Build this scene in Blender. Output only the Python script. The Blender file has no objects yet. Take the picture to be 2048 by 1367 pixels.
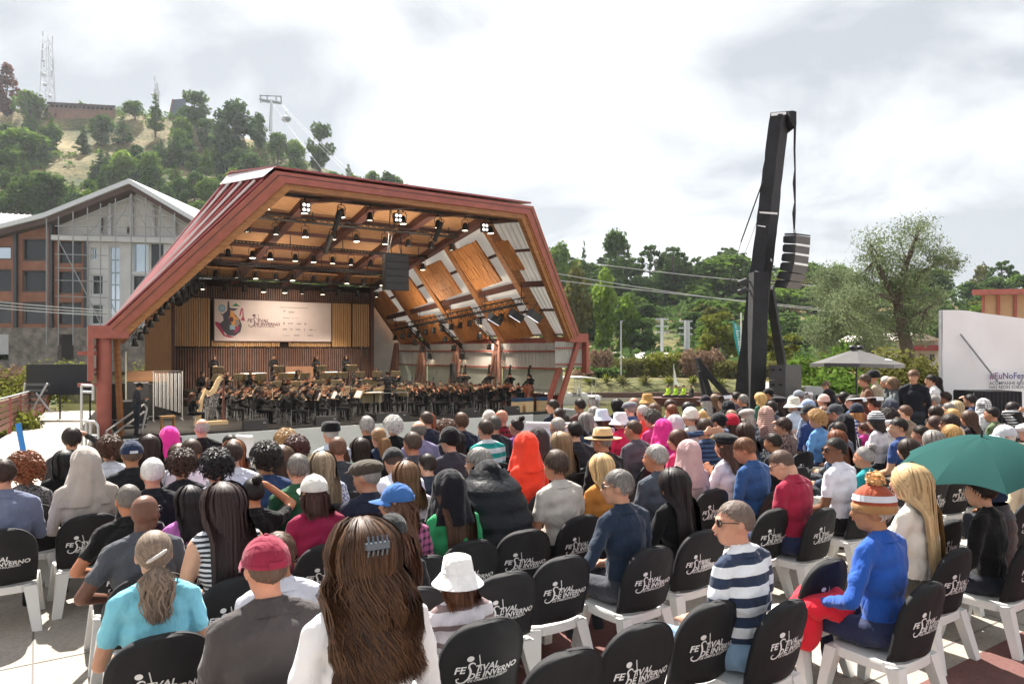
import bpy, bmesh, math, random
import numpy as np
from mathutils import Vector, Matrix, Quaternion, noise as mnoise

random.seed(7); np.random.seed(7)
SC = bpy.context.scene
COL = SC.collection
R = math.radians

# ------------------------------------------------------------------ camera
F, EYE, YH = 1422.0, 2.1, 700.0            # focal length in px (2048 px wide), eye height in m, horizon row
cam_data = bpy.data.cameras.new('camera')
cam_data.sensor_width = 36.0
cam_data.lens = 36.0 * F / 2048.0
cam_data.shift_y = (YH - 683.5) / 2048.0
cam_data.clip_start = 0.1
cam_data.clip_end = 3000
cam_data.dof.use_dof = True
cam_data.dof.focus_distance = 14.0
cam_data.dof.aperture_fstop = 9.0
cam = bpy.data.objects.new('camera', cam_data)
cam.location = (0, 0, EYE)
cam.rotation_euler = (R(90), 0, 0)
COL.objects.link(cam)
SC.camera = cam

# ------------------------------------------------------------------ sky and sun
SUN_AZ, SUN_EL = R(-25), R(51)             # azimuth from +Y towards +X
world = bpy.data.worlds.new('World')
SC.world = world
world.use_nodes = True
nt = world.node_tree
nt.nodes.clear()
def _n(t, **kw):
 n = nt.nodes.new(t)
 for k, v in kw.items(): setattr(n, k, v)
 return n
wo = _n('ShaderNodeOutputWorld'); bg = _n('ShaderNodeBackground')
sky = _n('ShaderNodeTexSky', sky_type='NISHITA', sun_disc=False)
sky.sun_elevation = SUN_EL; sky.sun_rotation = SUN_AZ % (2 * math.pi)
sky.air_density = 1.0; sky.dust_density = 1.5
tc = _n('ShaderNodeTexCoord'); sep = _n('ShaderNodeSeparateXYZ')
nt.links.new(tc.outputs['Generated'], sep.inputs[0])
zz = _n('ShaderNodeMath', operation='MAXIMUM'); zz.inputs[1].default_value = 0.0
nt.links.new(sep.outputs['Z'], zz.inputs[0])
za = _n('ShaderNodeMath', operation='ADD'); za.inputs[1].default_value = 0.30
nt.links.new(zz.outputs[0], za.inputs[0])
dx = _n('ShaderNodeMath', operation='DIVIDE'); dy = _n('ShaderNodeMath', operation='DIVIDE')
nt.links.new(sep.outputs['X'], dx.inputs[0]); nt.links.new(za.outputs[0], dx.inputs[1])
nt.links.new(sep.outputs['Y'], dy.inputs[0]); nt.links.new(za.outputs[0], dy.inputs[1])
comb = _n('ShaderNodeCombineXYZ')
nt.links.new(dx.outputs[0], comb.inputs[0]); nt.links.new(dy.outputs[0], comb.inputs[1])
comb.inputs[2].default_value = 8.8
cn = _n('ShaderNodeTexNoise'); cn.inputs['Scale'].default_value = 1.7; cn.inputs['Detail'].default_value = 9
cn.inputs['Roughness'].default_value = 0.50; cn.inputs['Distortion'].default_value = 0.35
nt.links.new(comb.outputs[0], cn.inputs['Vector'])
cr = _n('ShaderNodeValToRGB')
els = cr.color_ramp.elements
els[0].position = 0.41; els[0].color = (0.53, 0.56, 0.59, 1)
els[1].position = 0.575; els[1].color = (0.96, 0.965, 0.97, 1)
e = els.new(0.49); e.color = (0.76, 0.785, 0.81, 1)
nt.links.new(cn.outputs['Fac'], cr.inputs['Fac'])
bl = _n('ShaderNodeMix', data_type='RGBA'); bl.inputs[0].default_value = 0.92
skys = _n('ShaderNodeMix', data_type='RGBA', blend_type='MULTIPLY'); skys.inputs[0].default_value = 1.0
skys.inputs[7].default_value = (0.11, 0.11, 0.11, 1)
nt.links.new(sky.outputs[0], skys.inputs[6])
nt.links.new(skys.outputs[2], bl.inputs[6]); nt.links.new(cr.outputs[0], bl.inputs[7])
nt.links.new(bl.outputs[2], bg.inputs['Color']); bg.inputs['Strength'].default_value = 0.42
nt.links.new(bg.outputs[0], wo.inputs[0])

sun_data = bpy.data.lights.new('sun', 'SUN')
sun_data.energy = 5.0; sun_data.angle = R(0.6); sun_data.color = (1.0, 0.95, 0.87)
sun = bpy.data.objects.new('sun', sun_data)
sd = Vector((math.sin(SUN_AZ) * math.cos(SUN_EL), math.cos(SUN_AZ) * math.cos(SUN_EL), math.sin(SUN_EL)))
sun.rotation_euler = (-sd).to_track_quat('-Z', 'Y').to_euler()
COL.objects.link(sun)

SC.view_settings.view_transform = 'Standard'
SC.view_settings.look = 'None'
SC.view_settings.exposure = 1.5
SC.view_settings.gamma = 1.0
SC.view_settings.use_curve_mapping = False
SC.render.engine = 'CYCLES'
SC.cycles.use_denoising = True
SC.cycles.max_bounces = 5
SC.cycles.diffuse_bounces = 2
SC.cycles.glossy_bounces = 2
SC.cycles.transmission_bounces = 3
SC.cycles.transparent_max_bounces = 5
SC.cycles.volume_bounces = 0
SC.cycles.caustics_reflective = False
SC.cycles.caustics_refractive = False
SC.cycles.sample_clamp_indirect = 6.0

# ------------------------------------------------------------------ coordinates
def W(x, y, Z):
 """point at depth Z metres that the photograph shows at pixel (x, y)"""
 return Vector(((x - 1024) * Z / F, Z, EYE - (y - YH) * Z / F))
# the stage's own axes: t along its front edge, q towards its back, h up (from the audience floor)
SO = Vector((-10.4, 24.4, 0)); SU = Vector((0.832, 0.555, 0)); SV = Vector((-0.555, 0.832, 0))
STAGE_ANG = math.atan2(SU.y, SU.x)
FLOOR_H = -0.8
def S(t, q, h): return SO + SU * t + SV * q + Vector((0, 0, h + EYE - 2.0))
WATER_Z = -1.75

# ------------------------------------------------------------------ materials
MATS = {}
def _pr(m):
 m.use_nodes = True
 return m.node_tree, m.node_tree.nodes['Principled BSDF']
def mat(name, col, rough=0.6, spec=0.5, metal=0.0, var=0.0, vscale=6.0, bump=0.0, bscale=40.0, coat=0.0, stretch=None, objrand=0.0, coord='Object'):
 """plain procedural surface: colour with noise variation and a fine bump"""
 if name in MATS: return MATS[name]
 m = bpy.data.materials.new(name); MATS[name] = m
 t, p = _pr(m); L = t.links.new
 c4 = (*col, 1)
 p.inputs['Base Color'].default_value = c4
 p.inputs['Roughness'].default_value = rough
 p.inputs['Metallic'].default_value = metal
 p.inputs['Specular IOR Level'].default_value = spec
 p.inputs['Coat Weight'].default_value = coat
 m.diffuse_color = c4
 if var or bump:
  tcn = t.nodes.new('ShaderNodeTexCoord'); mp = t.nodes.new('ShaderNodeMapping')
  L(tcn.outputs[coord], mp.inputs[0])
  if stretch: mp.inputs['Scale'].default_value = stretch
 last = None
 if var:
  n = t.nodes.new('ShaderNodeTexNoise'); n.inputs['Scale'].default_value = vscale; n.inputs['Detail'].default_value = 5
  L(mp.outputs[0], n.inputs['Vector'])
  r = t.nodes.new('ShaderNodeMapRange'); r.inputs[1].default_value = 0.3; r.inputs[2].default_value = 0.7
  r.inputs[3].default_value = 1 - var; r.inputs[4].default_value = 1 + var
  L(n.outputs['Fac'], r.inputs[0])
  h = t.nodes.new('ShaderNodeVectorMath'); h.operation = 'SCALE'; h.inputs[0].default_value = col
  L(r.outputs[0], h.inputs['Scale']); last = h.outputs[0]
 if objrand:
  oi = t.nodes.new('ShaderNodeObjectInfo')
  r = t.nodes.new('ShaderNodeMapRange'); r.inputs[3].default_value = 1 - objrand; r.inputs[4].default_value = 1 + objrand
  L(oi.outputs['Random'], r.inputs[0])
  h = t.nodes.new('ShaderNodeVectorMath'); h.operation = 'SCALE'; h.inputs[0].default_value = col
  if last: L(last, h.inputs[0])
  L(r.outputs[0], h.inputs['Scale']); last = h.outputs[0]
 if last: L(last, p.inputs['Base Color'])
 if bump:
  n2 = t.nodes.new('ShaderNodeTexNoise'); n2.inputs['Scale'].default_value = bscale; n2.inputs['Detail'].default_value = 4
  L(mp.outputs[0], n2.inputs['Vector'])
  b = t.nodes.new('ShaderNodeBump'); b.inputs['Strength'].default_value = bump; b.inputs['Distance'].default_value = 0.02
  L(n2.outputs['Fac'], b.inputs['Height']); L(b.outputs[0], p.inputs['Normal'])
 return m
def emit(name, col, s):
 if name in MATS: return MATS[name]
 m = bpy.data.materials.new(name); MATS[name] = m
 t, p = _pr(m)
 p.inputs['Base Color'].default_value = (*col, 1)
 p.inputs['Emission Color'].default_value = (*col, 1); p.inputs['Emission Strength'].default_value = s
 return m
def wood(name, c1, c2, scale=(1, 1, 14), rough=0.55, objrand=0.25, coord='Object', wscale=3.0):
 """streaky timber; grain runs across the axis with the largest scale"""
 if name in MATS: return MATS[name]
 m = bpy.data.materials.new(name); MATS[name] = m
 t, p = _pr(m); L = t.links.new
 tcn = t.nodes.new('ShaderNodeTexCoord'); mp = t.nodes.new('ShaderNodeMapping'); mp.inputs['Scale'].default_value = scale
 L(tcn.outputs[coord], mp.inputs[0])
 n = t.nodes.new('ShaderNodeTexNoise'); n.inputs['Scale'].default_value = wscale; n.inputs['Detail'].default_value = 6; n.inputs['Roughness'].default_value = .65
 L(mp.outputs[0], n.inputs['Vector'])
 r = t.nodes.new('ShaderNodeValToRGB'); r.color_ramp.elements[0].position = .32; r.color_ramp.elements[1].position = .68
 r.color_ramp.elements[0].color = (*c1, 1); r.color_ramp.elements[1].color = (*c2, 1)
 L(n.outputs['Fac'], r.inputs[0])
 oi = t.nodes.new('ShaderNodeObjectInfo')
 mr = t.nodes.new('ShaderNodeMapRange'); mr.inputs[3].default_value = 1 - objrand; mr.inputs[4].default_value = 1 + objrand
 L(oi.outputs['Random'], mr.inputs[0])
 h = t.nodes.new('ShaderNodeVectorMath'); h.operation = 'SCALE'
 L(r.outputs[0], h.inputs[0]); L(mr.outputs[0], h.inputs['Scale'])
 L(h.outputs[0], p.inputs['Base Color']); p.inputs['Roughness'].default_value = rough
 b = t.nodes.new('ShaderNodeBump'); b.inputs['Strength'].default_value = .25; b.inputs['Distance'].default_value = .01
 L(n.outputs['Fac'], b.inputs['Height']); L(b.outputs[0], p.inputs['Normal'])
 return m
def leafmat(name, c1, c2, trans=0.38):
 """foliage: per-leaf tint attribute, some light passing through"""
 if name in MATS: return MATS[name]
 m = bpy.data.materials.new(name); MATS[name] = m
 m.use_nodes = True; t = m.node_tree; t.nodes.clear(); L = t.links.new
 o = t.nodes.new('ShaderNodeOutputMaterial'); d = t.nodes.new('ShaderNodeBsdfDiffuse'); tr = t.nodes.new('ShaderNodeBsdfTranslucent')
 mx = t.nodes.new('ShaderNodeMixShader'); mx.inputs[0].default_value = trans
 a = t.nodes.new('ShaderNodeAttribute'); a.attribute_name = 'tint'
 oi = t.nodes.new('ShaderNodeObjectInfo')
 mr = t.nodes.new('ShaderNodeMapRange'); mr.inputs[3].default_value = -.22; mr.inputs[4].default_value = .22
 L(oi.outputs['Random'], mr.inputs[0])
 ad = t.nodes.new('ShaderNodeMath'); ad.operation = 'ADD'; ad.use_clamp = True
 L(a.outputs['Fac'], ad.inputs[0]); L(mr.outputs[0], ad.inputs[1])
 c = t.nodes.new('ShaderNodeMix'); c.data_type = 'RGBA'; c.inputs[6].default_value = (*c1, 1); c.inputs[7].default_value = (*c2, 1)
 L(ad.outputs[0], c.inputs[0])
 L(c.outputs[2], d.inputs[0]); L(c.outputs[2], tr.inputs[0])
 L(d.outputs[0], mx.inputs[1]); L(tr.outputs[0], mx.inputs[2]); L(mx.outputs[0], o.inputs[0])
 return m

# ------------------------------------------------------------------ mesh building
class MB:
 """collects faces with a material index each; build() links them as ONE mesh object"""
 def __init__(s): s.v = []; s.f = []; s.m = []; s.sm = []
 def add(s, vs, fs, m=0, smooth=False):
  k = len(s.v); s.v.extend([tuple(p) for p in vs])
  for f in fs: s.f.append([i + k for i in f]); s.m.append(m); s.sm.append(smooth)
 def hexa(s, p, m=0):
  """8 corners: bottom ring 0-3, top ring 4-7 (same order)"""
  s.add(p, [(3, 2, 1, 0), (4, 5, 6, 7), (0, 1, 5, 4), (1, 2, 6, 5), (2, 3, 7, 6), (3, 0, 4, 7)], m)
 def box(s, c, d, m=0, rz=0.0, M=None):
  cx, cy, cz = c; a, b, e = d[0] / 2, d[1] / 2, d[2] / 2
  P = [Vector(q) for q in ((-a, -b, -e), (a, -b, -e), (a, b, -e), (-a, b, -e), (-a, -b, e), (a, -b, e), (a, b, e), (-a, b, e))]
  if rz:
   ro = Matrix.Rotation(rz, 3, 'Z'); P = [ro @ q for q in P]
  P = [q + Vector((cx, cy, cz)) for q in P]
  if M: P = [M @ q for q in P]
  s.hexa(P, m)
 def tube(s, p0, p1, r0, r1=None, n=8, m=0, cap=True, smooth=True):
  p0 = Vector(p0); p1 = Vector(p1); r1 = r0 if r1 is None else r1
  d = p1 - p0
  if d.length < 1e-7: return
  z = d.normalized(); x = z.orthogonal().normalized(); y = z.cross(x)
  V = []
  for p, r in ((p0, r0), (p1, r1)):
   for i in range(n):
    a = 2 * math.pi * i / n; V.append(p + x * (r * math.cos(a)) + y * (r * math.sin(a)))
  s.add(V, [(i, (i + 1) % n, n + (i + 1) % n, n + i) for i in range(n)], m, smooth)
  if cap: s.add(V, [tuple(range(n - 1, -1, -1)), tuple(range(n, 2 * n))], m)
 def path(s, pts, r, n=6, m=0):
  rr = r if isinstance(r, (list, tuple)) else [r] * len(pts)
  for i in range(len(pts) - 1): s.tube(pts[i], pts[i + 1], rr[i], rr[i + 1], n, m)
 def beam(s, p0, p1, w, h, m=0, up=(0, 0, 1)):
  """rectangular bar from p0 to p1: w across, h along 'up'"""
  p0 = Vector(p0); p1 = Vector(p1); z = (p1 - p0).normalized(); up = Vector(up)
  x = z.cross(up)
  if x.length < 1e-5: x = z.orthogonal()
  x.normalize(); y = x.cross(z)
  P = []
  for p in (p0, p1):
   P += [p - x * w / 2 - y * h / 2, p + x * w / 2 - y * h / 2, p + x * w / 2 + y * h / 2, p - x * w / 2 + y * h / 2]
  s.hexa(P, m)
 def slab(s, pts, nrm, th, m=0):
  """polygon pts extruded by th along nrm"""
  n = len(pts); o = Vector(nrm) * th
  V = [Vector(p) for p in pts] + [Vector(p) + o for p in pts]
  s.add(V, [tuple(range(n - 1, -1, -1)), tuple(range(n, 2 * n))] + [(i, (i + 1) % n, n + (i + 1) % n, n + i) for i in range(n)], m)
 def lathe(s, prof, c=(0, 0, 0), n=20, m=0, sx=1.0, sy=1.0, M=None):
  V = []; F_ = []
  for r, z in prof:
   for i in range(n):
    a = 2 * math.pi * i / n; q = Vector((r * sx * math.cos(a), r * sy * math.sin(a), z)) + Vector(c)
    V.append(M @ q if M else q)
  for j in range(len(prof) - 1):
   for i in range(n): F_.append((j * n + i, j * n + (i + 1) % n, (j + 1) * n + (i + 1) % n, (j + 1) * n + i))
  s.add(V, F_, m, True)
 def ell(s, c, r, m=0, n=12, k=8, M=None):
  V = []; F_ = []
  for j in range(k + 1):
   b = math.pi * j / k
   for i in range(n):
    a = 2 * math.pi * i / n
    q = Vector((r[0] * math.sin(b) * math.cos(a), r[1] * math.sin(b) * math.sin(a), r[2] * math.cos(b)))
    if M: q = M @ q
    V.append(q + Vector(c))
  for j in range(k):
   for i in range(n): F_.append((j * n + i, (j + 1) * n + i, (j + 1) * n + (i + 1) % n, j * n + (i + 1) % n))
  s.add(V, F_, m, True)
 def mesh(s, name, mats):
  me = bpy.data.meshes.new(name)
  me.from_pydata(s.v, [], s.f)
  for mm in (mats if isinstance(mats, (list, tuple)) else [mats]): me.materials.append(mm)
  me.polygons.foreach_set('material_index', s.m)
  me.polygons.foreach_set('use_smooth', s.sm)
  me.update()
  return me
 def build(s, name, mats, parent=None, **tags):
  return obj(name, s.mesh(name, mats), parent, **tags)
def tag(o, label=None, cat=None, group=None, kind=None):
 if label: o['label'] = label
 if cat: o['category'] = cat
 if group: o['group'] = group
 if kind: o['kind'] = kind
 return o
def obj(name, data, parent=None, label=None, cat=None, group=None, kind=None):
 o = bpy.data.objects.new(name, data); COL.objects.link(o)
 if parent is not None: o.parent = parent
 return tag(o, label, cat, group, kind)
def thing(name, label, cat, loc=(0, 0, 0), rz=0.0, group=None, sc=1.0):
 o = obj(name, None, None, label, cat, group)
 o.empty_display_size = .2; o.location = loc; o.rotation_euler = (0, 0, rz); o.scale = (sc, sc, sc)
 return o
def copy_tree(o, parent=None):
 c = o.copy(); COL.objects.link(c)
 if parent is not None: c.parent = parent
 for ch in list(o.children): copy_tree(ch, c)
 return c
def local(parent_loc, rz):
 """matrix that takes world points into a thing placed at parent_loc, turned by rz"""
 return (Matrix.Translation(Vector(parent_loc)) @ Matrix.Rotation(rz, 4, 'Z')).inverted()
TMP = bpy.data.scenes.new('scratch')           # small scene in which modifiers and text are turned into meshes
def baked(o):
 TMP.collection.objects.link(o); vl = TMP.view_layers[0]; vl.update()
 me = bpy.data.meshes.new_from_object(o.evaluated_get(vl.depsgraph)); bpy.data.objects.remove(o)
 return me
def text_mesh(s, size, font_shear=0.0, ext=0.0, align='LEFT', bold=0.0, res=2, name='lettering'):
 cu = bpy.data.curves.new('tmp_text', 'FONT'); cu.body = s; cu.size = size; cu.shear = font_shear; cu.extrude = ext
 cu.align_x = align; cu.offset = bold; cu.resolution_u = res
 me = baked(bpy.data.objects.new('tmp_text', cu)); bpy.data.curves.remove(cu)
 me.name = name
 return me
def text_geo(*a, **k):
 me = text_mesh(*a, **k)
 v = [tuple(p.co) for p in me.vertices]; f = [tuple(p.vertices) for p in me.polygons]
 bpy.data.meshes.remove(me)
 return v, f

# shared materials
M_red = mat('red_steel_paint', (0.36, 0.10, 0.075), .45, var=.16, vscale=3, bump=.05, bscale=20)
M_redroof = mat('red_roof_sheet', (0.34, 0.075, 0.075), .38, var=.12, vscale=2)
M_pale = mat('pale_flashing_glint', (0.62, 0.58, 0.58), .4, var=.06)  # for the ridge flashing and the painted roof reflections
M_black = mat('black_metal', (0.014, 0.014, 0.016), .5, var=.2, vscale=8)
M_blackcloth = mat('black_cloth', (0.017, 0.017, 0.021), .85, var=.25, vscale=5, bump=.25, bscale=14)
M_stagefloor = mat('stage_floor_black', (0.014, 0.0135, 0.015), .6, var=.3, vscale=2)
M_white = mat('white_paint', (0.90, 0.91, 0.93), .5, var=.05, vscale=1.5)
M_plastic = mat('white_plastic', (0.78, 0.77, 0.74), .38, var=.05, vscale=4)
M_alu = mat('galvanised_tube', (0.55, 0.56, 0.58), .35, metal=.7, var=.1)
M_grey = mat('grey_metal', (0.30, 0.31, 0.32), .5, var=.1)
M_conc = mat('concrete', (0.50, 0.45, 0.40), .85, var=.10, vscale=.9, bump=.12, bscale=60)
# ================================================================== the concert shell
M_glulam = wood('glulam_beam', (0.30, 0.115, 0.045), (0.52, 0.24, 0.09), (.8, .8, 6), objrand=.12)
M_panel = wood('ceiling_ply', (0.30, 0.14, 0.065), (0.54, 0.30, 0.15), (1, 9, 1), objrand=.2, wscale=2.2)
M_osb = wood('strand_panel', (0.34, 0.105, 0.03), (0.76, 0.35, 0.11), (12, 1, 1), objrand=.22, wscale=2.0)
M_rafter = mat('maroon_rafter', (0.105, 0.042, 0.035), .55, var=.2, vscale=2)
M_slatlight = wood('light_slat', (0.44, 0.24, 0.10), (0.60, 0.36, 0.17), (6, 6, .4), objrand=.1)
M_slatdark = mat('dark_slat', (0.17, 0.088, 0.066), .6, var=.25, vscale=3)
M_wallback = mat('wall_backing', (0.018, 0.012, 0.011), .9)
M_board = wood('pale_board', (0.42, 0.25, 0.13), (0.52, 0.33, 0.18), (4, 4, .5), objrand=.05)
def sheetmat(name, col, tr):
 m = bpy.data.materials.new(name); MATS[name] = m; m.use_nodes = True; t = m.node_tree; t.nodes.clear(); L = t.links.new
 o = t.nodes.new('ShaderNodeOutputMaterial'); d = t.nodes.new('ShaderNodeBsdfDiffuse'); x = t.nodes.new('ShaderNodeBsdfTranslucent'); mx = t.nodes.new('ShaderNodeMixShader')
 tcn = t.nodes.new('ShaderNodeTexCoord'); n = t.nodes.new('ShaderNodeTexNoise'); n.inputs['Scale'].default_value = 1.3
 L(tcn.outputs['Object'], n.inputs['Vector'])
 r = t.nodes.new('ShaderNodeMapRange'); r.inputs[3].default_value = .82; r.inputs[4].default_value = 1.12; L(n.outputs['Fac'], r.inputs[0])
 h = t.nodes.new('ShaderNodeVectorMath'); h.operation = 'SCALE'; h.inputs[0].default_value = col; L(r.outputs[0], h.inputs['Scale'])
 L(h.outputs[0], d.inputs[0]); L(h.outputs[0], x.inputs[0]); mx.inputs[0].default_value = tr
 L(d.outputs[0], mx.inputs[1]); L(x.outputs[0], mx.inputs[2]); L(mx.outputs[0], o.inputs[0])
 return m
M_sheet = sheetmat('translucent_sheet', (0.60, 0.585, 0.57), .12)
M_skylight = sheetmat('skylight_sheet', (0.78, 0.70, 0.50), .7)
M_frost = sheetmat('frosted_glass', (0.62, 0.63, 0.58), .55)

def lerp(a, b, k): return a + (b - a) * k
def pw(x, pts):
 if x <= pts[0][0]: return pts[0][1]
 for (x0, y0), (x1, y1) in zip(pts, pts[1:]):
  if x <= x1: return lerp(y0, y1, (x - x0) / (x1 - x0))
 return pts[-1][1]
def h_top(q): return pw(q, [(-2.8, 7.42), (1.2, 8.0), (14.5, 5.75), (16, 5.6)])
def t_top(side, q): return pw(q, [(-2.8, 11.26), (1.2, 11.8), (16, 11.8)]) if side > 0 else pw(q, [(-2.8, 1.73), (1.2, 1.2), (16, 1.2)])
H_EAVE = 2.45
def t_eave(side, q): return pw(q, [(0, 15.95), (15.5, 14.2)]) if side > 0 else pw(q, [(0, -2.8), (15.5, -1.3)])
def lean(q): return pw(q, [(0, -2.8), (1.5, 0)])
def slope(side, q, a, off=0.0):
 """point on a side slope: a = 0 eave, 1 ceiling joint; off = outwards"""
 ql = q + lean(q) * a
 t = lerp(t_eave(side, q), t_top(side, ql), a); h = lerp(H_EAVE, h_top(ql), a)
 return S(t + side * off * .75, ql, h + off * .66)
C0 = S(6.5, 0, FLOOR_H)
shell = thing('concert_stage_shell', 'open concert stage under a folded red roof with wooden ceiling, full of musicians', 'stage')

# deck and white fascia
m = MB()
m.slab([S(-2.6, 0, -1.05), S(15.5, 0, -1.05), S(15.2, 16.5, -1.05), S(-2.2, 16.5, -1.05)], (0, 0, 1), 0.25)
m.build('stage_deck', M_stagefloor, shell)
m = MB(); m.slab([S(-2.6, -.06, -1.9), S(13.6, -.06, -1.9), S(13.6, -.06, -.87), S(-2.6, -.06, -.87)], SV, .055); m.build('stage_fascia', M_white, shell)
m = MB(); m.slab([S(13.6, -.05, -1.9), S(16.2, -.05, -1.9), S(16.2, -.05, -.9), S(13.6, -.05, -.9)], SV, .05); m.slab([S(15.5, -.05, -.9), S(16.3, -.05, -.9), S(16.3, 16, -.9), S(15.5, 16, -.9)], (0, 0, 1), .1)
m.build('side_deck', mat('grey_deck', (.34, .34, .35), .7, var=.1), shell)
for (a, b, q0, hh) in ((0.2, 13.4, 6.9, .22), (0.8, 12.9, 9.2, .5), (1.2, 12.2, 11.5, .8)):
 m = MB(); m.slab([S(a, q0, -.8), S(b, q0, -.8), S(b, 13.9, -.8), S(a, 13.9, -.8)], (0, 0, 1), hh); m.build('riser', M_stagefloor, shell)

# roof: outer red sheets on the side that shows, translucent sheet on the far side, dark top
stq = [0, 1.5, 5, 8.5, 12, 15.5]
m = MB()
for a, b in zip(stq, stq[1:]):
 m.add([slope(-1, a, 0, .4), slope(-1, b, 0, .4), slope(-1, b, 1, .4), slope(-1, a, 1, .4)], [(0, 1, 2, 3)])
m.build('roof_sheet', M_redroof, shell)
for k in range(11):
 q = .05 + k * .44
 rib = MB(); rib.beam(slope(-1, q, 0.0, .42), slope(-1, q, .955, .42), .10, .05, up=(-.6, 0, .7)); rib.build('roof_rib', M_redroof if k % 1 == 0 else M_pale, shell)
 st = MB(); q2 = q + .22; st.beam(slope(-1, q2, 0.0, .42), slope(-1, q2, .95, .42), .19, .075, up=(-.6, 0, .7)); st.build('roof_glint', M_pale, shell)  # pale strips paint in the sun's white reflections on the ribbed sheet
m = MB()
for a, b in zip([0, 1.5, 5], [1.5, 5, 8.5]):
 P = [slope(-1, a, .955, .52), slope(-1, b, .955, .52), slope(-1, b, 1.03, .52), slope(-1, a, 1.03, .52)]
 m.add(P, [(0, 1, 2, 3)])
m.build('ridge_flashing', M_pale, shell)
m = MB()
for qa, qb in ((-2.8, 1.2), (1.2, 10.6), (12.0, 15.5)):
 m.slab([S(t_top(-1, qa) - .3, qa, h_top(qa) + .45), S(t_top(1, qa) + .3, qa, h_top(qa) + .45), S(t_top(1, qb) + .3, qb, h_top(qb) + .45), S(t_top(-1, qb) - .3, qb, h_top(qb) + .45)], (0, 0, 1), .06)
m.build('roof_top', M_redroof, shell)
m = MB(); m.slab([S(1.2, 10.6, h_top(10.6) + .4), S(11.8, 10.6, h_top(10.6) + .4), S(11.8, 12, h_top(12) + .4), S(1.2, 12, h_top(12) + .4)], (0, 0, 1), .02); m.build('skylight', M_skylight, shell)
# corrugated translucent sheet of the far slope (real waves)
def wavy(side, off, a0, a1, q0, q1, nq=150):
 V = []; Fc = []
 for i in range(nq + 1):
  q = lerp(q0, q1, i / nq); w = off + (.03 if i % 2 else -.03)
  V += [slope(side, q, a0, w), slope(side, q, a1, w)]
 for i in range(nq): Fc.append((2 * i, 2 * i + 2, 2 * i + 3, 2 * i + 1))
 return V, Fc
m = MB(); m.add(*wavy(1, .38, 0, 1, 0, 15.5)); m.build('corrugated_sheet', M_sheet, shell)
m = MB(); m.slab([S(.9, 15.6, -.8), S(11.9, 15.6, -.8), S(11.9, 15.6, 5.9), S(.9, 15.6, 5.9)], SV, .08); m.build('rear_wall', M_wallback, shell)
m = MB(); m.slab([S(11.95, 15.6, -.8), S(14.4, 15.6, -.8), S(14.4, 15.6, 2.4), S(11.95, 15.6, 5.8)], SV, .02); m.build('rear_sheet', M_sheet, shell)

# front edge: red fascia outside, timber edge beam inside
FP = [slope(-1, 0, -.03, .38), slope(-1, 0, 1.0, .40) + Vector((0, 0, .05)), slope(1, 0, 1.0, .40) + Vector((0, 0, .05)), slope(1, 0, -.03, .38)]
FI = [slope(-1, 0, 0, .0), slope(-1, 0, 1.0, -.02), slope(1, 0, 1.0, -.02), slope(1, 0, 0, .0)]
def edge_band(P, Q, name, mt, d0, d1):
 """band between polylines P (outer) and Q (inner), d0..d1 deep along -SV"""
 for i in range(3):
  b = MB(); o0 = SV * d0; o1 = SV * d1
  b.hexa([P[i] + o0, P[i + 1] + o0, P[i + 1] + o1, P[i] + o1, Q[i] + o0, Q[i + 1] + o0, Q[i + 1] + o1, Q[i] + o1])
  b.build(name, mt, shell)
MID = [p * -.05 + q * 1.05 for p, q in zip(FP, FI)]
edge_band(FP, MID, 'front_fascia', M_red, -.16, .10)
MI2 = [p * -.62 + q * 1.62 for p, q in zip(FP, FI)]
edge_band(MID, MI2, 'edge_beam', M_glulam, -.06, .22)
# a thin lip line on the fascia
LIP = [p * .66 + q * .34 for p, q in zip(FP, FI)]; LIP2 = [p * .57 + q * .43 for p, q in zip(FP, FI)]
edge_band(LIP, LIP2, 'fascia_groove', M_rafter, -.175, -.14)
# eave canopies: a short flat box and a drop panel on either side
for sd_ in (-1, 1):
 te = t_eave(sd_, 0)
 b = MB()
 b.hexa([S(te - sd_ * .35, -.2, 2.38), S(te + sd_ * .75, -.2, 2.38), S(te + sd_ * .75, .25, 2.38), S(te - sd_ * .35, .25, 2.38),
   S(te - sd_ * .35, -.2, 2.78), S(te + sd_ * .75, -.2, 2.78), S(te + sd_ * .75, .25, 2.78), S(te - sd_ * .35, .25, 2.78)])
 b.build('eave_beam', M_red, shell)
 b = MB(); b.box((0, 0, 0), (.16, .42, 1.75 if sd_ < 0 else 1.45), M=Matrix.Translation(S(te + sd_ * .70, .0, 1.90 if sd_ < 0 else 1.93 - .27)) @ Matrix.Rotation(STAGE_ANG, 4, 'Z')); b.build('eave_drop', M_red, shell)
 b = MB()
 n = 90; V = []; Fc = []
 for i in range(n + 1):
  q = lerp(.25, 15.2, i / n); w = .03 if i % 2 else -.03
  tt = t_eave(sd_, q) + sd_ * (.70 + w)
  V += [S(tt, q, 1.2), S(tt, q, 2.6)]
 for i in range(n): Fc.append((2 * i, 2 * i + 2, 2 * i + 3, 2 * i + 1))
 b.add(V, Fc); b.build('drop_sheet', M_sheet, shell)
 for hh in (1.35, 2.1):
  b = MB(); b.beam(S(t_eave(sd_, .2) + sd_ * .62, .2, hh), S(t_eave(sd_, 15) + sd_ * .62, 15, hh), .06, .08); b.build('drop_rail', M_red, shell)
 b = MB(); b.add([S(te - sd_ * .2, .2, 2.79), S(te + sd_ * .8, .2, 2.79), S(t_eave(sd_, 15) + sd_ * .8, 15, 2.79), S(t_eave(sd_, 15) - sd_ * .2, 15, 2.79)], [(0, 1, 2, 3)]); b.build('eave_cover', M_redroof, shell)
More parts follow.
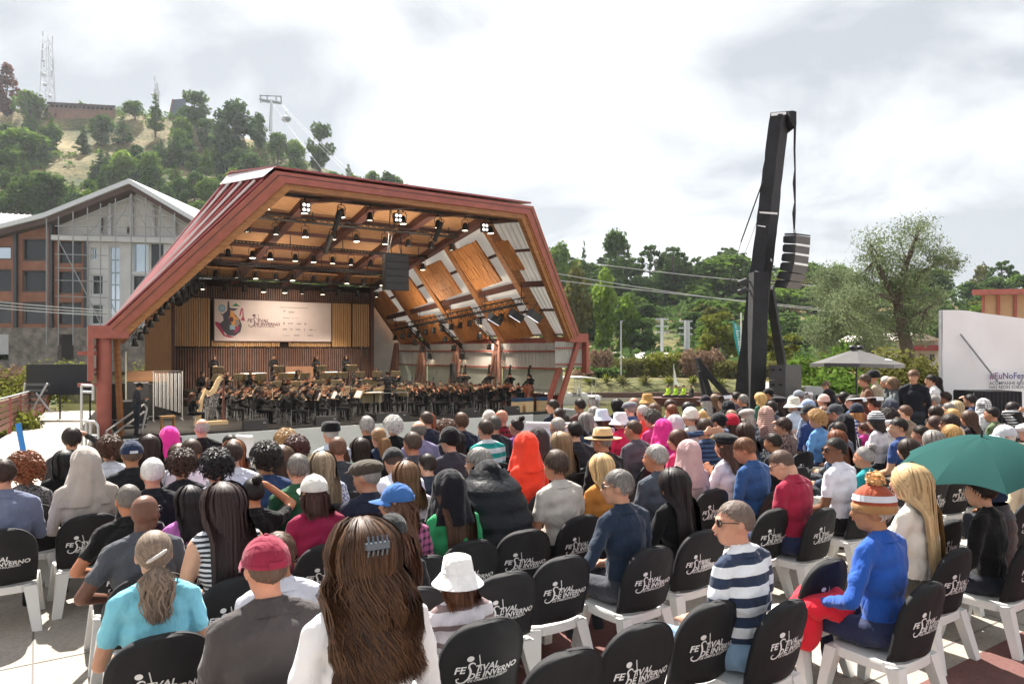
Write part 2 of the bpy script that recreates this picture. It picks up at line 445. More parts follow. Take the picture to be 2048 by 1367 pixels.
# end sheet seen between the eave box and the slanted struts
b = MB(); te = t_eave(1, 0)
V = []; Fc = []
for i in range(29):
 tt = lerp(te - 1.0, te + .66, i / 28); w = .02 if i % 2 else -.02
 V += [S(tt, .12 + w, 1.2), S(tt, .12 + w, 2.4)]
for i in range(28): Fc.append((2 * i, 2 * i + 2, 2 * i + 3, 2 * i + 1))
b.add(V, Fc); b.build('end_sheet', M_sheet, shell)
b = MB(); b.beam(S(te - 1.0, .05, 1.35), S(te + .66, .05, 1.35), .05, .07); b.beam(S(te - 1.0, .05, 2.1), S(te + .66, .05, 2.1), .05, .07); b.build('end_rail', M_red, shell)

# frames: slanted timber rafters on both slopes, ceiling rafters, purlins
for q in (1.5, 5, 8.5, 12, 15):
 for sd_ in (-1, 1):
  b = MB(); b.beam(slope(sd_, q, -.02, .08), slope(sd_, q, 1.02, .08), .42, .42, up=SV); b.build('slope_rafter', M_glulam, shell)
b = MB(); b.beam(slope(1, .02, 0, .05), slope(1, .02, 1, .05), .3, .3, up=SV); b.build('slope_rafter', M_glulam, shell)
for sd_ in (-1, 1):
 for a_, nm in ((.0, 'eave_purlin'), (.47, 'slope_purlin'), (.97, 'ridge_purlin')):
  for qa, qb in ((.1, 1.5), (1.5, 5), (5, 8.5), (8.5, 12), (12, 15)):
   b = MB(); b.beam(slope(sd_, qa, a_, .05), slope(sd_, qb, a_, .05), .20, .26); b.build(nm, M_rafter if a_ != .0 else M_red, shell)
 for a_ in (.24, .72):
  for qa, qb in ((.1, 1.5), (1.5, 5), (5, 8.5), (8.5, 12), (12, 15)):
   b = MB(); b.beam(slope(sd_, qa, a_, .2), slope(sd_, qb, a_, .2), .10, .12); b.build('thin_purlin', M_rafter, shell)
TR = [1.25, 3.85, 6.5, 9.15, 11.75]
for t in TR:
 for qa, qb in ((-2.5, 1.2), (1.2, 14)):
  b = MB(); b.beam(S(lerp(6.5, t, .93) if qa < 0 else t, qa, h_top(qa) - .05), S(t, qb, h_top(qb) - .05), .34, .50); b.build('ceiling_rafter', M_rafter, shell)
QR = [-2.35, -.9, 1.2, 3.4, 5.6, 7.8, 9.6, 10.6]
for i, (qa, qb) in enumerate(zip(QR, QR[1:])):
 for t0, t1 in zip(TR, TR[1:]):
  a0, a1 = t0 + .12, t1 - .12; ka = .93 if qa < 0 else 1
  P = [S(a0, qa + .10, h_top(qa) + .0), S(a1, qa + .10, h_top(qa) + .0), S(a1, qb - .10, h_top(qb) + .0), S(a0, qb - .10, h_top(qb) + .0)]
  c = sum(P, Vector()) / 4
  Mi = (Matrix.Translation(c) @ Matrix.Rotation(STAGE_ANG, 4, 'Z')).inverted()
  b = MB(); b.slab([Mi @ p for p in P], (0, 0, 1), .05)
  o = b.build('ceiling_panel', M_panel, shell); o.matrix_local = Mi.inverted()
  if i % 1 == 0:
   # boards between panels hang a little lower
   for k in (1, 2):
    x0 = lerp(a0, a1, 0)
   bb = MB(); bb.beam(S(a0, qb, h_top(qb) - .04), S(a1, qb, h_top(qb) - .04), .16, .22); bb.build('ceiling_purlin', M_rafter, shell)
for t0, t1 in zip(TR, TR[1:]):
 P = [S(t0 + .12, 12.1, h_top(12.1)), S(t1 - .12, 12.1, h_top(12.1)), S(t1 - .12, 13.9, h_top(13.9)), S(t0 + .12, 13.9, h_top(13.9))]
 c = sum(P, Vector()) / 4; Mi = (Matrix.Translation(c) @ Matrix.Rotation(STAGE_ANG, 4, 'Z')).inverted()
 b = MB(); b.slab([Mi @ p for p in P], (0, 0, 1), .05); o = b.build('ceiling_panel', M_panel, shell); o.matrix_local = Mi.inverted()
# acoustic strand-board panels on the far slope, two rows, each made of overlapping strips
def osb_panel(q0, q1, a0, a1, seed):
 rnd = random.Random(seed)
 P0 = slope(1, (q0 + q1) / 2, (a0 + a1) / 2, -.30)
 ex = (slope(1, q1, (a0 + a1) / 2, 0) - slope(1, q0, (a0 + a1) / 2, 0)); ey = (slope(1, (q0 + q1) / 2, a1, 0) - slope(1, (q0 + q1) / 2, a0, 0))
 lx, ly = ex.length, ey.length; ex.normalize(); ez = ex.cross(ey).normalized(); ey = ez.cross(ex)
 M = Matrix((ex, ey, ez)).transposed().to_4x4(); M.translation = P0
 b = MB(); b.box((0, 0, 0), (lx, ly, .05))
 k = int(lx / .13)
 for i in range(k):
  for j in range(4):
   cx = -lx / 2 + lx * (i + .5) / k; cy = -ly / 2 + ly * (j + .5) / 4 + rnd.uniform(-.03, .03); th = rnd.uniform(.01, .045)
   b.box((cx, cy, -.03 - th / 2), (lx / k * .92, ly / 4 * rnd.uniform(.92, 1.0), th)); b.box((cx, cy, .03 + th / 2), (lx / k * .92, ly / 4 * rnd.uniform(.92, 1.0), th))
 o = b.build('acoustic_panel', M_osb, shell); o.matrix_local = M
for i, (qa, qb) in enumerate(((2.35, 4.15), (5.85, 7.65), (9.35, 11.15), (12.7, 14.2))):
 osb_panel(qa - .2, qb + .2, .55, .90, 10 + i); osb_panel(qa - .2, qb + .2, .07, .42, 30 + i)
osb_panel(.75, 1.2, .62, .84, 51)
# low side wall on the far side: corrugated band above, frosted glass band, V-shaped columns
for q0, q1 in zip((.5, 5, 8.5, 12), (5, 8.5, 12, 15.4)):
 b = MB(); V = []; Fc = []; n = 34
 for i in range(n + 1):
  q = lerp(q0, q1 - .12, i / n); w = .02 if i % 2 else -.02
  V += [S(t_eave(1, q) - .2 + w, q, 1.15), S(t_eave(1, q) - .2 + w, q, 2.35)]
 for i in range(n): Fc.append((2 * i, 2 * i + 2, 2 * i + 3, 2 * i + 1))
 b.add(V, Fc); b.build('wall_sheet', M_sheet, shell)
 b = MB(); b.slab([S(t_eave(1, q0) - .2, q0, -.05), S(t_eave(1, q1) - .2, q1 - .1, -.05), S(t_eave(1, q1) - .2, q1 - .1, 1.1), S(t_eave(1, q0) - .2, q0, 1.1)], SU, .012); b.build('glass_pane', M_frost, shell)
 for hh in (1.12, 1.95):
  b = MB(); b.beam(S(t_eave(1, q0) - .3, q0, hh), S(t_eave(1, q1) - .3, q1, hh), .07, .08); b.build('wall_rail', M_red, shell)
 b = MB(); b.beam(S(t_eave(1, q0) - .5, q0, .1), S(t_eave(1, q1) - .5, q1, .1), .05, .05); b.build('guard_rail', M_alu, shell)
 b = MB(); b.slab([S(t_eave(1, q0) - .22, q0, -.8), S(t_eave(1, q1) - .22, q1 - .1, -.8), S(t_eave(1, q1) - .22, q1 - .1, -.12), S(t_eave(1, q0) - .22, q0, -.12)], SU, .06); b.build('wall_base', M_rafter, shell)
M_col = mat('brown_column', (0.34, 0.17, 0.13), .6, var=.15)
for q in (5, 8.5, 12, 15):
 for dq in (-.75, .0, .75):
  b = MB(); b.tube(S(t_eave(1, q) - .45, q + dq * .12, 2.45), S(t_eave(1, q) - .75, q + dq, -.8), .11, .09, 10); b.build('slanted_column', M_col, shell)
for (t0, t1, q) in ((16.25, 14.75, .0), (15.9, 14.35, .35)):
 b = MB(); b.beam(S(t0, q, 2.45), S(t1, q + .1, -1.6), .2, .2); b.build('slanted_strut', M_red, shell)
b = MB(); b.tube(S(-3.12, .15, -1.3), S(-3.12, .15, 2.4), .22, .22, 14); b.build('corner_post', M_red, shell)
b = MB(); b.beam(S(-2.6, .6, -.9), S(-2.75, .4, 2.4), .14, .14); b.build('side_strut', M_glulam, shell)
for hh in (.9, 1.9):
 b = MB(); b.beam(S(-3.85, .1, hh), S(-3.2, .1, hh), .08, .12); b.build('drop_bracket', M_red, shell)
# near-side low wall: pale sheet, open above it
b = MB(); b.slab([S(t_eave(-1, 3) + .3, 3.2, -.7), S(t_eave(-1, 13) + .3, 13.2, -.7), S(t_eave(-1, 13) + .3, 13.2, 1.95), S(t_eave(-1, 3) + .3, 3.2, 1.95)], -SU, .04); b.build('side_sheet', M_frost, shell)

# back wall: backing, light slats between two dark slat bands, cover board
QW = 14.0
b = MB(); b.slab([S(.9, QW + .1, -.8), S(11.8, QW + .1, -.8), S(11.8, QW + .1, 5.75), S(.9, QW + .1, 5.75)], SV, .1); b.build('wall_backing', M_wallback, shell)
def slats(t0, t1, h0, h1, pitch, w, d, mt, name):
 b = MB(); n = int((t1 - t0) / pitch); rnd = random.Random(int(h0 * 100))
 for i in range(n):
  t = t0 + (i + .5) * pitch; dd = d * rnd.uniform(.7, 1.2)
  b.box((0, 0, 0), (w, dd, h1 - h0 + rnd.uniform(-.03, .03)), M=Matrix.Translation(S(t, QW + .1 - dd / 2, (h0 + h1) / 2)) @ Matrix.Rotation(STAGE_ANG, 4, 'Z'))
 b.build(name, mt, shell, kind='stuff')
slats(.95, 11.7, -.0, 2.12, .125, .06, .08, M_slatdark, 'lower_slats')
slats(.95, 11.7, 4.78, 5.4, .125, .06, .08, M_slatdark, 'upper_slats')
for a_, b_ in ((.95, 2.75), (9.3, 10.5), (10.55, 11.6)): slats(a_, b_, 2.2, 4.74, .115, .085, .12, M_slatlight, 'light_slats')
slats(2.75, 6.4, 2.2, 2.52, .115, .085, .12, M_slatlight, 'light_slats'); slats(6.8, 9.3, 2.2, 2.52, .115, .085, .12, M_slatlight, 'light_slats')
b = MB(); b.slab([S(6.6, QW - .12, -.1), S(8.9, QW - .12, -.1), S(8.9, QW - .12, 1.1), S(6.6, QW - .12, 1.1)], SV, .03); b.build('wall_panel', wood('brown_board', (.20, .10, .06), (.28, .15, .09), (5, 5, .5)), shell)
b = MB(); b.hexa([S(-.55, 12.6, -.8), S(.85, QW, -.8), S(.85, QW + .1, -.8), S(-.55, 12.7, -.8), S(-.55, 12.6, 4.2), S(.85, QW, 4.7), S(.85, QW + .1, 4.7), S(-.55, 12.7, 4.2)]); b.build('wing_panel', M_board, shell)
for (t, w) in ((.9, .16), (11.75, .22)):
 b = MB(); b.beam(S(t, QW, -.8), S(t, QW, 5.7), .14, w, up=SU); b.build('wall_post', M_rafter, shell)

# ------------------------------------------------------------------ festival banner (flat printed cloth)
BT0, BT1, BH0, BH1 = 2.88, 9.2, 2.50, 4.70
M_ban = mat('banner_cloth', (0.66, 0.56, 0.55), .8, var=.04, vscale=2)
ban = thing('festival_banner', 'wide pale banner with guitar artwork and festival lettering on the slatted back wall', 'banner', S((BT0 + BT1) / 2, QW - .10, BH0), STAGE_ANG)
bw, bh = BT1 - BT0, BH1 - BH0
m = MB(); m.box((0, 0, bh / 2), (bw, .03, bh)); m.build('cloth', M_ban, ban)
m = MB(); m.box((0, .03, bh / 2), (bw + .12, .03, bh + .12)); m.build('frame', M_rafter, ban)
def flat_poly(pts, name, mt, parent, y=-.02, k=1.0, ox=0.0, oz=0.0):
 b = MB(); b.add([(ox + p[0] * k, y, oz + p[1] * k) for p in pts], [tuple(range(len(pts)))]); return b.build(name, mt, parent)
def blob(cx, cz, rx, rz, n=28, w=0.0, a0=0, a1=2 * math.pi): return [(cx + rx * math.cos(lerp(a0, a1, i / n)) * (1 + w * math.sin(5 * i / n * 6.28)), cz + rz * math.sin(lerp(a0, a1, i / n))) for i in range(n)]
def pc(x, z): return (-bw / 2 + x / 1060 * bw, bh - (z - 90) / 375 * bh)       # artwork traced on the banner's own plane
def pp(L): return [pc(a - 130, b) for a, b in L]
inks = {k: mat('print_' + k, c, .8) for k, c in dict(navy=(.07, .07, .10), crimson=(.38, .05, .12), blue=(.20, .36, .50), pale_blue=(.34, .48, .60), orange=(.72, .33, .10), green=(.05, .22, .10), grey=(.25, .22, .23), maroon=(.12, .05, .07), white=(.7, .62, .61)).items()}
flat_poly(pp([(135, 290), (170, 300), (200, 350), (215, 410), (300, 430), (255, 437), (205, 420), (170, 370), (135, 320)]), 'print_shape', inks['crimson'], ban, -.018)
flat_poly(pp([(170, 210), (200, 225), (235, 190), (240, 105), (252, 105), (262, 190), (300, 220), (345, 270), (362, 320), (350, 380), (300, 420), (240, 415), (200, 370), (170, 310), (205, 280), (200, 240)]), 'print_shape', inks['navy'], ban, -.020)
flat_poly(pp([(262, 190), (290, 195), (300, 235), (335, 265), (340, 310), (320, 335), (280, 325), (262, 290), (248, 260), (262, 230)]), 'print_shape', inks['orange'], ban, -.022)
flat_poly([pc(a, b) for a, b in blob(270 - 130, 270, 20, 24)], 'print_shape', inks['maroon'], ban, -.024)
flat_poly([pc(a, b) for a, b in blob(192 - 130, 170, 32, 34)], 'print_shape', inks['blue'], ban, -.018)
flat_poly([pc(a, b) for a, b in blob(192 - 130, 170, 22, 24)], 'print_shape', inks['pale_blue'], ban, -.022)
flat_poly(pp([(258, 320), (300, 322), (305, 362), (258, 362)]), 'print_shape', inks['pale_blue'], ban, -.024)
flat_poly(pp([(305, 262), (335, 275), (335, 320), (305, 330)]), 'print_shape', inks['grey'], ban, -.024)
flat_poly(pp([(275, 150), (305, 122), (312, 122), (348, 147)]), 'print_shape', inks['green'], ban, -.018)
flat_poly(pp([(355, 165), (372, 165), (378, 240), (390, 282), (350, 275), (368, 240), (364, 175), (350, 235), (338, 235)]), 'print_shape', inks['crimson'], ban, -.022)
flat_poly(pp([(300, 340), (345, 330), (330, 375), (295, 395)]), 'print_shape', inks['crimson'], ban, -.022)
flat_poly(pp([(240, 165), (330, 170), (300, 190), (250, 185)]), 'print_shape', inks['navy'], ban, -.024)
def logo_geo(sz):
 """the festival's lettering, lower left corner at 0,0; width about 1 * sz"""
 V = []; Fc = []
 def put(s, size, x, y, bold=0.0):
  v, f = text_geo(s, size, font_shear=.18, bold=bold)
  k = len(V); V.extend([(a * 1.08 + x, b + y) for a, b, c in v]); Fc.extend([tuple(i + k for i in g) for g in f])
 put('FE', .16, .0, .17, .004); put('T', .16, .315, .17, .004); put('VAL', .16, .43, .17, .004); put('DE INVERNO', .145, .21, .055, .004); put('DE CAMPOS DO JORDÃO', .058, .22, .0, .0015)
 def ribbon(pts, w):
  k = len(V)
  for i, p in enumerate(pts):
   a = pts[max(i - 1, 0)]; b = pts[min(i + 1, len(pts) - 1)]
   dx_, dy_ = b[0] - a[0], b[1] - a[1]; l = math.hypot(dx_, dy_) or 1
   ww = w[i] if isinstance(w, list) else w
   V.append((p[0] - dy_ / l * ww / 2, p[1] + dx_ / l * ww / 2)); V.append((p[0] + dy_ / l * ww / 2, p[1] - dx_ / l * ww / 2))
  for i in range(len(pts) - 1): Fc.append((k + 2 * i, k + 2 * i + 1, k + 2 * i + 3, k + 2 * i + 2))
 ribbon([(.318, .29), (.31, .318), (.28, .332), (.245, .325), (.222, .30), (.222, .268), (.24, .235), (.255, .195), (.252, .13), (.225, .06), (.17, .01), (.11, .0), (.06, .025), (.05, .07), (.085, .09)], [.012, .020, .026, .028, .03, .032, .034, .036, .034, .032, .028, .024, .022, .022, .018])
 ribbon([(.365, .46), (.425, .175)], .016)
 k = len(V); n = 18
 V.extend([(.235 + .055 * math.cos(6.283 * i / n), .405 + .048 * math.sin(6.283 * i / n)) for i in range(n)]); Fc.append(tuple(range(k, k + n)))
 return [(x * sz, y * sz) for x, y in V], Fc
lv, lf = logo_geo(bw * .245)
x0, z0 = pc(408 - 130, 335)
m = MB(); m.add([(a + x0, -.02, b + z0) for a, b in lv], lf); m.build('lettering', inks['maroon'], ban)
rows = [(700, 145, 270, 8), (780, 188, 60, 14), (735, 180, 22, 20), (730, 245, 65, 9), (820, 246, 12, 14), (845, 244, 35, 6), (730, 296, 20, 24), (778, 296, 50, 13), (858, 298, 48, 16), (932, 298, 26, 26), (730, 352, 44, 15), (800, 350, 26, 20), (848, 352, 46, 14), (928, 352, 12, 22), (975, 353, 36, 14), (1015, 356, 40, 5), (728, 411, 78, 6), (832, 408, 54, 12), (926, 410, 22, 4), (962, 408, 54, 12)]
m = MB()
for (x, y, w, h) in rows:
 for j in range(max(1, w // 9)):
  a = x - 130 + j * 9; ww = min(6.5, w); hh = h * (1 if (j * 7 + x) % 3 else .7)
  P = [pc(a, y + hh / 2), pc(a + ww, y + hh / 2), pc(a + ww, y - hh / 2), pc(a, y - hh / 2)]
  m.add([(p[0], -.02, p[1]) for p in P], [(0, 1, 2, 3)])
m.build('sponsor_line', inks['grey'], ban)

# ------------------------------------------------------------------ stage lights
M_lens = emit('lit_lens', (1.0, 0.86, 0.62), 4.5)
M_lensw = emit('lit_white_lens', (1.0, 0.95, 0.9), .9)
def lamp_meshes():
 b = MB(); b.lathe([(0, .34), (.07, .33), (.10, .25), (.12, .10), (.165, 0), (.15, .0), (.11, .08), (0, .09)], n=14); housing = b.mesh('housing', M_black)
 y = MB(); y.path([(-.15, 0, .16), (-.16, 0, .38), (-.1, 0, .48), (.1, 0, .48), (.16, 0, .38), (.15, 0, .16)], .014, 5); y.tube((0, 0, .48), (0, 0, .6), .025, n=6); yoke = y.mesh('yoke', M_black)
 l = MB(); l.lathe([(0, .02), (.13, .02), (.13, .035)], n=14); lens = l.mesh('lens', M_lens)
 return housing, yoke, lens
LH, LY, LL = lamp_meshes()
def stage_lamp(p, tilt, label, group, sc=1.0):
 o = thing('stage_light', label, 'stage light', p, STAGE_ANG, group, sc)
 o.rotation_euler = (tilt, 0, STAGE_ANG)
 obj('housing', LH, o); obj('yoke', LY, o); obj('lens', LL, o)
def truss(p0, p1, w, label, nm='lighting_truss', cat='truss', group=None, hang=None, chord=.03):
 p0 = Vector(p0); p1 = Vector(p1); o = thing(nm, label, cat, p0, 0, group)
 d = p1 - p0; z = d.normalized(); x = z.cross(Vector((0, 0, 1))).normalized(); y = Vector((0, 0, 1))
 c = [x * w / 2, x * -w / 2, y * w * .8]
 for k in c:
  b = MB(); b.tube(k, d + k, chord, n=6); b.build('chord', M_black, o)
 b = MB(); n = max(3, int(d.length / (w * 1.3)))
 for i in range(n):
  for k in range(3):
   b.tube(d * (i / n) + c[k], d * ((i + 1) / n) + c[(k + 1) % 3], chord * .5, n=4, cap=False)
 b.build('lacing', M_black, o)
 if hang:
  for f in hang[0]:
   b = MB(); q = d * f; b.tube(q + y * w * .4, q + Vector((0, 0, hang[1])), .02, n=5); b.build('hanger', M_black, o)
 return o
rowq = [(-.4, 6.95, 'foremost'), (2.9, 6.62, 'second'), (6.0, 6.0, 'third'), (9.0, 5.40, 'fourth'), (12.0, 5.02, 'rearmost')]
nl = [8, 9, 11, 11, 10]
rr = random.Random(3)
for k, ((q, h, nm), n) in enumerate(zip(rowq, nl)):
 truss(S(1.6, q, h + .62), S(11.4, q, h + .62), .22 if k < 2 else .12, f'black lighting bar across the wooden ceiling, {nm} of the five rows', hang=((.06, .3, .55, .8, .95), h_top(q) - h - .65))
 for i in range(n):
  stage_lamp(S(1.9 + 9.2 * (i + rr.uniform(-.12, .12)) / (n - 1), q, h), rr.uniform(-.1, .1), f'lit black stage light hanging in the {nm} row under the wooden ceiling', f'stage lights, {nm} ceiling row', 1.0)
# four-lamp blinders and long profile spots
def blinder(p, label):
 o = thing('blinder_light', label, 'stage light', p, STAGE_ANG, None, .75)
 b = MB(); b.box((0, 0, .25), (.42, .18, .5)); b.build('housing', M_black, o)
 for a in (-.1, .1):
  for c in (.13, .36):
   l = MB(); l.lathe([(0, 0), (.075, 0), (.075, .02)], n=12, M=Matrix.Translation((a, -.1, c)) @ Matrix.Rotation(R(90), 4, 'X')); l.build('lens', M_lensw, o)
 b = MB(); b.tube((0, 0, .5), (0, 0, .75), .02, n=5); b.build('bracket', M_black, o)
blinder(S(3.15, -.6, 6.95), 'four-lamp blinder light nearest the red roof edge on the foremost bar')
blinder(S(6.75, -.6, 6.95), 'four-lamp blinder light beside the hanging middle loudspeaker')
blinder(S(10.7, -.6, 6.95), 'four-lamp blinder light next to the white corrugated slope')
def profile_spot(p, label, rx):
 o = thing('profile_spot', label, 'stage light', p, STAGE_ANG + .3); o.rotation_euler = (rx, .2, STAGE_ANG + .3)
 b = MB(); b.tube((0, 0, -.45), (0, 0, .3), .09, .12, 10); b.build('barrel', M_black, o)
 b = MB(); b.tube((0, 0, -.52), (0, 0, -.45), .105, n=10); b.build('snout', M_black, o)
 b = MB(); b.path([(-.14, 0, 0), (-.14, 0, .4), (.14, 0, .4), (.14, 0, 0)], .015, 5); b.build('yoke', M_black, o)
for i, (t, q, w) in enumerate(((4.4, -.5, 'at the left of the foremost bar'), (5.2, 2.8, 'on the second bar under the ceiling'), (8.6, -.5, 'at the right of the foremost bar'))):
 profile_spot(S(t, q, 6.9 if q < 0 else 6.5), f'long black profile spotlight {w}', .25)
# middle hanging loudspeaker
def line_array(name, label, p, rz, n, w, hh, d, curve, gaps):
 o = thing(name, label, 'loudspeaker', p, rz)
 z = 0.0; y = 0.0; a = 0.0
 for i in range(n):
  a = -curve * i * i
  M = Matrix.Translation((0, y, z)) @ Matrix.Rotation(a, 4, 'X')
  c = MB()
  f = w / 2
  P = [(-f, -d / 2, -hh * .96), (f, -d / 2, -hh * .96), (f * .86, d / 2, -hh * .86), (-f * .86, d / 2, -hh * .86), (-f, -d / 2, 0), (f, -d / 2, 0), (f * .86, d / 2, -hh * .08), (-f * .86, d / 2, -hh * .08)]
  c.hexa([M @ Vector(q) for q in P]); cab = c.build('cabinet', M_spk, o)
  g = MB(); g.box((0, -d / 2 - .006, -hh * .48), (w * .94, .012, hh * .80), M=M); g.build('grille', M_grille, cab)
  e_ = M @ Vector((0, 0, -hh)); y, z = e_.y, e_.z
 return o
M_spk = mat('speaker_black', (0.030, 0.028, 0.030), .6, var=.2, vscale=3)
M_grille = mat('speaker_grille', (0.045, 0.045, 0.05), .5, var=.1, bump=.6, bscale=120)
la = line_array('line_array_speaker', 'grey black loudspeaker array hanging in the middle of the stage opening', S(6.9, .0, 5.75), STAGE_ANG, 5, 1.0, .28, .5, .0, 0)
b = MB()
for s_ in (-.3, .3): b.tube((s_, 0, 0), (s_ * .6, 0, 1.9), .02, n=5); b.tube((s_, 0, 0), (-s_ * .6, 0, 1.9), .015, n=5)
b.box((0, 0, 1.95), (.5, .3, .2)); b.box((0, 0, .03), (.9, .4, .06)); b.build('rigging', M_black, la)
# lights along the near slope edge and on the far slope
for i in range(14):
 f = i / 13; p = slope(-1, .9, lerp(.02, .52, f), -.62)
 stage_lamp(p, .25, 'lit black stage light in the slanting line beside the near roof corner', 'stage lights along the near slope', .75)
truss(slope(1, 1.0, .40, -.75), slope(1, 13.5, .36, -.75), .34, 'long black truss along the far slope above the double basses', hang=((.02, .25, .5, .75, .98), .9))
for i in range(13):
 p = slope(1, lerp(2.6, 13.3, i / 12), lerp(.395, .36, i / 12), -.75) + Vector((0, 0, -.6))
 stage_lamp(p, .2, 'lit black stage light under the long truss on the far slope', 'stage lights under the far slope truss', .95)
for j, (q0, nm) in enumerate(((5.2, 'nearest the front'), (8.4, 'in the middle'), (11.6, 'nearest the back wall'))):
 a0 = slope(1, q0, .34, -.8); a1 = slope(1, q0 - .3, .0, -.55)
 truss(a0, a1, .22, f'short black truss dropping to the side wall, {nm}')
 for i in range(3):
  stage_lamp(lerp(a0, a1, .25 + .36 * i) + Vector((0, 0, -.62)), .2, f'lit stage light on the short dropping truss {nm}', f'lights on the dropping truss {nm}', .95)
def flood(p, rz, label):
 o = thing('bar_floodlight', label, 'stage light', p, rz); o.rotation_euler = (.5, .25, rz)
 b = MB(); b.box((0, 0, 0), (1.0, .25, .35)); b.build('housing', mat('slate_metal', (.06, .07, .09), .5), o)
 b = MB(); b.box((0, -.02, -.18), (.95, .12, .02)); b.build('lens', emit('dim_lens', (.9, .9, 1), .9), o)
 b = MB(); b.tube((-.4, 0, .1), (-.4, 0, .55), .02, n=5); b.tube((.4, 0, .1), (.4, 0, .55), .02, n=5); b.build('bracket', M_black, o)
for i, (q, nm) in enumerate(((3.0, 'innermost'), (1.4, 'middle'), (.55, 'outermost'))):
 flood(slope(1, q, .40, -.75) + Vector((0, 0, -.55)), STAGE_ANG + .5, f'slate floodlight tilted at the truss end by the red roof edge, {nm}')
# moving heads clustered at the near rear corner
for i in range(4):
 o = thing('moving_head', ('lowest', 'second', 'third', 'uppermost')[i] + ' black moving head light in the dark cluster beside the slatted wall', 'stage light', S(.3 + .35 * i, 8.5 + .8 * i, 4.3 + .25 * i), STAGE_ANG)
 b = MB(); b.box((0, 0, .5), (.45, .45, .25)); b.box((-.26, 0, .1), (.08, .2, .6)); b.box((.26, 0, .1), (.08, .2, .6)); b.build('base_yoke', M_black, o)
 b = MB(); b.tube((0, .1, .2), (0, -.3, -.25), .2, .17, 12); b.build('head', M_spk, o)
# real light from the lit lamps
def spot(p, tgt, e, size=100, blend=.8, col=(1, .86, .68)):
 ld = bpy.data.lights.new('stage_lamp_and_fill', 'SPOT'); ld.energy = e; ld.spot_size = R(size); ld.spot_blend = blend; ld.color = col; ld.shadow_soft_size = .3  # serves the lit lamps and the added uplights
 o = bpy.data.objects.new('stage_lamp_and_fill', ld); COL.objects.link(o); o.location = p
 o.rotation_euler = (Vector(tgt) - Vector(p)).to_track_quat('-Z', 'Y').to_euler()
for (t, q, h) in ((3, 0, 6.8), (6.5, 0, 6.8), (10, 0, 6.8), (3.5, 6, 5.8), (9.5, 6, 5.8), (4, 11, 4.9), (9, 11, 4.9), (14.2, 5, 3.9), (-.8, 3, 3.6)):
 spot(S(t, q, h - .12), S(t + (.3 if t < 6 else -.3), q + .8, -.8), 800)
# unseen uplights added to brighten the boarded ceiling, panelled slope and back wall
for (t, q, h, tt, qq, hh) in ((3.2, 1.0, 5.2, 3.6, 2.5, 8), (6.5, 1.0, 5.2, 6.5, 2.5, 8), (9.8, 1.0, 5.2, 9.6, 2.5, 8), (4, 6.5, 4.4, 4.2, 8, 7), (9, 6.5, 4.4, 8.8, 8, 7), (11.2, 3.5, 3.4, 13.6, 3.8, 5.5), (11.2, 8.5, 3.2, 13.6, 8.6, 5), (6.3, 11.2, 4.4, 6.3, 14, 3.4)):
 spot(S(t, q, h), S(tt, qq, hh), 150 if t < 11 else 140, 125, 1.0)
# ================================================================== ground, water, hills
def stage_tq(X, Y):
 dX, dY = X - SO.x, Y - SO.y
 return dX * SU.x + dY * SU.y, dX * SV.x + dY * SV.y
RIDGE = [(-1500, 260, 60), (-300, 260, 150), (0, 260, 212), (100, 260, 206), (230, 262, 222), (330, 260, 236), (420, 255, 247), (480, 250, 272), (560, 245, 300), (640, 240, 335), (700, 236, 356), (780, 240, 366), (860, 240, 388), (960, 225, 440), (1060, 200, 520), (1150, 180, 560), (1300, 170, 578), (1450, 170, 562), (1600, 165, 590), (1800, 150, 612), (2048, 150, 622), (3600, 150, 630)]
def terrain(X, Y):
 t, q = stage_tq(X, Y)
 shore = 54.5 + .03 * X
 if Y < 1: Y = 1
 x = 1024 + F * X / Y
 Yr = pw(x, [(a, b) for a, b, c in RIDGE]); yr = pw(x, [(a, c) for a, b, c in RIDGE])
 hr = EYE + (YH - yr) * Yr / F
 Y0 = 88
 k = (Y - Y0) / (Yr - Y0)
 base = pw(Y, [(0, -.95), (40, -.9), (60, -.3), (88, .2)])
 if k > 0:
  kk = min(k, 1.0); h = base + (hr - base) * kk * (.72 + .28 * kk)
  if k > 1: h -= (Y - Yr) * .10
  n = mnoise.noise(Vector((X * .02, Y * .02, 3.1))) * 4.5 + mnoise.noise(Vector((X * .06, Y * .06, 8.1))) * 1.6
  h += n * min(1, max(0, k * 3)) * (1 if k < .9 else max(0, 1 - (k - .9) * 8) * .8 + .2)
  # terraced cut on the left slope
  if x < 480: h += .9 * math.sin((Y + X * .35) * .16) * min(1, k * 3) * (1 - min(1, max(0, k - .8) * 5))
 else: h = base
 if t > -3.9 and Y < shore + 3.0:                       # lake bed and bank
  kk = min(1, max(0, (Y - shore) / 3.0)); bank = -1.35 + 1.0 * kk if Y > shore else -3.2
  h = min(h, bank)
 return h
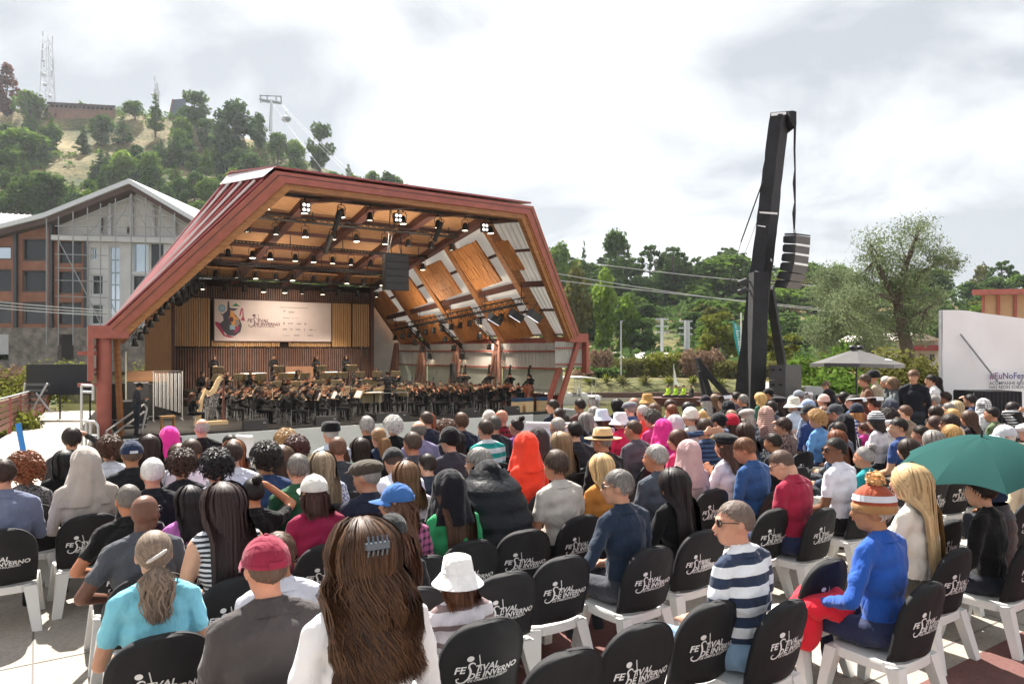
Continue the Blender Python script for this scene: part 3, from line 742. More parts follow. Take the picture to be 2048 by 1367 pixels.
def mixmat_ground():
 m = bpy.data.materials.new('hillside'); m.use_nodes = True; t = m.node_tree; p = t.nodes['Principled BSDF']; L = t.links.new
 tcn = t.nodes.new('ShaderNodeTexCoord')
 n = t.nodes.new('ShaderNodeTexNoise'); n.inputs['Scale'].default_value = .035; n.inputs['Detail'].default_value = 8; n.inputs['Roughness'].default_value = .6
 L(tcn.outputs['Object'], n.inputs['Vector'])
 r = t.nodes.new('ShaderNodeValToRGB'); e0, e1 = r.color_ramp.elements
 e0.position = .38; e0.color = (.055, .075, .028, 1); e1.position = .62; e1.color = (.30, .235, .125, 1)
 e2 = r.color_ramp.elements.new(.48); e2.color = (.14, .125, .055, 1)
 L(n.outputs['Fac'], r.inputs[0])
 n2 = t.nodes.new('ShaderNodeTexNoise'); n2.inputs['Scale'].default_value = 1.1; n2.inputs['Detail'].default_value = 6
 L(tcn.outputs['Object'], n2.inputs['Vector'])
 mr = t.nodes.new('ShaderNodeMapRange'); mr.inputs[1].default_value = .3; mr.inputs[2].default_value = .7; mr.inputs[3].default_value = .55; mr.inputs[4].default_value = 1.35; L(n2.outputs['Fac'], mr.inputs[0])
 h = t.nodes.new('ShaderNodeVectorMath'); h.operation = 'SCALE'; L(r.outputs[0], h.inputs[0]); L(mr.outputs[0], h.inputs['Scale'])
 L(h.outputs[0], p.inputs['Base Color']); p.inputs['Roughness'].default_value = .95; p.inputs['Specular IOR Level'].default_value = .1
 b = t.nodes.new('ShaderNodeBump'); b.inputs['Strength'].default_value = .8; b.inputs['Distance'].default_value = .6; L(n2.outputs['Fac'], b.inputs['Height']); L(b.outputs[0], p.inputs['Normal'])
 return m
ys = list(np.concatenate([np.linspace(8, 60, 60), np.linspace(61, 300, 130), np.linspace(306, 700, 20)]))
na = 230; V = []; Fc = []
for Y in ys:
 for i in range(na):
  a = lerp(-1.35, 1.35, i / (na - 1)); X = a * max(Y, 40.0)
  V.append((X, Y, terrain(X, Y)))
for j in range(len(ys) - 1):
 for i in range(na - 1): Fc.append((j * na + i, j * na + i + 1, (j + 1) * na + i + 1, (j + 1) * na + i))
m = MB(); m.add(V, Fc, 0, True); m.build('terrain', mixmat_ground(), kind='structure')
# lake
wm = bpy.data.materials.new('lake_water'); wm.use_nodes = True; p_ = wm.node_tree.nodes['Principled BSDF']
p_.inputs['Base Color'].default_value = (.10, .10, .035, 1); p_.inputs['Roughness'].default_value = .12
_n2 = wm.node_tree.nodes.new('ShaderNodeTexNoise'); _n2.inputs['Scale'].default_value = 1.6; _n2.inputs['Detail'].default_value = 4
_tc = wm.node_tree.nodes.new('ShaderNodeTexCoord'); wm.node_tree.links.new(_tc.outputs['Object'], _n2.inputs['Vector'])
_b = wm.node_tree.nodes.new('ShaderNodeBump'); _b.inputs['Strength'].default_value = .25; _b.inputs['Distance'].default_value = .1
wm.node_tree.links.new(_n2.outputs['Fac'], _b.inputs['Height']); wm.node_tree.links.new(_b.outputs[0], p_.inputs['Normal'])
m = MB(); m.add([(-60, 6, WATER_Z), (140, 6, WATER_Z), (140, 64, WATER_Z), (-60, 64, WATER_Z)], [(0, 1, 2, 3)]); m.build('lake_water', wm, kind='structure')
# the audience's terrace (edge parallel to the stage) with a red paved strip
def pavemat(name, c, c2, joint=2.4):
 m = bpy.data.materials.new(name); m.use_nodes = True; t = m.node_tree; p = t.nodes['Principled BSDF']; L = t.links.new
 tcn = t.nodes.new('ShaderNodeTexCoord')
 n = t.nodes.new('ShaderNodeTexNoise'); n.inputs['Scale'].default_value = .8; n.inputs['Detail'].default_value = 9; n.inputs['Roughness'].default_value = .65; L(tcn.outputs['Object'], n.inputs['Vector'])
 r = t.nodes.new('ShaderNodeValToRGB'); r.color_ramp.elements[0].position = .3; r.color_ramp.elements[1].position = .7; r.color_ramp.elements[0].color = (*c2, 1); r.color_ramp.elements[1].color = (*c, 1); L(n.outputs['Fac'], r.inputs[0])
 n3 = t.nodes.new('ShaderNodeTexNoise'); n3.inputs['Scale'].default_value = 45; n3.inputs['Detail'].default_value = 3; L(tcn.outputs['Object'], n3.inputs['Vector'])
 mr = t.nodes.new('ShaderNodeMapRange'); mr.inputs[1].default_value = .25; mr.inputs[2].default_value = .75; mr.inputs[3].default_value = .82; mr.inputs[4].default_value = 1.15; L(n3.outputs['Fac'], mr.inputs[0])
 h = t.nodes.new('ShaderNodeVectorMath'); h.operation = 'SCALE'; L(r.outputs[0], h.inputs[0]); L(mr.outputs[0], h.inputs['Scale']); L(h.outputs[0], p.inputs['Base Color'])
 p.inputs['Roughness'].default_value = .85; p.inputs['Specular IOR Level'].default_value = .25
 b = t.nodes.new('ShaderNodeBump'); b.inputs['Strength'].default_value = .2; b.inputs['Distance'].default_value = .01; L(n3.outputs['Fac'], b.inputs['Height']); L(b.outputs[0], p.inputs['Normal'])
 return m
M_pave = pavemat('terrace_concrete', (.40, .355, .305), (.30, .265, .23))
M_redpave = pavemat('red_paving', (.19, .085, .075), (.14, .066, .06))
m = MB(); m.slab([S(-60, -60, -2.6), S(90, -60, -2.6), S(90, -16.2, -2.6), S(-60, -16.2, -2.6)], (0, 0, 1), 2.6); terr = m.build('terrace_ground', M_pave, kind='structure')
# red strip behind the last row, and a red aisle band
t0_, q0_ = stage_tq(2.6, 4.375)
m = MB(); m.add([S(-60, -60, .004), S(90, -60, .004), S(90, q0_, .004), S(t0_ - .8, q0_, .004), S(t0_ - .8, -60, .004)], [(0, 1, 2, 3, 4)]); m.build('red_paving', M_redpave, kind='structure')
ta, _ = stage_tq(.30, 4.9)
m = MB(); m.add([S(ta - .75, q0_ - 1.2, .004), S(ta + .55, q0_ - 1.2, .004), S(ta + .55, -17, .004), S(ta - .75, -17, .004)], [(0, 1, 2, 3)]); m.build('red_paving_aisle', M_redpave, kind='structure')
# expansion joints in the terrace
M_joint = mat('joint_seal', (.16, .14, .125), .9)
m = MB()
for k in range(-3, 9):
 t = ta - 12 + k * 3.0
 m.add([S(t, -34, .003), S(t + .012, -34, .003), S(t + .012, -16.3, .003), S(t, -16.3, .003)], [(0, 1, 2, 3)])
for k in range(5):
 q = -17.5 - k * 3.1
 m.add([S(-8, q, .0025), S(40, q, .0025), S(40, q + .012, .0025), S(-8, q + .012, .0025)], [(0, 1, 2, 3)])
m.build('pavement_joints', M_joint, kind='structure')
# garden strip between terrace and stage on the near side: sloping concrete ramp
rp = [(-330, 1075, -.012), (120, 1075, -.012), (196, 822, -.55), (95, 822, -.55)]
P = []
for x, y, h in rp:
 Z = F * (EYE - h) / (y - YH); P.append(Vector(((x - 1024) * Z / F, Z, h)))
P0 = [p + Vector((0, 0, .02)) for p in P]
m = MB(); m.slab([p - Vector((0, 0, .5)) for p in P0], (0, 0, 1), .5); m.build('concrete_ramp', M_pave, kind='structure')
RAMP = P0
# open ground to the right of the seats, as far as the lake wall
m = MB(); m.slab([Vector(p) for p in ((4.4, 8.5, -2.6), (70, 8.5, -2.6), (70, 47, -2.6), (15.2, 47, -2.6))], (0, 0, 1), 2.594); m.build('side_plaza_ground', M_pave, kind='structure')

# ------------------------------------------------------------------ foliage
def leaf_mesh(name, lobes, n, size, mt, flat=.35, seed=1, droop=0.0, aspect=1.0, shell=.55):
 """crown of n leaf clumps spread through ellipsoid lobes (cx,cy,cz,rx,ry,rz)"""
 g = np.random.RandomState(seed); lo = np.array(lobes, float)
 vol = lo[:, 3] * lo[:, 4] * lo[:, 5]; vol = vol ** .75; idx = g.choice(len(lo), n, p=vol / vol.sum())
 d = g.normal(size=(n, 3)); d /= np.linalg.norm(d, axis=1)[:, None]
 r = shell + (1 - shell) * g.rand(n) ** .6
 wob = 1 + .22 * np.sin(d[:, 0] * 7 + idx) * np.cos(d[:, 2] * 6 + idx * 2) + .12 * g.normal(size=n)
 c = lo[idx, :3] + d * lo[idx, 3:] * (r * wob)[:, None]
 nr = d * (1 - flat) + g.normal(size=(n, 3)) * .55 + np.array([0, 0, flat]); nr /= np.linalg.norm(nr, axis=1)[:, None]
 up = g.normal(size=(n, 3)); up[:, 2] -= droop
 a = np.cross(nr, up); a /= np.linalg.norm(a, axis=1)[:, None] + 1e-9; b = np.cross(nr, a)
 s = size * (.6 + .8 * g.rand(n)); sa = (s * .5)[:, None]; sb = (s * .5 * aspect)[:, None]
 bend = nr * (s * .18)[:, None]
 V = np.stack([c - a * sa - bend * .6, c - b * sb * .9 + a * sa * .1, c + a * sa - bend * .6, c + b * sb * .9 - a * sa * .1], 1).reshape(-1, 3)
 me = bpy.data.meshes.new(name)
 me.vertices.add(4 * n); me.vertices.foreach_set('co', V.ravel())
 me.loops.add(4 * n); me.loops.foreach_set('vertex_index', np.arange(4 * n))
 me.polygons.add(n); me.polygons.foreach_set('loop_start', np.arange(n) * 4); me.polygons.foreach_set('loop_total', np.full(n, 4))
 me.update(calc_edges=True)
 at = me.attributes.new('tint', 'FLOAT', 'FACE')
 lt = g.rand(len(lo))
 at.data.foreach_set('value', np.clip(.15 + .45 * g.rand(n) * .9 + .4 * lt[idx] * .9, 0, 1))
 me.materials.append(mt)
 return me
def trunk_mesh(name, h, r, limbs, mt, seed=1, wob=.05):
 rnd = random.Random(seed); b = MB(); pts = [Vector((0, 0, -.3))]; n = 6
 for i in range(1, n + 1): pts.append(Vector((rnd.uniform(-wob, wob) * h * .3, rnd.uniform(-wob, wob) * h * .3, h * i / n)))
 b.path(pts, [lerp(r, r * .35, i / n) for i in range(n + 1)], 7)
 for (z, dx_, dy_, dz_, rr_) in limbs:
  p = Vector((0, 0, z)); e_ = Vector((dx_, dy_, z + dz_)); mid = p.lerp(e_, .5) + Vector((0, 0, -abs(dz_) * .1))
  b.path([p, mid, e_], [rr_, rr_ * .7, rr_ * .25], 5)
 return b.mesh(name, mt)
M_bark = mat('bark', (.085, .065, .05), .9, var=.3, vscale=5, bump=.5, bscale=20)
M_barkl = mat('pale_bark', (.16, .135, .115), .9, var=.3, vscale=4, bump=.4, bscale=15)
L_dark = leafmat('dark_evergreen_leaf', (.036, .07, .026), (.115, .18, .05))
L_mid = leafmat('mid_green_leaf', (.05, .10, .02), (.17, .26, .05))
L_lime = leafmat('lime_leaf', (.07, .14, .02), (.22, .32, .05), .45)
L_olive = leafmat('olive_leaf', (.07, .08, .022), (.20, .19, .06))
L_grey = leafmat('grey_green_leaf', (.075, .10, .052), (.22, .27, .145), .4)
L_rust = leafmat('rust_leaf', (.05, .03, .025), (.20, .07, .04))
L_yel = leafmat('yellow_green_leaf', (.09, .11, .02), (.24, .25, .05))
L_twig = leafmat('dry_twig_leaf', (.14, .09, .06), (.30, .20, .14), .2)
rnd = random.Random(11)
def rlobes(seed, n, R_, z0, z1, rmin, rmax, flat=.85):
 g = random.Random(seed); out = []
 for i in range(n):
  z = lerp(z0, z1, g.random()); k = math.sin(math.pi * min(1, max(.12, (z - z0 + .3) / (z1 - z0 + .6)))); a = g.uniform(0, 6.28); rr_ = R_ * k * math.sqrt(g.random())
  r = g.uniform(rmin, rmax); out.append((rr_ * math.cos(a), rr_ * math.sin(a), z, r, r, r * flat))
 return out
KIND = {}
def add_kind(nm, variants, trunk): KIND[nm] = (variants, trunk)
# unit trees about 10 m tall
add_kind('broad', [leaf_mesh('crown', rlobes(s, 20, 3.3, 2.4, 8.6, 1.0, 1.9), 2300, .62, L_mid, seed=s) for s in (1, 2, 3)], trunk_mesh('trunk', 7, .28, [(3, 2, .5, 2, .12), (3.6, -1.8, .8, 2.2, .12), (4.4, .3, -1.9, 2, .1)], M_bark))
add_kind('dark', [leaf_mesh('crown', rlobes(s, 22, 2.7, 1.6, 9.0, .9, 1.6), 2400, .58, L_dark, seed=s) for s in (4, 5)], trunk_mesh('trunk', 8, .26, [(3, 1.8, .5, 1.6, .1), (4, -1.6, .8, 1.6, .1)], M_bark, 3))
def conifer(seed, mt, R_=2.3, z0=1.2):
 g = random.Random(seed); lo = []
 for i in range(11):
  z = z0 + (9.6 - z0) * i / 10; rad = R_ * (1 - (i / 10.6)) ** .8
  for k in range(6 if i < 7 else 3):
   a = g.uniform(0, 6.28); d = rad * g.uniform(.35, .8); lo.append((d * math.cos(a), d * math.sin(a), z + g.uniform(-.2, .2), rad * .42 + .18, rad * .42 + .18, .38))
 return leaf_mesh('crown', lo, 2300, .5, mt, flat=.2, seed=seed, droop=1.0, aspect=.6, shell=.2)
add_kind('conifer', [conifer(6, L_dark), conifer(7, L_dark, 2.9, .8)], trunk_mesh('trunk', 9.4, .22, [], M_bark, 5, .02))
add_kind('pine', [conifer(8, L_mid, 2.1, 2.2)], trunk_mesh('trunk', 9.2, .2, [], M_bark, 6, .03))
add_kind('lime', [leaf_mesh('crown', rlobes(9, 22, 1.9, .9, 9.2, .8, 1.4, 1.2), 2600, .5, L_lime, seed=9, flat=.1)], trunk_mesh('trunk', 7, .2, [(2, 1, .5, 3, .08), (2.4, -1, .3, 3, .08)], M_bark, 7))
add_kind('olive', [leaf_mesh('crown', rlobes(10, 18, 2.6, 1.4, 8.6, .9, 1.5, 1.1), 2200, .52, L_olive, seed=10, flat=.1)], trunk_mesh('trunk', 7, .2, [(2, 1.2, .5, 3, .08), (2.4, -1.2, .3, 3, .08)], M_bark, 8))
add_kind('rust', [leaf_mesh('crown', rlobes(12, 20, 2.2, 1.4, 9, .9, 1.5), 2000, .6, L_rust, seed=12)], trunk_mesh('trunk', 8, .26, [], M_bark, 9))
def arau(seed):
 g = random.Random(seed); lo = []; limbs = []
 for ring, (z, rad, k) in enumerate(((6.6, 3.0, 8), (7.8, 2.7, 8), (8.8, 2.0, 7), (9.5, .9, 4))):
  for i in range(k):
   a = 6.283 * i / k + g.uniform(-.25, .25) + ring; d = rad * g.uniform(.8, 1.1); zz_ = z + g.uniform(-.2, .5)
   lo.append((d * math.cos(a), d * math.sin(a), zz_ + .5, .62, .62, .42)); limbs.append((z - .5, d * math.cos(a), d * math.sin(a), .9, .07))
 return leaf_mesh('crown', lo, 1500, .42, L_dark, seed=seed, shell=.4), trunk_mesh('trunk', 9.2, .28, limbs, M_bark, seed, .01)
ca, ta_ = arau(14)
add_kind('araucaria', [ca], ta_)
KW = dict(broad=('broadleaf_tree', 'mid green broadleaf tree'), dark=('evergreen_tree', 'dense dark evergreen tree'), conifer=('conifer_tree', 'dark pointed conifer'), pine=('pine_tree', 'slender green pine'), lime=('poplar_tree', 'bright lime green poplar'), olive=('olive_green_tree', 'olive green upright tree'), rust=('rust_tree', 'rust red leaved tree'), araucaria=('araucaria_tree', 'umbrella shaped araucaria with tufted branches'))
def plant(kind, x, y_base, y_top, label, group=None, width=None, Yfix=None, seed=0):
 """tree whose foot the photograph shows at (x, y_base) on the terrain; real height follows from its depth"""
 a = (x - 1024) / F
 if Yfix: Y = Yfix
 else:
  Y = None; b = (YH - y_base) / F
  for k in range(2200):
   yy = 60 + k * .12
   if terrain(a * yy, yy) >= EYE + b * yy: Y = yy; break
  if Y is None: Y = 256
 X = a * Y; z = terrain(X, Y)
 H_ = (y_base - y_top) * Y / F
 if Yfix: H_ = EYE + (YH - y_top) * Y / F - z
 va, tr = KIND[kind]; nm, _ = KW[kind]; g = random.Random(int(x * 7 + y_top) + seed)
 o = thing(nm, label, 'tree', (X, Y, z - .1), g.uniform(0, 6.28), group)
 sh = H_ / 10; sw = sh if width is None else (width * Y / F) / ((2 * 3.9) if kind in ('broad',) else (2 * 3.4 if kind in ('dark', 'olive', 'rust') else 2 * 2.7 if kind != 'araucaria' else 2 * 3.7))
 o.scale = (sw, sw, sh)
 obj('trunk', tr, o); obj('crown', g.choice(va), o)
 return o
# trees that can be told apart on the near hill
T1 = [('dark', 390, 258, 180, 66, 'large round dark tree standing alone on the hill crest'),
      ('dark', 468, 330, 190, 92, 'tall broad dark tree on the hill beside the chairlift pylon'),
      ('dark', 518, 300, 220, 40, 'narrow dark tree just below the chairlift pylon'),
      ('conifer', 165, 308, 253, 44, 'lone small pine on the dry grass slope'),
      ('dark', 640, 345, 242, 58, 'dark leaning tree on the ridge right of the chairlift cables'),
      ('conifer', 692, 336, 303, 26, 'small conifer on the descending ridge'),
      ('broad', 724, 354, 328, 38, 'small round tree on the ridge near the grey roofed house'),
      ('rust', 14, 232, 126, 62, 'rust red tree at the photo’s upper left hilltop'),
      ('broad', 60, 245, 182, 70, 'green tree between the rust tree and the lattice mast'),
      ('pine', 311, 275, 188, 46, 'slender pine below the small antenna mast'),
      ('broad', 270, 240, 198, 44, 'rounded tree on the crest beside the small antenna mast'),
      ('dark', 205, 290, 224, 56, 'dark tree in front of the hilltop terrace building'),
      ('conifer', 246, 288, 226, 40, 'dark conifer at the right end of the hilltop building'),
      ('dark', 95, 425, 338, 112, 'large spreading dark tree above the pale roof'),
      ('broad', 40, 436, 360, 70, 'leafy green tree at the foot of the slope by the pale roof'),
      ('lime', 252, 372, 296, 62, 'bright green tree on the slope above the gable'),
      ('dark', 389, 402, 340, 48, 'small round dark tree between gable and red roof'),
      ('broad', 425, 425, 348, 58, 'green tree standing close to the red stage roof'),
      ('conifer', 440, 330, 244, 48, 'dark conifer half way up the hill left of the tall tree'),
      ('conifer', 350, 330, 262, 46, 'conifer in the middle of the hillside'),
      ('dark', 375, 335, 285, 44, 'dark bushy tree below the lone crest tree'),
      ('broad', 300, 380, 300, 50, 'green tree directly above the gable peak'),
      ('lime', 590, 330, 276, 50, 'light green bushy tree under the chairlift cables'),
      ('broad', 556, 330, 262, 46, 'green tree beneath the chairlift pylon'),
      ('lime', 55, 330, 252, 110, 'big bright green bamboo clump on the upper slope'),
      ('lime', 20, 345, 286, 70, 'bright green bamboo clump at the left edge'),
      ('conifer', 45, 360, 296, 36, 'dark pointed conifer below the bamboo'),
      ('dark', 500, 372, 300, 60, 'dark tree behind the peak of the red roof')]
for (k, x, yb, yt, w, lab) in T1: plant(k, x, yb, yt, lab, width=w)
rnd = random.Random(5); cnt = 0
for i in range(230):
 x = rnd.uniform(-60, 830); yb = rnd.uniform(262, 470)
 top = pw(x, [(a, c) for a, b, c in RIDGE])
 if yb < top + 28: continue
 if 110 < x < 345 and yb < 345 + (230 - x) * .25: continue      # dry grass clearing
 k = rnd.choice(['broad', 'conifer', 'conifer', 'dark', 'dark', 'pine', 'lime' if rnd.random() < .4 else 'broad'])
 hp = rnd.uniform(38, 72); plant(k, x, yb, yb - hp, KW[k][1] + ' in the wood on the hillside behind the stage', KW[k][0] + ' in the hillside wood', width=hp * rnd.uniform(.6, .85)); cnt += 1
# far bank wood on the right
T2 = [('dark', 1232, 600, 452, 78, 'tallest dark tree cluster on the skyline right of the stage'),
      ('conifer', 1168, 560, 480, 30, 'small pointed conifer on the skyline beside the roof edge'),
      ('broad', 1125, 600, 476, 70, 'round tree on the skyline touching the roof edge'),
      ('olive', 1150, 690, 525, 84, 'brownish green tall tree right beside the red roof'),
      ('lime', 1205, 650, 520, 60, 'yellow green tree behind the power lines'),
      ('lime', 1246, 688, 584, 62, 'bright lime green tree standing free before the dark wood'),
      ('araucaria', 1345, 640, 500, 74, 'araucaria with tufted crown on the skyline'),
      ('araucaria', 1300, 640, 497, 66, 'araucaria left of its taller neighbour on the skyline'),
      ('araucaria', 1392, 640, 520, 54, 'smaller araucaria right of the skyline pair'),
      ('broad', 1450, 650, 508, 150, 'very broad round tree crown left of the black tower'),
      ('dark', 1410, 660, 535, 70, 'dark tree below the broad round crown'),
      ('broad', 1595, 660, 520, 90, 'round green tree just right of the black tower'),
      ('dark', 1985, 670, 548, 70, 'dark tree above the brown roofed building'),
      ('broad', 2035, 670, 543, 80, 'leafy tree at the right picture edge above the brown roof'),
      ('dark', 1935, 690, 560, 60, 'dark tree left of the brown roofed building')]
for (k, x, yb, yt, w, lab) in T2:
 plant(k, x, yb, yt, lab, width=w, Yfix=(95 if k in ('lime', 'olive') else 150))
for i in range(135):
 x = rnd.uniform(1085, 2100 if i < 95 else 1640); yt = rnd.uniform(520, 640) if i < 95 else rnd.uniform(500, 570); Y = lerp(168, 92, (yt - 520) / 120) + rnd.uniform(-6, 6)
 k = rnd.choice(['dark', 'dark', 'broad', 'broad', 'dark', 'araucaria' if yt < 545 else 'dark', 'olive'])
 plant(k, x, 0, yt, KW[k][1] + ' in the wood on the far lake shore', KW[k][0] + ' in the far shore wood', width=rnd.uniform(55, 95), Yfix=Y)
for i in range(14):
 x = rnd.uniform(840, 1090); plant('dark', x, 0, rnd.uniform(560, 620), 'dense dark evergreen tree hidden behind the stage roof', 'trees behind the stage', width=70, Yfix=rnd.uniform(110, 150))
# low scrub that nobody could count, all over the slopes
def scrub(name, n, xr, Yr, size, mt, seed, kind='stuff', ok=None):
 g = random.Random(seed); lo = []
 while len(lo) < n:
  Y = g.uniform(*Yr); x = g.uniform(*xr); X = (x - 1024) / F * Y
  if ok and not ok(x, X, Y): continue
  z = terrain(X, Y); s_ = g.uniform(.5, 1.4) * size; lo.append((X, Y, z + s_ * .35, s_, s_, s_ * .7))
 o = obj(name, leaf_mesh(name, lo, n * 14, size * .55, mt, seed=seed), kind=kind)
 o['label'] = 'low green scrub covering the slopes'; o['category'] = 'scrub'
def clear_ok(x, X, Y):
 k = (Y - 88) / 172
 if 110 < x < 430 and .45 < k < .96 and int(X * 7 + Y * 3) % 7: return False
 return mnoise.noise(Vector((X * .03, Y * .03, 1.7))) > -.05 or k < .25
scrub('hillside_scrub', 2500, (-150, 900), (86, 262), 1.7, L_mid, 21, ok=clear_ok)
scrub('shore_scrub', 900, (1080, 2150), (72, 170), 1.8, L_dark, 22)
# ================================================================== gabled building behind the stage, under repair
def holes_wall(b, x0, x1, z0, z1, holes, y0, th, m=0):
 """wall of boxes around rectangular openings, local x/z plane, from y0 back by th"""
 xs = sorted({x0, x1, *[max(x0, min(x1, h[0])) for h in holes], *[max(x0, min(x1, h[1])) for h in holes]})
 zs = sorted({z0, z1, *[max(z0, min(z1, h[2])) for h in holes], *[max(z0, min(z1, h[3])) for h in holes]})
 for a, c in zip(xs, xs[1:]):
  run = None
  for e_, f in zip(zs, zs[1:]):
   mx, mz = (a + c) / 2, (e_ + f) / 2
   solid = not any(h[0] < mx < h[1] and h[2] < mz < h[3] for h in holes)
   if solid: run = (run[0], f) if run else (e_, f)
   if (not solid or f == zs[-1]) and run:
    b.box(((a + c) / 2, y0 + th / 2, (run[0] + run[1]) / 2), (c - a, th, run[1] - run[0]), m); run = None
ZB = 66.0
def bl(x, y): p = W(x, y, ZB); return p.x, p.z
M_brickp = mat('red_brick_render', (.27, .12, .075), .85, var=.18, vscale=1.2, bump=.3, bscale=8)
M_wwall = mat('white_render', (.58, .58, .59), .8, var=.07, vscale=.8)
M_glass = mat('dark_window_glass', (.02, .024, .028), .08, .6)
M_glassb = mat('mirror_window_glass', (.55, .62, .68), .06, metal=.85)
M_roofedge = mat('pale_roof_edge', (.60, .62, .65), .5, var=.06)
M_soffit = mat('brown_soffit', (.10, .065, .06), .8)
M_stone = mat('rubble_stone', (.20, .175, .155), .9, var=.45, vscale=1.6, bump=.8, bscale=3)
gb = thing('gabled_building', 'brick and white gabled building under repair with scaffolding behind the stage roof', 'building', (bl(200, 700)[0], ZB, -1.0))
GL = lambda b, nm, mt, par=gb: (lambda o: o)(obj(nm, (lambda me: (me.transform(Matrix.Translation((-gb.location.x, -ZB, 1.0))), me)[1])(b.mesh(nm, mt)), par))
def rects(L):
 out = []
 for x0, y0, x1, y1 in L:
  a, z1 = bl(x0, y0); c, z0 = bl(x1, y1); out.append((a, c, z0, z1))
 return out
hb = rects([(-30, 492, 23, 519), (45, 477, 93, 522), (117, 482, 164, 527), (-30, 538, 23, 583), (44, 540, 93, 584), (115, 542, 163, 587), (-30, 602, 23, 647), (44, 603, 93, 648), (115, 604, 163, 649)])
hw = rects([(182, 495, 195, 520), (183, 549, 207, 590), (182, 608, 207, 649), (218, 492, 241, 648), (264, 485, 297, 545), (299, 485, 329, 545), (264, 549, 297, 590), (299, 549, 329, 590)])
xa, _ = bl(-60, 0); xm, _ = bl(174, 0); xe, _ = bl(420, 0); _, zt = bl(0, 472); _, zb_ = bl(0, 655); _, z0_ = bl(0, 700)
b = MB(); holes_wall(b, xa, xm, zb_, zt, hb, ZB, .4); GL(b, 'brick_wall', M_brickp)
b = MB(); holes_wall(b, xm + .003, xe, zb_, zt, hw, ZB - .05, .4); GL(b, 'white_wall', M_wwall)
b = MB(); b.slab([Vector((xa, ZB, zt + .003)), Vector((xm, ZB, zt + .003)), Vector((bl(174, 400)[0], ZB, bl(0, 408)[1])), Vector((bl(104, 0)[0], ZB, bl(0, 436)[1])), Vector((xa, ZB, bl(0, 470)[1]))], (0, 1, 0), .4); GL(b, 'gable_infill', M_brickp) if False else None
b = MB(); P = [(-60, 472), (104, 471), (104, 437), (-60, 481)]
b.slab([Vector((bl(x, y)[0], ZB, bl(x, y)[1] + (.003 if y > 470 else 0))) for x, y in ((-60, 471.5), (104, 471.5), (104, 438), (40, 455), (-60, 471))], (0, 1, 0), .4); GL(b, 'brick_gable', M_brickp)
b = MB(); holes_wall(b, xa, xe, z0_ - 2, zb_ - .003, rects([(-8, 668, 20, 720), (118, 668, 150, 720)]), ZB - .2, .6); GL(b, 'stone_base', M_stone)
b = MB(); b.box(((xa + xe) / 2, ZB + 9, (z0_ + zt) / 2), (xe - xa, .3, zt - z0_ + 2)); b.box(((xa + xe) / 2, ZB + 5, bl(0, 530)[1]), (xe - xa, 8, .3)); b.box(((xa + xe) / 2, ZB + 5, bl(0, 594)[1]), (xe - xa, 8, .3)); GL(b, 'interior_floor', mat('dim_interior', (.09, .08, .08), .9))
for i, h in enumerate(hb + hw):
 a, c, e_, f = h; big = i == len(hb) + 3
 fr = MB()
 for (u0, u1, v0, v1) in ((a, a + .12, e_, f), (c - .12, c, e_, f), (a + .12, c - .12, e_, e_ + .12), (a + .12, c - .12, f - .12, f)): fr.box(((u0 + u1) / 2, ZB + .12, (v0 + v1) / 2), (u1 - u0, .12, v1 - v0))
 w = GL(fr, 'window', M_soffit if i < len(hb) else M_roofedge)
 if i in (0,) or i >= len(hb):
  g = MB(); g.box(((a + c) / 2, ZB + .16, (e_ + f) / 2), (c - a - .2, .03, f - e_ - .2)); go = g.build('pane', M_glassb if (big or i in (0, len(hb), len(hb) + 4)) else M_glass); go.data.transform(Matrix.Translation((-gb.location.x, -ZB, 1.0))); go.parent = w
 else:
  g = MB(); g.box(((a + c) / 2, ZB + .3, (e_ + f) / 2), (c - a - .2, .03, f - e_ - .2)); go = g.build('pane', M_glass); go.data.transform(Matrix.Translation((-gb.location.x, -ZB, 1.0))); go.parent = w
for x in (34, 105, 174):
 xx, _ = bl(x, 0); top = bl(0, 430 if x == 105 else 452 if x == 34 else 470)[1]
 b = MB(); b.box((xx, ZB - .18, (top + bl(0, 655)[1]) / 2), (.3, .3, top - bl(0, 655)[1])); GL(b, 'steel_column', mat('dark_column', (.05, .055, .065), .6))
# roof: two slopes with pale edge, brown soffit, running back
rl = [(-70, 474), (104, 430), (271, 363), (404, 441), (440, 462)]
for (xA, yA), (xB, yB) in zip(rl, rl[1:]):
 pA, pB = W(xA, yA, ZB), W(xB, yB, ZB); n_ = Vector((0, 0, 1))
 b = MB(); P = [Vector((pA.x, ZB - 1.2, pA.z)), Vector((pB.x, ZB - 1.2, pB.z)), Vector((pB.x, ZB + 16, pB.z)), Vector((pA.x, ZB + 16, pA.z))]
 b.slab(P, (0, 0, -1), .45); GL(b, 'roof_slab', M_roofedge)
 b = MB(); b.slab([p + Vector((0, .25 if i_ < 2 else 0, -.455)) for i_, p in enumerate(P)], (0, 0, -1), .5); GL(b, 'roof_soffit', M_soffit)
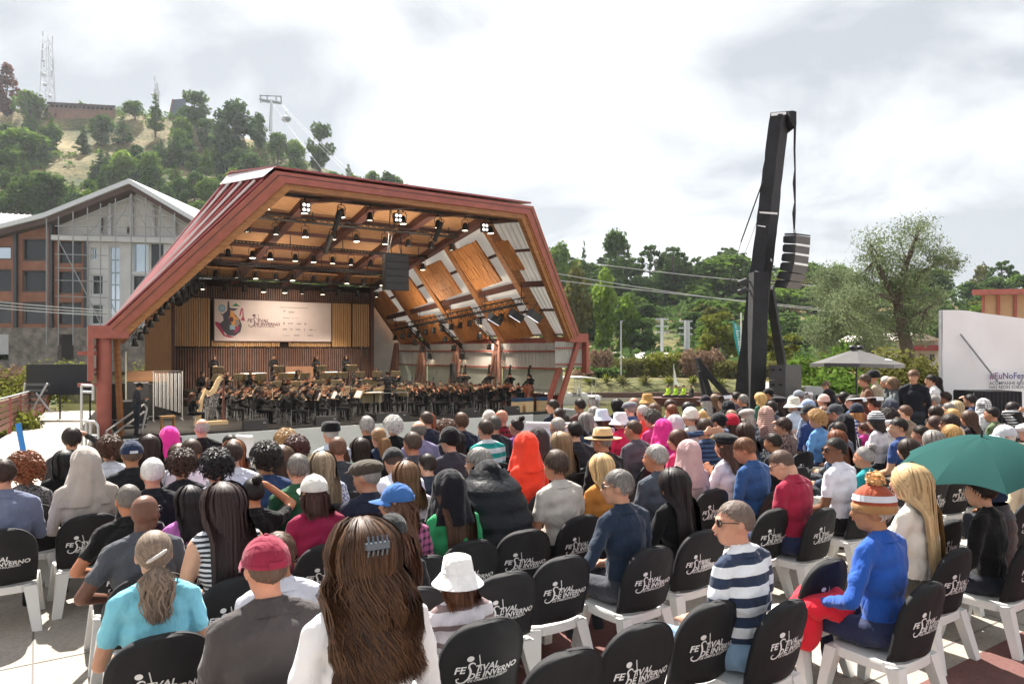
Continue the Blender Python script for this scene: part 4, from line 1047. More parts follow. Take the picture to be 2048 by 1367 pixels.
# gable frame: beam, rafters, posts, glazing behind
b = MB(); pA, pB = W(109, 476, ZB), W(375, 484, ZB); b.beam(pA + Vector((0, -.3, 0)), pB + Vector((0, -.3, 0)), .4, .45); GL(b, 'gable_beam', M_wwall)
b = MB(); b.slab([Vector((bl(x, y)[0], ZB + .55, bl(x, y)[1])) for x, y in ((109, 471), (380, 471), (380, 440), (271, 380), (109, 444))], (0, 1, 0), .1); GL(b, 'gable_panel', mat('grey_gable_panel', (.52, .51, .49), .8, var=.1))
M_skylit = emit('lit_roof_strip', (1, 1, 1), .8)
for (a, c, d, e_) in ((258, 390, 330, 428), (230, 422, 292, 457)):
 pA, pB = W(a, c, ZB + 2.5), W(d, e_, ZB + 2.5); b = MB(); b.beam(pA, pB, .12, .45); GL(b, 'roof_light', M_wwall)
for x, y0, y1 in ((219, 400, 472), (262, 388, 472), (306, 410, 474), (349, 440, 478), (203, 436, 466), (257, 452, 466)):
 pA, pB = W(x, y0, ZB + .3), W(x, y1, ZB + .3); b = MB(); b.beam(pA, pB, .22, .22); GL(b, 'gable_post', M_wwall if x > 215 and x != 257 else M_soffit)
sc_ = thing('scaffold', 'thin grey scaffolding tubes standing before the gabled building', 'scaffold', (gb.location.x, ZB - 1.6, -1))
def sct(x0, y0, x1, y1, nm, r=.055):
 b = MB(); b.tube(W(x0, y0, ZB - 1.6), W(x1, y1, ZB - 1.6), r, n=5); o = b.mesh(nm, M_grey); o.transform(Matrix.Translation(-sc_.location)); obj(nm, o, sc_)
for x in (93, 117, 146, 175, 201, 231, 262, 291, 320, 349): sct(x, max(pw(x, [(104, 436), (271, 385), (404, 455)]), 380), x, 690, 'upright')
for y in (430, 452, 470, 508, 535, 560, 592, 625): sct(110 if y > 440 else 170, y, 215 if y > 480 else 350, y + 3, 'ledger', .045)
for (a, c, d, e_) in ((117, 480, 146, 535), (146, 535, 175, 592), (175, 592, 201, 648), (175, 470, 201, 440), (201, 470, 231, 420), (231, 450, 262, 400), (262, 400, 291, 450), (291, 420, 320, 470), (320, 440, 349, 475), (120, 455, 260, 395), (270, 395, 390, 465)): sct(a, c, d, e_, 'brace', .045)
# pink roofed shed behind it
sh = thing('pink_roofed_shed', 'low shed with faded pink metal roof left of the gable', 'building', W(30, 700, 82))
b = MB(); b.slab([W(-90, 425, 84) - sh.location, W(84, 434, 84) - sh.location, W(70, 470, 76) - sh.location, W(-90, 470, 76) - sh.location], (0, 0, 1), .15); ro = b.build('roof', mat('faded_pink_roof', (.55, .42, .40), .6, var=.08), sh)
for i in range(16):
 f = i / 15; b = MB(); b.beam(lerp(W(-90, 425, 84), W(84, 434, 84), f) - sh.location + Vector((0, 0, .2)), lerp(W(-90, 470, 76), W(70, 470, 76), f) - sh.location + Vector((0, 0, .2)), .1, .1); b.build('roof_rib', MATS['faded_pink_roof'], ro)
b = MB(); b.box((-5, 6, 6), (12, 8, 13)); b.build('wall', M_wwall, sh)

# ------------------------------------------------------------------ on the hill: masts, terrace building, chairlift
def on_hill(x, Y): a = (x - 1024) / F; return Vector((a * Y, Y, terrain(a * Y, Y)))
def lattice(name, label, x, y_top, y_bot, Y, w0, w1, parts=()):
 p = W(x, y_bot, Y); g = on_hill(x, Y).z; z0 = min(p.z, g); top = W(x, y_top, Y).z
 o = thing(name, label, 'antenna mast', (p.x, Y, z0)); H_ = top - z0
 for sx, sy in ((1, 1), (1, -1), (-1, 1), (-1, -1)):
  b = MB(); b.tube((sx * w0, sy * w0, 0), (sx * w1, sy * w1, H_ * .92), .14, .08, 5); b.build('mast_leg', M_alu, o)
 b = MB(); n = int(H_ / 2.6)
 for i in range(n):
  za, zb2 = H_ * .92 * i / n, H_ * .92 * (i + 1) / n; wa, wb = lerp(w0, w1, i / n), lerp(w0, w1, (i + 1) / n)
  for (ax, ay), (bx_, by_) in (((1, 1), (1, -1)), ((1, -1), (-1, -1)), ((-1, -1), (-1, 1)), ((-1, 1), (1, 1))):
   b.tube((ax * wa, ay * wa, za), (bx_ * wb, by_ * wb, zb2), .07, n=4, cap=False)
 b.build('lacing', M_alu, o)
 rnd = random.Random(int(x)); b = MB()
 for i in range(16):
  z = H_ * rnd.uniform(.3, .97); a = rnd.uniform(0, 6.28); ww = lerp(w0, w1, z / H_) + .35; b.tube((ww * math.cos(a), ww * math.sin(a), z), (ww * math.cos(a), ww * math.sin(a), z + 1.6), .2, n=6)
 for i in range(5):
  z = H_ * rnd.uniform(.1, .7); a = rnd.uniform(3.5, 6); b.ell((1.3 * math.cos(a), 1.3 * math.sin(a), z), (.6, .6, .6), n=8, k=6)
 b.build('antenna', M_roofedge, o)
 b = MB(); b.tube((0, 0, H_ * .9), (0, 0, H_), .09, .04, 5); b.build('spike', M_alu, o)
lattice('lattice_mast', 'tall lattice antenna mast on the hilltop by the terrace building', 95, 68, 206, 255, 1.8, 1.1)
lattice('lattice_mast', 'smaller antenna mast on the crest beside the rounded tree', 313, 160, 240, 258, .5, .35)
hb_ = thing('hilltop_terrace_building', 'brown hilltop building with flat terrace crowded with tiny visitors', 'building', W(165, 240, 250))
def hl(x, y, d=0): return W(x, y, 250 + d) - hb_.location
M_hbwall = mat('brown_brick_far', (.26, .14, .10), .9, var=.2, vscale=.5)
b = MB(); b.hexa([hl(92, 250), hl(234, 250), hl(234, 250, 10), hl(92, 250, 10), hl(98, 206), hl(228, 212), hl(228, 212, 10), hl(98, 206, 10)]); b.build('wall', M_hbwall, hb_)
b = MB(); b.hexa([hl(94, 208, -1), hl(231, 216, -1), hl(231, 216, 11), hl(94, 208, 11), hl(94, 203.5, -1), hl(231, 211, -1), hl(231, 211, 11), hl(94, 203.5, 11)]); b.build('terrace_slab', M_soffit, hb_)
for i in range(14):
 x = 102 + i * 9; b = MB(); b.hexa([hl(x, 214 + i * .5, -.3), hl(x + 6, 214 + i * .5, -.3), hl(x + 6, 214 + i * .5, -.1), hl(x, 214 + i * .5, -.1), hl(x, 209.5 + i * .5, -.3), hl(x + 6, 209.5 + i * .5, -.3), hl(x + 6, 209.5 + i * .5, -.1), hl(x, 209.5 + i * .5, -.1)]); b.build('window', M_glass, hb_)
b = MB()
for i in range(34):
 p = hl(104 + i * 3.6 + (i % 3) * .8, 203.8 + i * .22, .5 + (i % 4)); b.tube(p, p + Vector((0, 0, .85)), .13, .2, 5); b.tube(p + Vector((0, 0, .85)), p + Vector((0, 0, 1.45)), .24, .18, 6); b.ell(p + Vector((0, 0, 1.62)), (.12, .12, .15), n=6, k=4)
cr_ = b.build('terrace_crowd', mat('far_dark_clothes', (.05, .045, .05), .9, objrand=.2)); tag(cr_, 'tiny dark silhouettes of visitors along the hilltop terrace edge', 'crowd', kind='stuff')
hs = thing('crest_hut', 'dark glass fronted hut half hidden by the crest tree', 'building', W(352, 240, 262))
b = MB(); q = lambda x, y, d=0: W(x, y, 262 + d) - hs.location
b.hexa([q(336, 245), q(372, 245), q(372, 245, 8), q(336, 245, 8), q(346, 199), q(372, 197), q(372, 197, 8), q(346, 199, 8)]); b.build('wall', mat('slate_hut', (.10, .12, .16), .5), hs)
b = MB(); b.hexa([q(334, 245, -.5), q(337, 245, -.5), q(337, 245, 8), q(334, 245, 8), q(344, 198, -.5), q(347, 198, -.5), q(347, 198, 8), q(344, 198, 8)]); b.build('roof_edge', M_hbwall, hs)
py_ = thing('chairlift_pylon', 'grey chairlift pylon with cross arm on the hill', 'pylon', W(541, 252, 225)); q = lambda x, y, d=0: W(x, y, 225 + d) - py_.location
b = MB(); b.tube(q(541, 262), q(543, 200), .55, .4, 10); b.build('post', M_alu, py_)
b = MB(); b.beam(q(519, 199), q(563, 206), .5, .5); b.beam(q(524, 203), q(563, 208), .25, .25); b.build('cross_arm', M_grey, py_)
for x in (521, 534, 552, 562):
 b = MB(); b.beam(q(x, 192), q(x + 1, 206), .3, .3); b.build('bracket', M_grey, py_)
b = MB(); b.beam(q(519, 191), q(563, 193), .3, .25); b.build('top_rail', M_grey, py_)
gd = thing('gondola', 'small chairlift gondola hanging from its cable', 'gondola', W(572, 245, 222)); q = lambda x, y: W(x, y, 222) - gd.location
b = MB(); b.tube(q(572, 222), q(573, 232), .1, n=5); b.build('hanger', M_grey, gd)
b = MB(); b.ell(q(572.5, 238), (1.5, 1.2, 1.0), n=12, k=8); b.build('cabin', mat('cabin_grey', (.25, .28, .3), .3), gd)
def wire(label, p0, p1, r, mt, sag=.0, grp=None, n=14):
 b = MB(); P = [p0.lerp(p1, i / n) - Vector((0, 0, sag * 4 * (i / n) * (1 - i / n))) for i in range(n + 1)]
 b.path(P, r, 4); b.build('overhead_cable', mt, label=label, cat='cable', group=grp)
M_wire = mat('bright_cable', (.62, .62, .62), .4)
wire('chairlift cable descending steeply left of its twin', W(541, 200, 225), W(650, 345, 150), .017, M_wire, .5); wire('chairlift cable descending beside the dark ridge tree', W(563, 207, 225), W(712, 352, 150), .017, M_wire, .5); wire('second chairlift cable close beside the dark ridge tree', W(563, 210, 225), W(700, 352, 150), .014, M_wire, .5)
hh_ = thing('ridge_house', 'small grey roofed house on the ridge above the stage roof', 'house', W(782, 372, 235)); q = lambda x, y, d=0: W(x, y, 235 + d) - hh_.location
b = MB(); b.hexa([q(762, 385), q(802, 385), q(802, 385, 8), q(762, 385, 8), q(762, 359), q(802, 359), q(802, 359, 8), q(762, 359, 8)]); b.build('wall', mat('slate_wall', (.16, .2, .22), .8), hh_)
b = MB(); b.add([q(753, 358, -1), q(808, 361, -1), q(806, 359, 9), q(756, 357, 9), q(778, 349, 4), q(786, 349, 4)], [(0, 1, 5, 4), (1, 2, 5), (2, 3, 4, 5), (3, 0, 4), (0, 3, 2, 1)]); b.build('roof', mat('grey_roof', (.22, .25, .27), .7), hh_)
for x in (783, 791, 799):
 b = MB(); b.hexa([q(x, 366, -.2), q(x + 5, 366, -.2), q(x + 5, 366, -.05), q(x, 366, -.05), q(x, 361, -.2), q(x + 5, 361, -.2), q(x + 5, 361, -.05), q(x, 361, -.05)]); b.build('window', M_roofedge, hh_)
# power cables that cross behind the stage
for i, (xa_, ya_, xb_, yb_, w) in enumerate(((1110, 546, 1660, 622, 'uppermost power cable left of the black tower'), (1112, 560, 2100, 655, 'middle power cable above the far shore wood'), (1190, 527, 1700, 575, 'faint power cable high over the far shore wood'))):
 wire(w, W(xa_, ya_, 75), W(xb_, yb_, 75), .045, M_wire, .3)
for i, (ya_, yb_, w) in enumerate(((601, 621, 'uppermost'), (608, 626, 'middle'), (614, 632, 'lowest'))): wire(f'{w} of three cables crossing before the gabled building', W(-60, ya_ - 4, 52), W(240, yb_, 52), .04, M_wire, .1)

# ------------------------------------------------------------------ near-side garden, ramp rail, stairs
def bush(x, Y, h, w, mt, label, group=None, n=1400, leaf=.16, seed=1, z=None, nm='garden_shrub'):
 a = (x - 1024) / F; X = a * Y; z = terrain(X, Y) if z is None else z
 o = thing(nm, label, 'shrub', (X, Y, z), 0, group)
 lo = [(random.Random(seed * 31 + i).uniform(-.5, .5) * w, random.Random(seed * 17 + i).uniform(-.4, .4) * w, h * random.Random(seed * 13 + i).uniform(.25, .8), w * .28, w * .28, h * .24) for i in range(12)]
 obj('foliage', leaf_mesh('foliage', lo, n, leaf, mt, seed=seed, flat=.1), o)
 b = MB()
 for i in range(7): b.path([(0, 0, -.2), (lo[i][0] * .5, lo[i][1] * .5, lo[i][2] * .6), (lo[i][0], lo[i][1], lo[i][2])], [.05, .035, .015], 5)
 obj('stems', b.mesh('stems', M_bark), o)
for i, (x, Y, h, w, mt, lab) in enumerate(((20, 34, 2.6, 2.4, L_twig, 'dry reddish shrub at the left edge below the stone base'), (75, 32, 2.7, 2.6, L_yel, 'yellow green garden shrub left of the red post'), (135, 33, 2.4, 2.2, L_olive, 'olive green garden shrub beside the red post'), (165, 31, 1.9, 1.4, L_twig, 'thin dry shrub just left of the red post'), (-30, 33, 2.2, 2.4, L_yel, 'yellow green shrub cut by the left picture edge'), (282, 48, 4.6, 3.0, L_olive, 'green tree seen between roof corner and wooden wing panel'), (10, 22, 1.6, 1.6, L_yel, 'low bright shrub behind the ramp railing'), (180, 25, 1.2, 1.2, L_yel, 'small bright plant beside the ramp gate'))):
 bush(x, Y, h, w, mt, lab, seed=60 + i)
# dark screen panel by the post
p = W(118, 760, 26); o = thing('dark_screen', 'tall black screen panel standing left of the red post', 'screen', (p.x, 26, terrain(p.x, 26)))
b = MB(); z0 = terrain(p.x, 26); zt_ = W(0, 728, 26).z; zl_ = W(0, 789, 26).z
b.box((0, 0, (zt_ + zl_) / 2 - z0), (2.35, .06, zt_ - zl_)); b.build('panel', mat('navy_panel', (.012, .014, .02), .6), o)
for sx in (-1.1, 0, 1.1):
 b = MB(); b.tube((sx, .06, -.2), (sx, .06, zt_ - z0), .03, n=6); b.build('support', M_black, o)
# ramp railing of reddish boards with white tubes, a blue pole
o = thing('ramp_railing', 'reddish board railing running along the pale concrete ramp', 'railing', RAMP[3])
A, B_ = RAMP[0].lerp(RAMP[3], .45), RAMP[3]
dirv = (B_ - A)
for i in range(7):
 b = MB(); q0 = A + dirv * (i / 6) - o.location; b.beam(q0, q0 + Vector((0, 0, 1.05)), .09, .09); b.build('post', M_red, o)
for hh in (.25, .42, .59, .76, .93):
 b = MB(); b.beam(A - o.location + Vector((0, 0, hh)), B_ - o.location + Vector((0, 0, hh)), .04, .12); b.build('board', wood('red_board', (.22, .10, .08), (.33, .17, .13), (1, 1, 5)), o)
b = MB(); b.tube(A - o.location + Vector((.05, 0, 1.06)), B_ - o.location + Vector((.05, 0, 1.06)), .025, n=6); b.build('hand_tube', M_alu, o)
Zp = 15.0; p0 = W(56, 912, Zp); p1 = W(36, 846, Zp)
g0 = Vector((p0.x, Zp, 0)); o = thing('blue_pole', 'leaning bright blue pole standing on the pale ramp', 'pole', (p0.x, Zp, p0.z - .5))
b = MB(); b.tube(Vector((.02, 0, 0)), p1 - Vector((p0.x, Zp, p0.z - .5)), .055, n=10); b.build('tube', mat('bright_blue', (.02, .19, .55), .45), o)
b = MB(); b.tube((0, 0, -.02), (0, 0, .06), .12, n=10); b.build('foot', M_black, o)
# aluminium step unit on the ramp and gate
o = thing('aluminium_steps', 'grey stack of aluminium platform steps at the ramp end', 'steps', W(75, 815, 24.5)); q = lambda x, y, d=0: W(x, y, 24.5 + d) - o.location
for i, (y, w) in enumerate(((766, 26), (778, 24), (790, 22), (802, 20))):
 b = MB(); b.hexa([q(48, y + 5), q(48 + w * 2, y + 5), q(48 + w * 2, y + 5, .8), q(48, y + 5, .8), q(48, y), q(48 + w * 2, y), q(48 + w * 2, y, .8), q(48, y, .8)]); b.build('tread', mat('dark_tread', (.12, .12, .13), .6), o)
for a, c in (((50, 766), (45, 822)), ((95, 766), (62, 822)), ((72, 785), (100, 822))):
 b = MB(); b.tube(q(*a), q(*c), .035, n=6); b.build('leg', M_alu, o)
o = thing('ramp_gate', 'small tubular metal gate between ramp and stage post', 'gate', W(178, 885, 17)); q = lambda x, y: W(x, y, 17) - o.location
for a, c in (((163, 770), (163, 890)), ((163, 841), (190, 843)), ((190, 843), (196, 852)), ((196, 852), (197, 890)), ((163, 770), (186, 771)), ((186, 771), (186, 800)), ((163, 783), (186, 784)), ((172, 842), (172, 890)), ((181, 843), (181, 890)), ((163, 870), (197, 871))):
 b = MB(); b.tube(q(*a), q(*c), .03, n=6); b.build('bar', M_alu, o)
# stair with hand rail up to the stage
o = thing('stage_stair', 'dark stair with bent tubular handrail at the near end of the stage', 'stairs', S(-1.5, -1.2, -1.7))
M_o = local(o.location, 0)
for i in range(4):
 b = MB(); b.slab([M_o @ S(-2.5, -.3 - .3 * i, -1.9), M_o @ S(-.9, -.3 - .3 * i, -1.9), M_o @ S(-.9, -.06 - .3 * i, -1.9), M_o @ S(-2.5, -.06 - .3 * i, -1.9)], (0, 0, 1), 1.0 - .22 * i); b.build('step', M_black, o)
for dd in (0, .5):
 r0, r1 = W(212 , 862 + dd * 36, 22.3), W(288, 808 + dd * 30, 24.2)
 b = MB(); b.path([M_o @ r0, M_o @ r1], .035, 6); b.build('rail', M_alu, o)
b = MB(); r1 = W(288, 808, 24.2); b.path([M_o @ r1, M_o @ (r1 + Vector((.05, .1, -.15))), M_o @ W(283, 868, 24.2)], .035, 6); b.path([M_o @ W(212, 862, 22.3), M_o @ W(211, 895, 22.3)], .035, 6); b.build('rail_post', M_alu, o)

# ------------------------------------------------------------------ far shore: wall, bank plants, hedge, posts, boats
b = MB(); b.slab([Vector((-4, 54.3, -2.5)), Vector((60, 56.2, -2.5)), Vector((60, 56.2, -1.15)), Vector((-4, 54.3, -1.15))], (0, 1, 0), .3); b.build('lake_wall', mat('brown_lake_wall', (.10, .055, .045), .8, var=.2), label='low brown retaining wall along the far lake shore', cat='wall')
b = MB(); b.slab([Vector((-4, 54.0, -1.75)), Vector((60, 55.9, -1.75)), Vector((60, 55.9, -1.55)), Vector((-4, 54.0, -1.55))], (0, 1, 0), .25); b.build('wall_plinth', M_conc, label='pale concrete plinth at the water line below the brown wall', cat='plinth')
g = random.Random(8)
SP = [('leftmost', 1180, L_yel), ('second from the stage', 1212, L_yel), ('third from the stage', 1245, L_olive), ('fourth from the stage', 1290, L_olive), ('fifth from the stage', 1340, L_yel), ('sixth from the stage', 1385, L_yel), ('seventh from the stage', 1440, L_yel), ('eighth from the stage', 1610, L_yel)]
for i, (w, x, mt) in enumerate(SP):
 Y = 57.2; a = (x - 1024) / F; X = a * Y; o = thing('bank_agave', f'spiky yellow green plant on the lake bank, {w}', 'plant', (X, Y, terrain(X, Y)))
 b = MB()
 for k in range(34):
  an = g.uniform(0, 6.28); el = g.uniform(.35, 1.35); l = g.uniform(.6, 1.05); d = Vector((math.cos(an) * math.cos(el), math.sin(an) * math.cos(el), math.sin(el))); sdv = d.cross(Vector((0, 0, 1))).normalized() * .05
  b.add([sdv * .6, -sdv * .6, d * l * .6 - sdv, d * l - Vector((0, 0, .15)), d * l * .6 + sdv], [(0, 1, 2, 3, 4)])
 me = b.mesh('leaves', mt); me.attributes.new('tint', 'FLOAT', 'FACE').data.foreach_set('value', [g.random() for _ in me.polygons]); obj('leaves', me, o)
def hedge(x0, x1, Y, y_top, mt, label, seed, nm='clipped_hedge', y_b=None, leaf=.22, n=3000):
 a = (x0 + x1) / 2; X = (a - 1024) / F * Y; z = terrain(X, Y); top = W(0, y_top, Y).z; w = (x1 - x0) * Y / F
 o = thing(nm, label, 'hedge', (X, Y, z)); k = max(3, int(w / 1.2)); h = top - z; rg = random.Random(seed)
 lo = [(-w / 2 + w * (i + .5) / k, rg.uniform(-.3, .3), h * zz_, w / k * .75, .9, h * .33 * rg.uniform(.85, 1.15)) for i in range(k) for zz_ in (.3, .68)]
 obj('foliage', leaf_mesh('foliage', lo, n, leaf, mt, seed=seed, flat=.1), o)
hedge(1165, 1240, 62, 735, L_dark, 'dense dark green hedge beside the stage end', 71)
hedge(1150, 1185, 60, 740, L_twig, 'bare greyish twiggy shrub beside the stage struts', 72, 'twiggy_shrub', n=1500)
hedge(1235, 1300, 63, 716, L_olive, 'yellowish shrub mass right of the dark hedge', 73, 'shrub_border')
hedge(1295, 1370, 63, 704, L_yel, 'bright olive shrubs behind the lamp post', 74, 'shrub_border')
hedge(1365, 1440, 62, 700, L_twig, 'brown flowering shrubs left of the black tower', 75, 'shrub_border')
hedge(1430, 1490, 61, 722, L_olive, 'olive shrubs at the foot of the black tower', 76, 'shrub_border')
hedge(1180, 1225, 70, 700, L_twig, 'pinkish dry shrub below the lime green tree', 77, 'twiggy_shrub', n=1500)
hedge(1500, 1640, 60, 720, L_olive, 'shrub mass behind the loudspeaker stack', 78, 'shrub_border', n=4000)
for (x, Y, yt, w, lab) in ((1440, 68, 622, 96, 'spreading light olive tree with flat leaf layers by the teal flag'), (1560, 66, 655, 80, 'light olive tree right of the black tower')):
 z = terrain((x - 1024) / F * Y, Y); H_ = W(0, yt, Y).z - z; o = thing('flat_crowned_tree', lab, 'tree', ((x - 1024) / F * Y, Y, z)); wr = w * Y / F / 2; rg = random.Random(x)
 lo = [(rg.uniform(-1, 1) * wr * .8, rg.uniform(-1, 1) * wr * .6, H_ * rg.uniform(.35, .95), wr * .36, wr * .36, H_ * .07) for _ in range(20)]
 obj('crown', leaf_mesh('crown', lo, 2600, .3, L_yel, seed=int(x), flat=.6, shell=.3), o)
 b = MB()
 for l in lo[:12]: b.path([(0, 0, 0), (l[0] * .3, l[1] * .3, l[2] * .5), l[:3]], [.12, .08, .02], 5)
 obj('trunk', b.mesh('trunk', M_bark), o)
b = MB(); o = thing('long_low_roof', 'long pale pinkish roof among the shrubs on the far shore', 'building', W(1265, 735, 82)); q = lambda x, y, d=0: W(x, y, 82 + d) - o.location
b.hexa([q(1168, 716), q(1352, 716), q(1352, 716, 6), q(1168, 716, 6), q(1172, 703, 3), q(1346, 705, 3), q(1346, 705, 5), q(1172, 703, 5)]); b.build('roof', mat('pale_pink_roof', (.60, .50, .48), .7, var=.1), o)
b = MB(); b.hexa([q(1176, 735, .5), q(1345, 735, .5), q(1345, 735, 5), q(1176, 735, 5), q(1176, 716.2, .5), q(1345, 716.2, .5), q(1345, 716.2, 5), q(1176, 716.2, 5)]); b.build('wall', M_hbwall, o)
o = thing('lamp_post', 'thin pale lamp post on the far lake bank', 'lamp post', W(1243, 768, 58)); q = lambda x, y: W(x, y, 58) - o.location
b = MB(); b.tube(q(1242, 778), q(1242, 644), .07, .05, 8); b.build('post', M_alu, o); b = MB(); b.beam(q(1241, 643), q(1245, 642), .2, .1); b.build('lamp_head', M_alu, o)
def utility(x, ya, yb, Y, label, twin=False):
 o = thing('utility_pole', label, 'utility pole', W(x, yb, Y)); q = lambda x, y: W(x, y, Y) - o.location
 b = MB(); b.beam(q(x, yb + 20), q(x, ya), .26, .26); b.build('pole', M_roofedge, o)
 if twin: b = MB(); b.beam(q(x + 6, yb + 20), q(x + 6, ya + 2), .24, .24); b.build('second_pole', M_roofedge, o)
 for dy_ in (2, 16, 28):
  b = MB(); b.beam(q(x - 13, ya + dy_), q(x + 14, ya + dy_ + .5), .11, .11); b.build('cross_arm', M_roofedge, o)
  for k in (-11, -6, 6, 11):
   c = MB(); c.tube(q(x + k, ya + dy_), q(x + k, ya + dy_ - 3.2), .05, n=6); c.build('insulator', M_grey, o)
utility(1324, 636, 692, 84, 'pale concrete utility pole with cross arms, left one'); utility(1371, 640, 690, 84, 'pale twin utility pole right of the first', True)
o = thing('feather_flag', 'teal feather flag with white lettering beside the black tower', 'flag', W(1484, 742, 33)); q = lambda x, y: W(x, y, 33) - o.location
b = MB(); b.tube(q(1482, 760), q(1482, 625), .035, n=8); b.build('pole', M_plastic, o)
pts = [(1465, 640), (1481, 655), (1482, 700), (1480, 716), (1474, 700), (1468, 672)]
b = MB(); b.slab([q(x, y) for x, y in pts], (0, 1, 0), .012); fl = b.build('flag_cloth', mat('teal_cloth', (.02, .30, .30), .7, var=.08), o)
M_f = Matrix.Translation(q(1469, 648) + Vector((0, -.02, 0))) @ Matrix.Rotation(R(90), 4, 'X') @ Matrix.Rotation(R(-80), 4, 'Z')
b = MB(); rg = random.Random(4)
for i in range(15):
 w_ = rg.uniform(.03, .07); h_ = rg.uniform(.10, .2); b.add([M_f @ Vector(c_) for c_ in ((i * .1, 0, 0), (i * .1 + w_, 0, 0), (i * .1 + w_ * .7, h_, 0), (i * .1 + .02, h_ * .8, 0))], [(0, 1, 2, 3)])
obj('flag_lettering', b.mesh('flag_lettering', M_white), fl)
# boats
def pedal_boat(x, y, label):
 Y = F * (EYE - WATER_Z) / (y - YH); X = (x - 1024) * Y / F; o = thing('covered_boat', label, 'boat', (X, Y, WATER_Z), .1)
 b = MB(); b.hexa([(-1.5, -.6, -.1), (1.5, -.6, -.1), (1.5, .6, -.1), (-1.5, .6, -.1), (-1.75, -.75, .55), (1.75, -.75, .55), (1.75, .75, .55), (-1.75, .75, .55)]); b.build('hull', M_plastic, o)
 b = MB()
 for i in range(9):
  a0, a1 = lerp(-1.5, 1.5, i / 9), lerp(-1.5, 1.5, (i + 1) / 9); z0, z1 = 1.75 + .14 * math.cos(a0), 1.75 + .14 * math.cos(a1)
  b.hexa([(a0, -.75, z0), (a1, -.75, z1), (a1, .75, z1), (a0, .75, z0), (a0, -.75, z0 + .06), (a1, -.75, z1 + .06), (a1, .75, z1 + .06), (a0, .75, z0 + .06)])
 b.build('canopy', M_plastic, o)
 for sx in (-1.3, 0, 1.3):
  for sy in (-.65, .65):
   b = MB(); b.tube((sx, sy, .5), (sx * 1.02, sy, 1.8), .025, n=5); b.build('canopy_post', M_alu, o)
 for sx in (-.8, .5):
  b = MB(); b.box((sx, 0, .65), (.5, 1.2, .2)); b.box((sx - .25, 0, .9), (.1, 1.2, .5)); b.build('bench', M_plastic, o)
pedal_boat(1122, 806, 'white canopied boat moored closest to the stage struts'); pedal_boat(1152, 806, 'white canopied boat moored further from the stage struts')
Yb = 50; o = thing('wooden_boat', 'dark red wooden boat with passengers and a white flag on the lake', 'boat', W(1358, 812, Yb)); o.location.z = WATER_Z
b = MB(); b.hexa([(-1.6, -.6, -.2), (1.6, -.6, -.2), (1.6, .6, -.2), (-1.6, .6, -.2), (-2.0, -.8, .55), (2.0, -.8, .55), (2.0, .8, .55), (-2.0, .8, .55)]); b.build('hull', mat('dark_red_hull', (.10, .03, .025), .5), o)
b = MB(); b.tube((-.3, .3, .3), (-.3, .3, 2.9), .03, n=6); b.build('flag_pole', M_alu, o)
b = MB(); b.slab([Vector((-.3, .3, 2.8)), Vector((-.05, .3, 1.6)), Vector((.2, .3, 1.3)), Vector((-.28, .3, 1.3))], (0, 1, 0), .02); b.build('white_flag', M_white, o)

# ------------------------------------------------------------------ black tower with hanging loudspeakers
ZT = 17.5
tw = thing('speaker_tower', 'tall leaning tower wrapped in black cloth carrying a hanging loudspeaker array', 'tower', W(1505, 800, ZT)); tw.location.z = 0
def tq(x, y, d=0): return W(x, y, ZT + d) - tw.location
b = MB()
def mast(prof, dpt, mt, nm, seed=1):
 """cloth-wrapped mast: stations (xl, xr, y), a ridge edge between its two faces"""
 bb = MB(); V = []; rg = random.Random(seed); n = len(prof)
 for (xl, xr, y) in prof:
  j = lambda k=.012: Vector((rg.uniform(-k, k), rg.uniform(-k, k), 0))
  xm_ = lerp(xl, xr, .60)
  V += [tq(xl, y, 0) + j(), tq(xm_, y, -dpt * .25) + j(), tq(xr, y, dpt * .5) + j(), tq(lerp(xl, xr, .45), y, dpt) + j()]
 Fc = []
 for i in range(n - 1):
  for k in range(4): Fc.append((4 * i + k, 4 * i + (k + 1) % 4, 4 * i + 4 + (k + 1) % 4, 4 * i + 4 + k))
 Fc += [(3, 2, 1, 0), tuple(4 * (n - 1) + k for k in range(4))]
 bb.add(V, Fc); return bb.build(nm, mt, tw)
prof = []
for i in range(34):
 f = i / 33; y = lerp(838, 228, f); xl = lerp(1462, 1540, (838 - y) / 610); xr = pw(y, [(228, 1579), (440, 1556), (600, 1538), (838, 1523)]); prof.append((xl, xr, y))
mast(prof, .7, M_blackcloth, 'cloth_mast', 4)
b = MB(); b.hexa([tq(1541, 231, -.1), tq(1590, 223, .3), tq(1590, 223, .9), tq(1541, 231, .8), tq(1541, 225, -.1), tq(1588, 221, .3), tq(1588, 221, .9), tq(1541, 225, .8)]); b.build('mast_cap', M_black, tw)
b = MB(); b.hexa([tq(1542.5, 232, -.12), tq(1572, 229, -.12), tq(1572, 229, -.1), tq(1542.5, 232, -.1), tq(1542.5, 226, -.12), tq(1572, 223.5, -.12), tq(1572, 223.5, -.1), tq(1542.5, 226, -.1)]); b.build('white_cap_label', M_white, tw)
b = MB(); b.slab([tq(1578, 222), tq(1593, 223), tq(1593, 250), tq(1589, 256), tq(1580, 243)], (0, 1, 0), .5); b.build('pulley_flag', M_blackcloth, tw)
b = MB(); b.path([tq(1590, 252, .3), tq(1589, 300, .3), tq(1590, 340, .3), tq(1588.5, 365, .3), tq(1590, 404, .3), tq(1588, 425, .3), tq(1588.5, 459, .3)], [.03, .025, .02, .04, .02, .045, .02], 6); b.build('hoist_strap', M_black, tw)
b = MB(); b.path([tq(1588.5, 459, .3), tq(1590, 466, .3)], .03, 6); b.build('shackle', M_alu, tw)
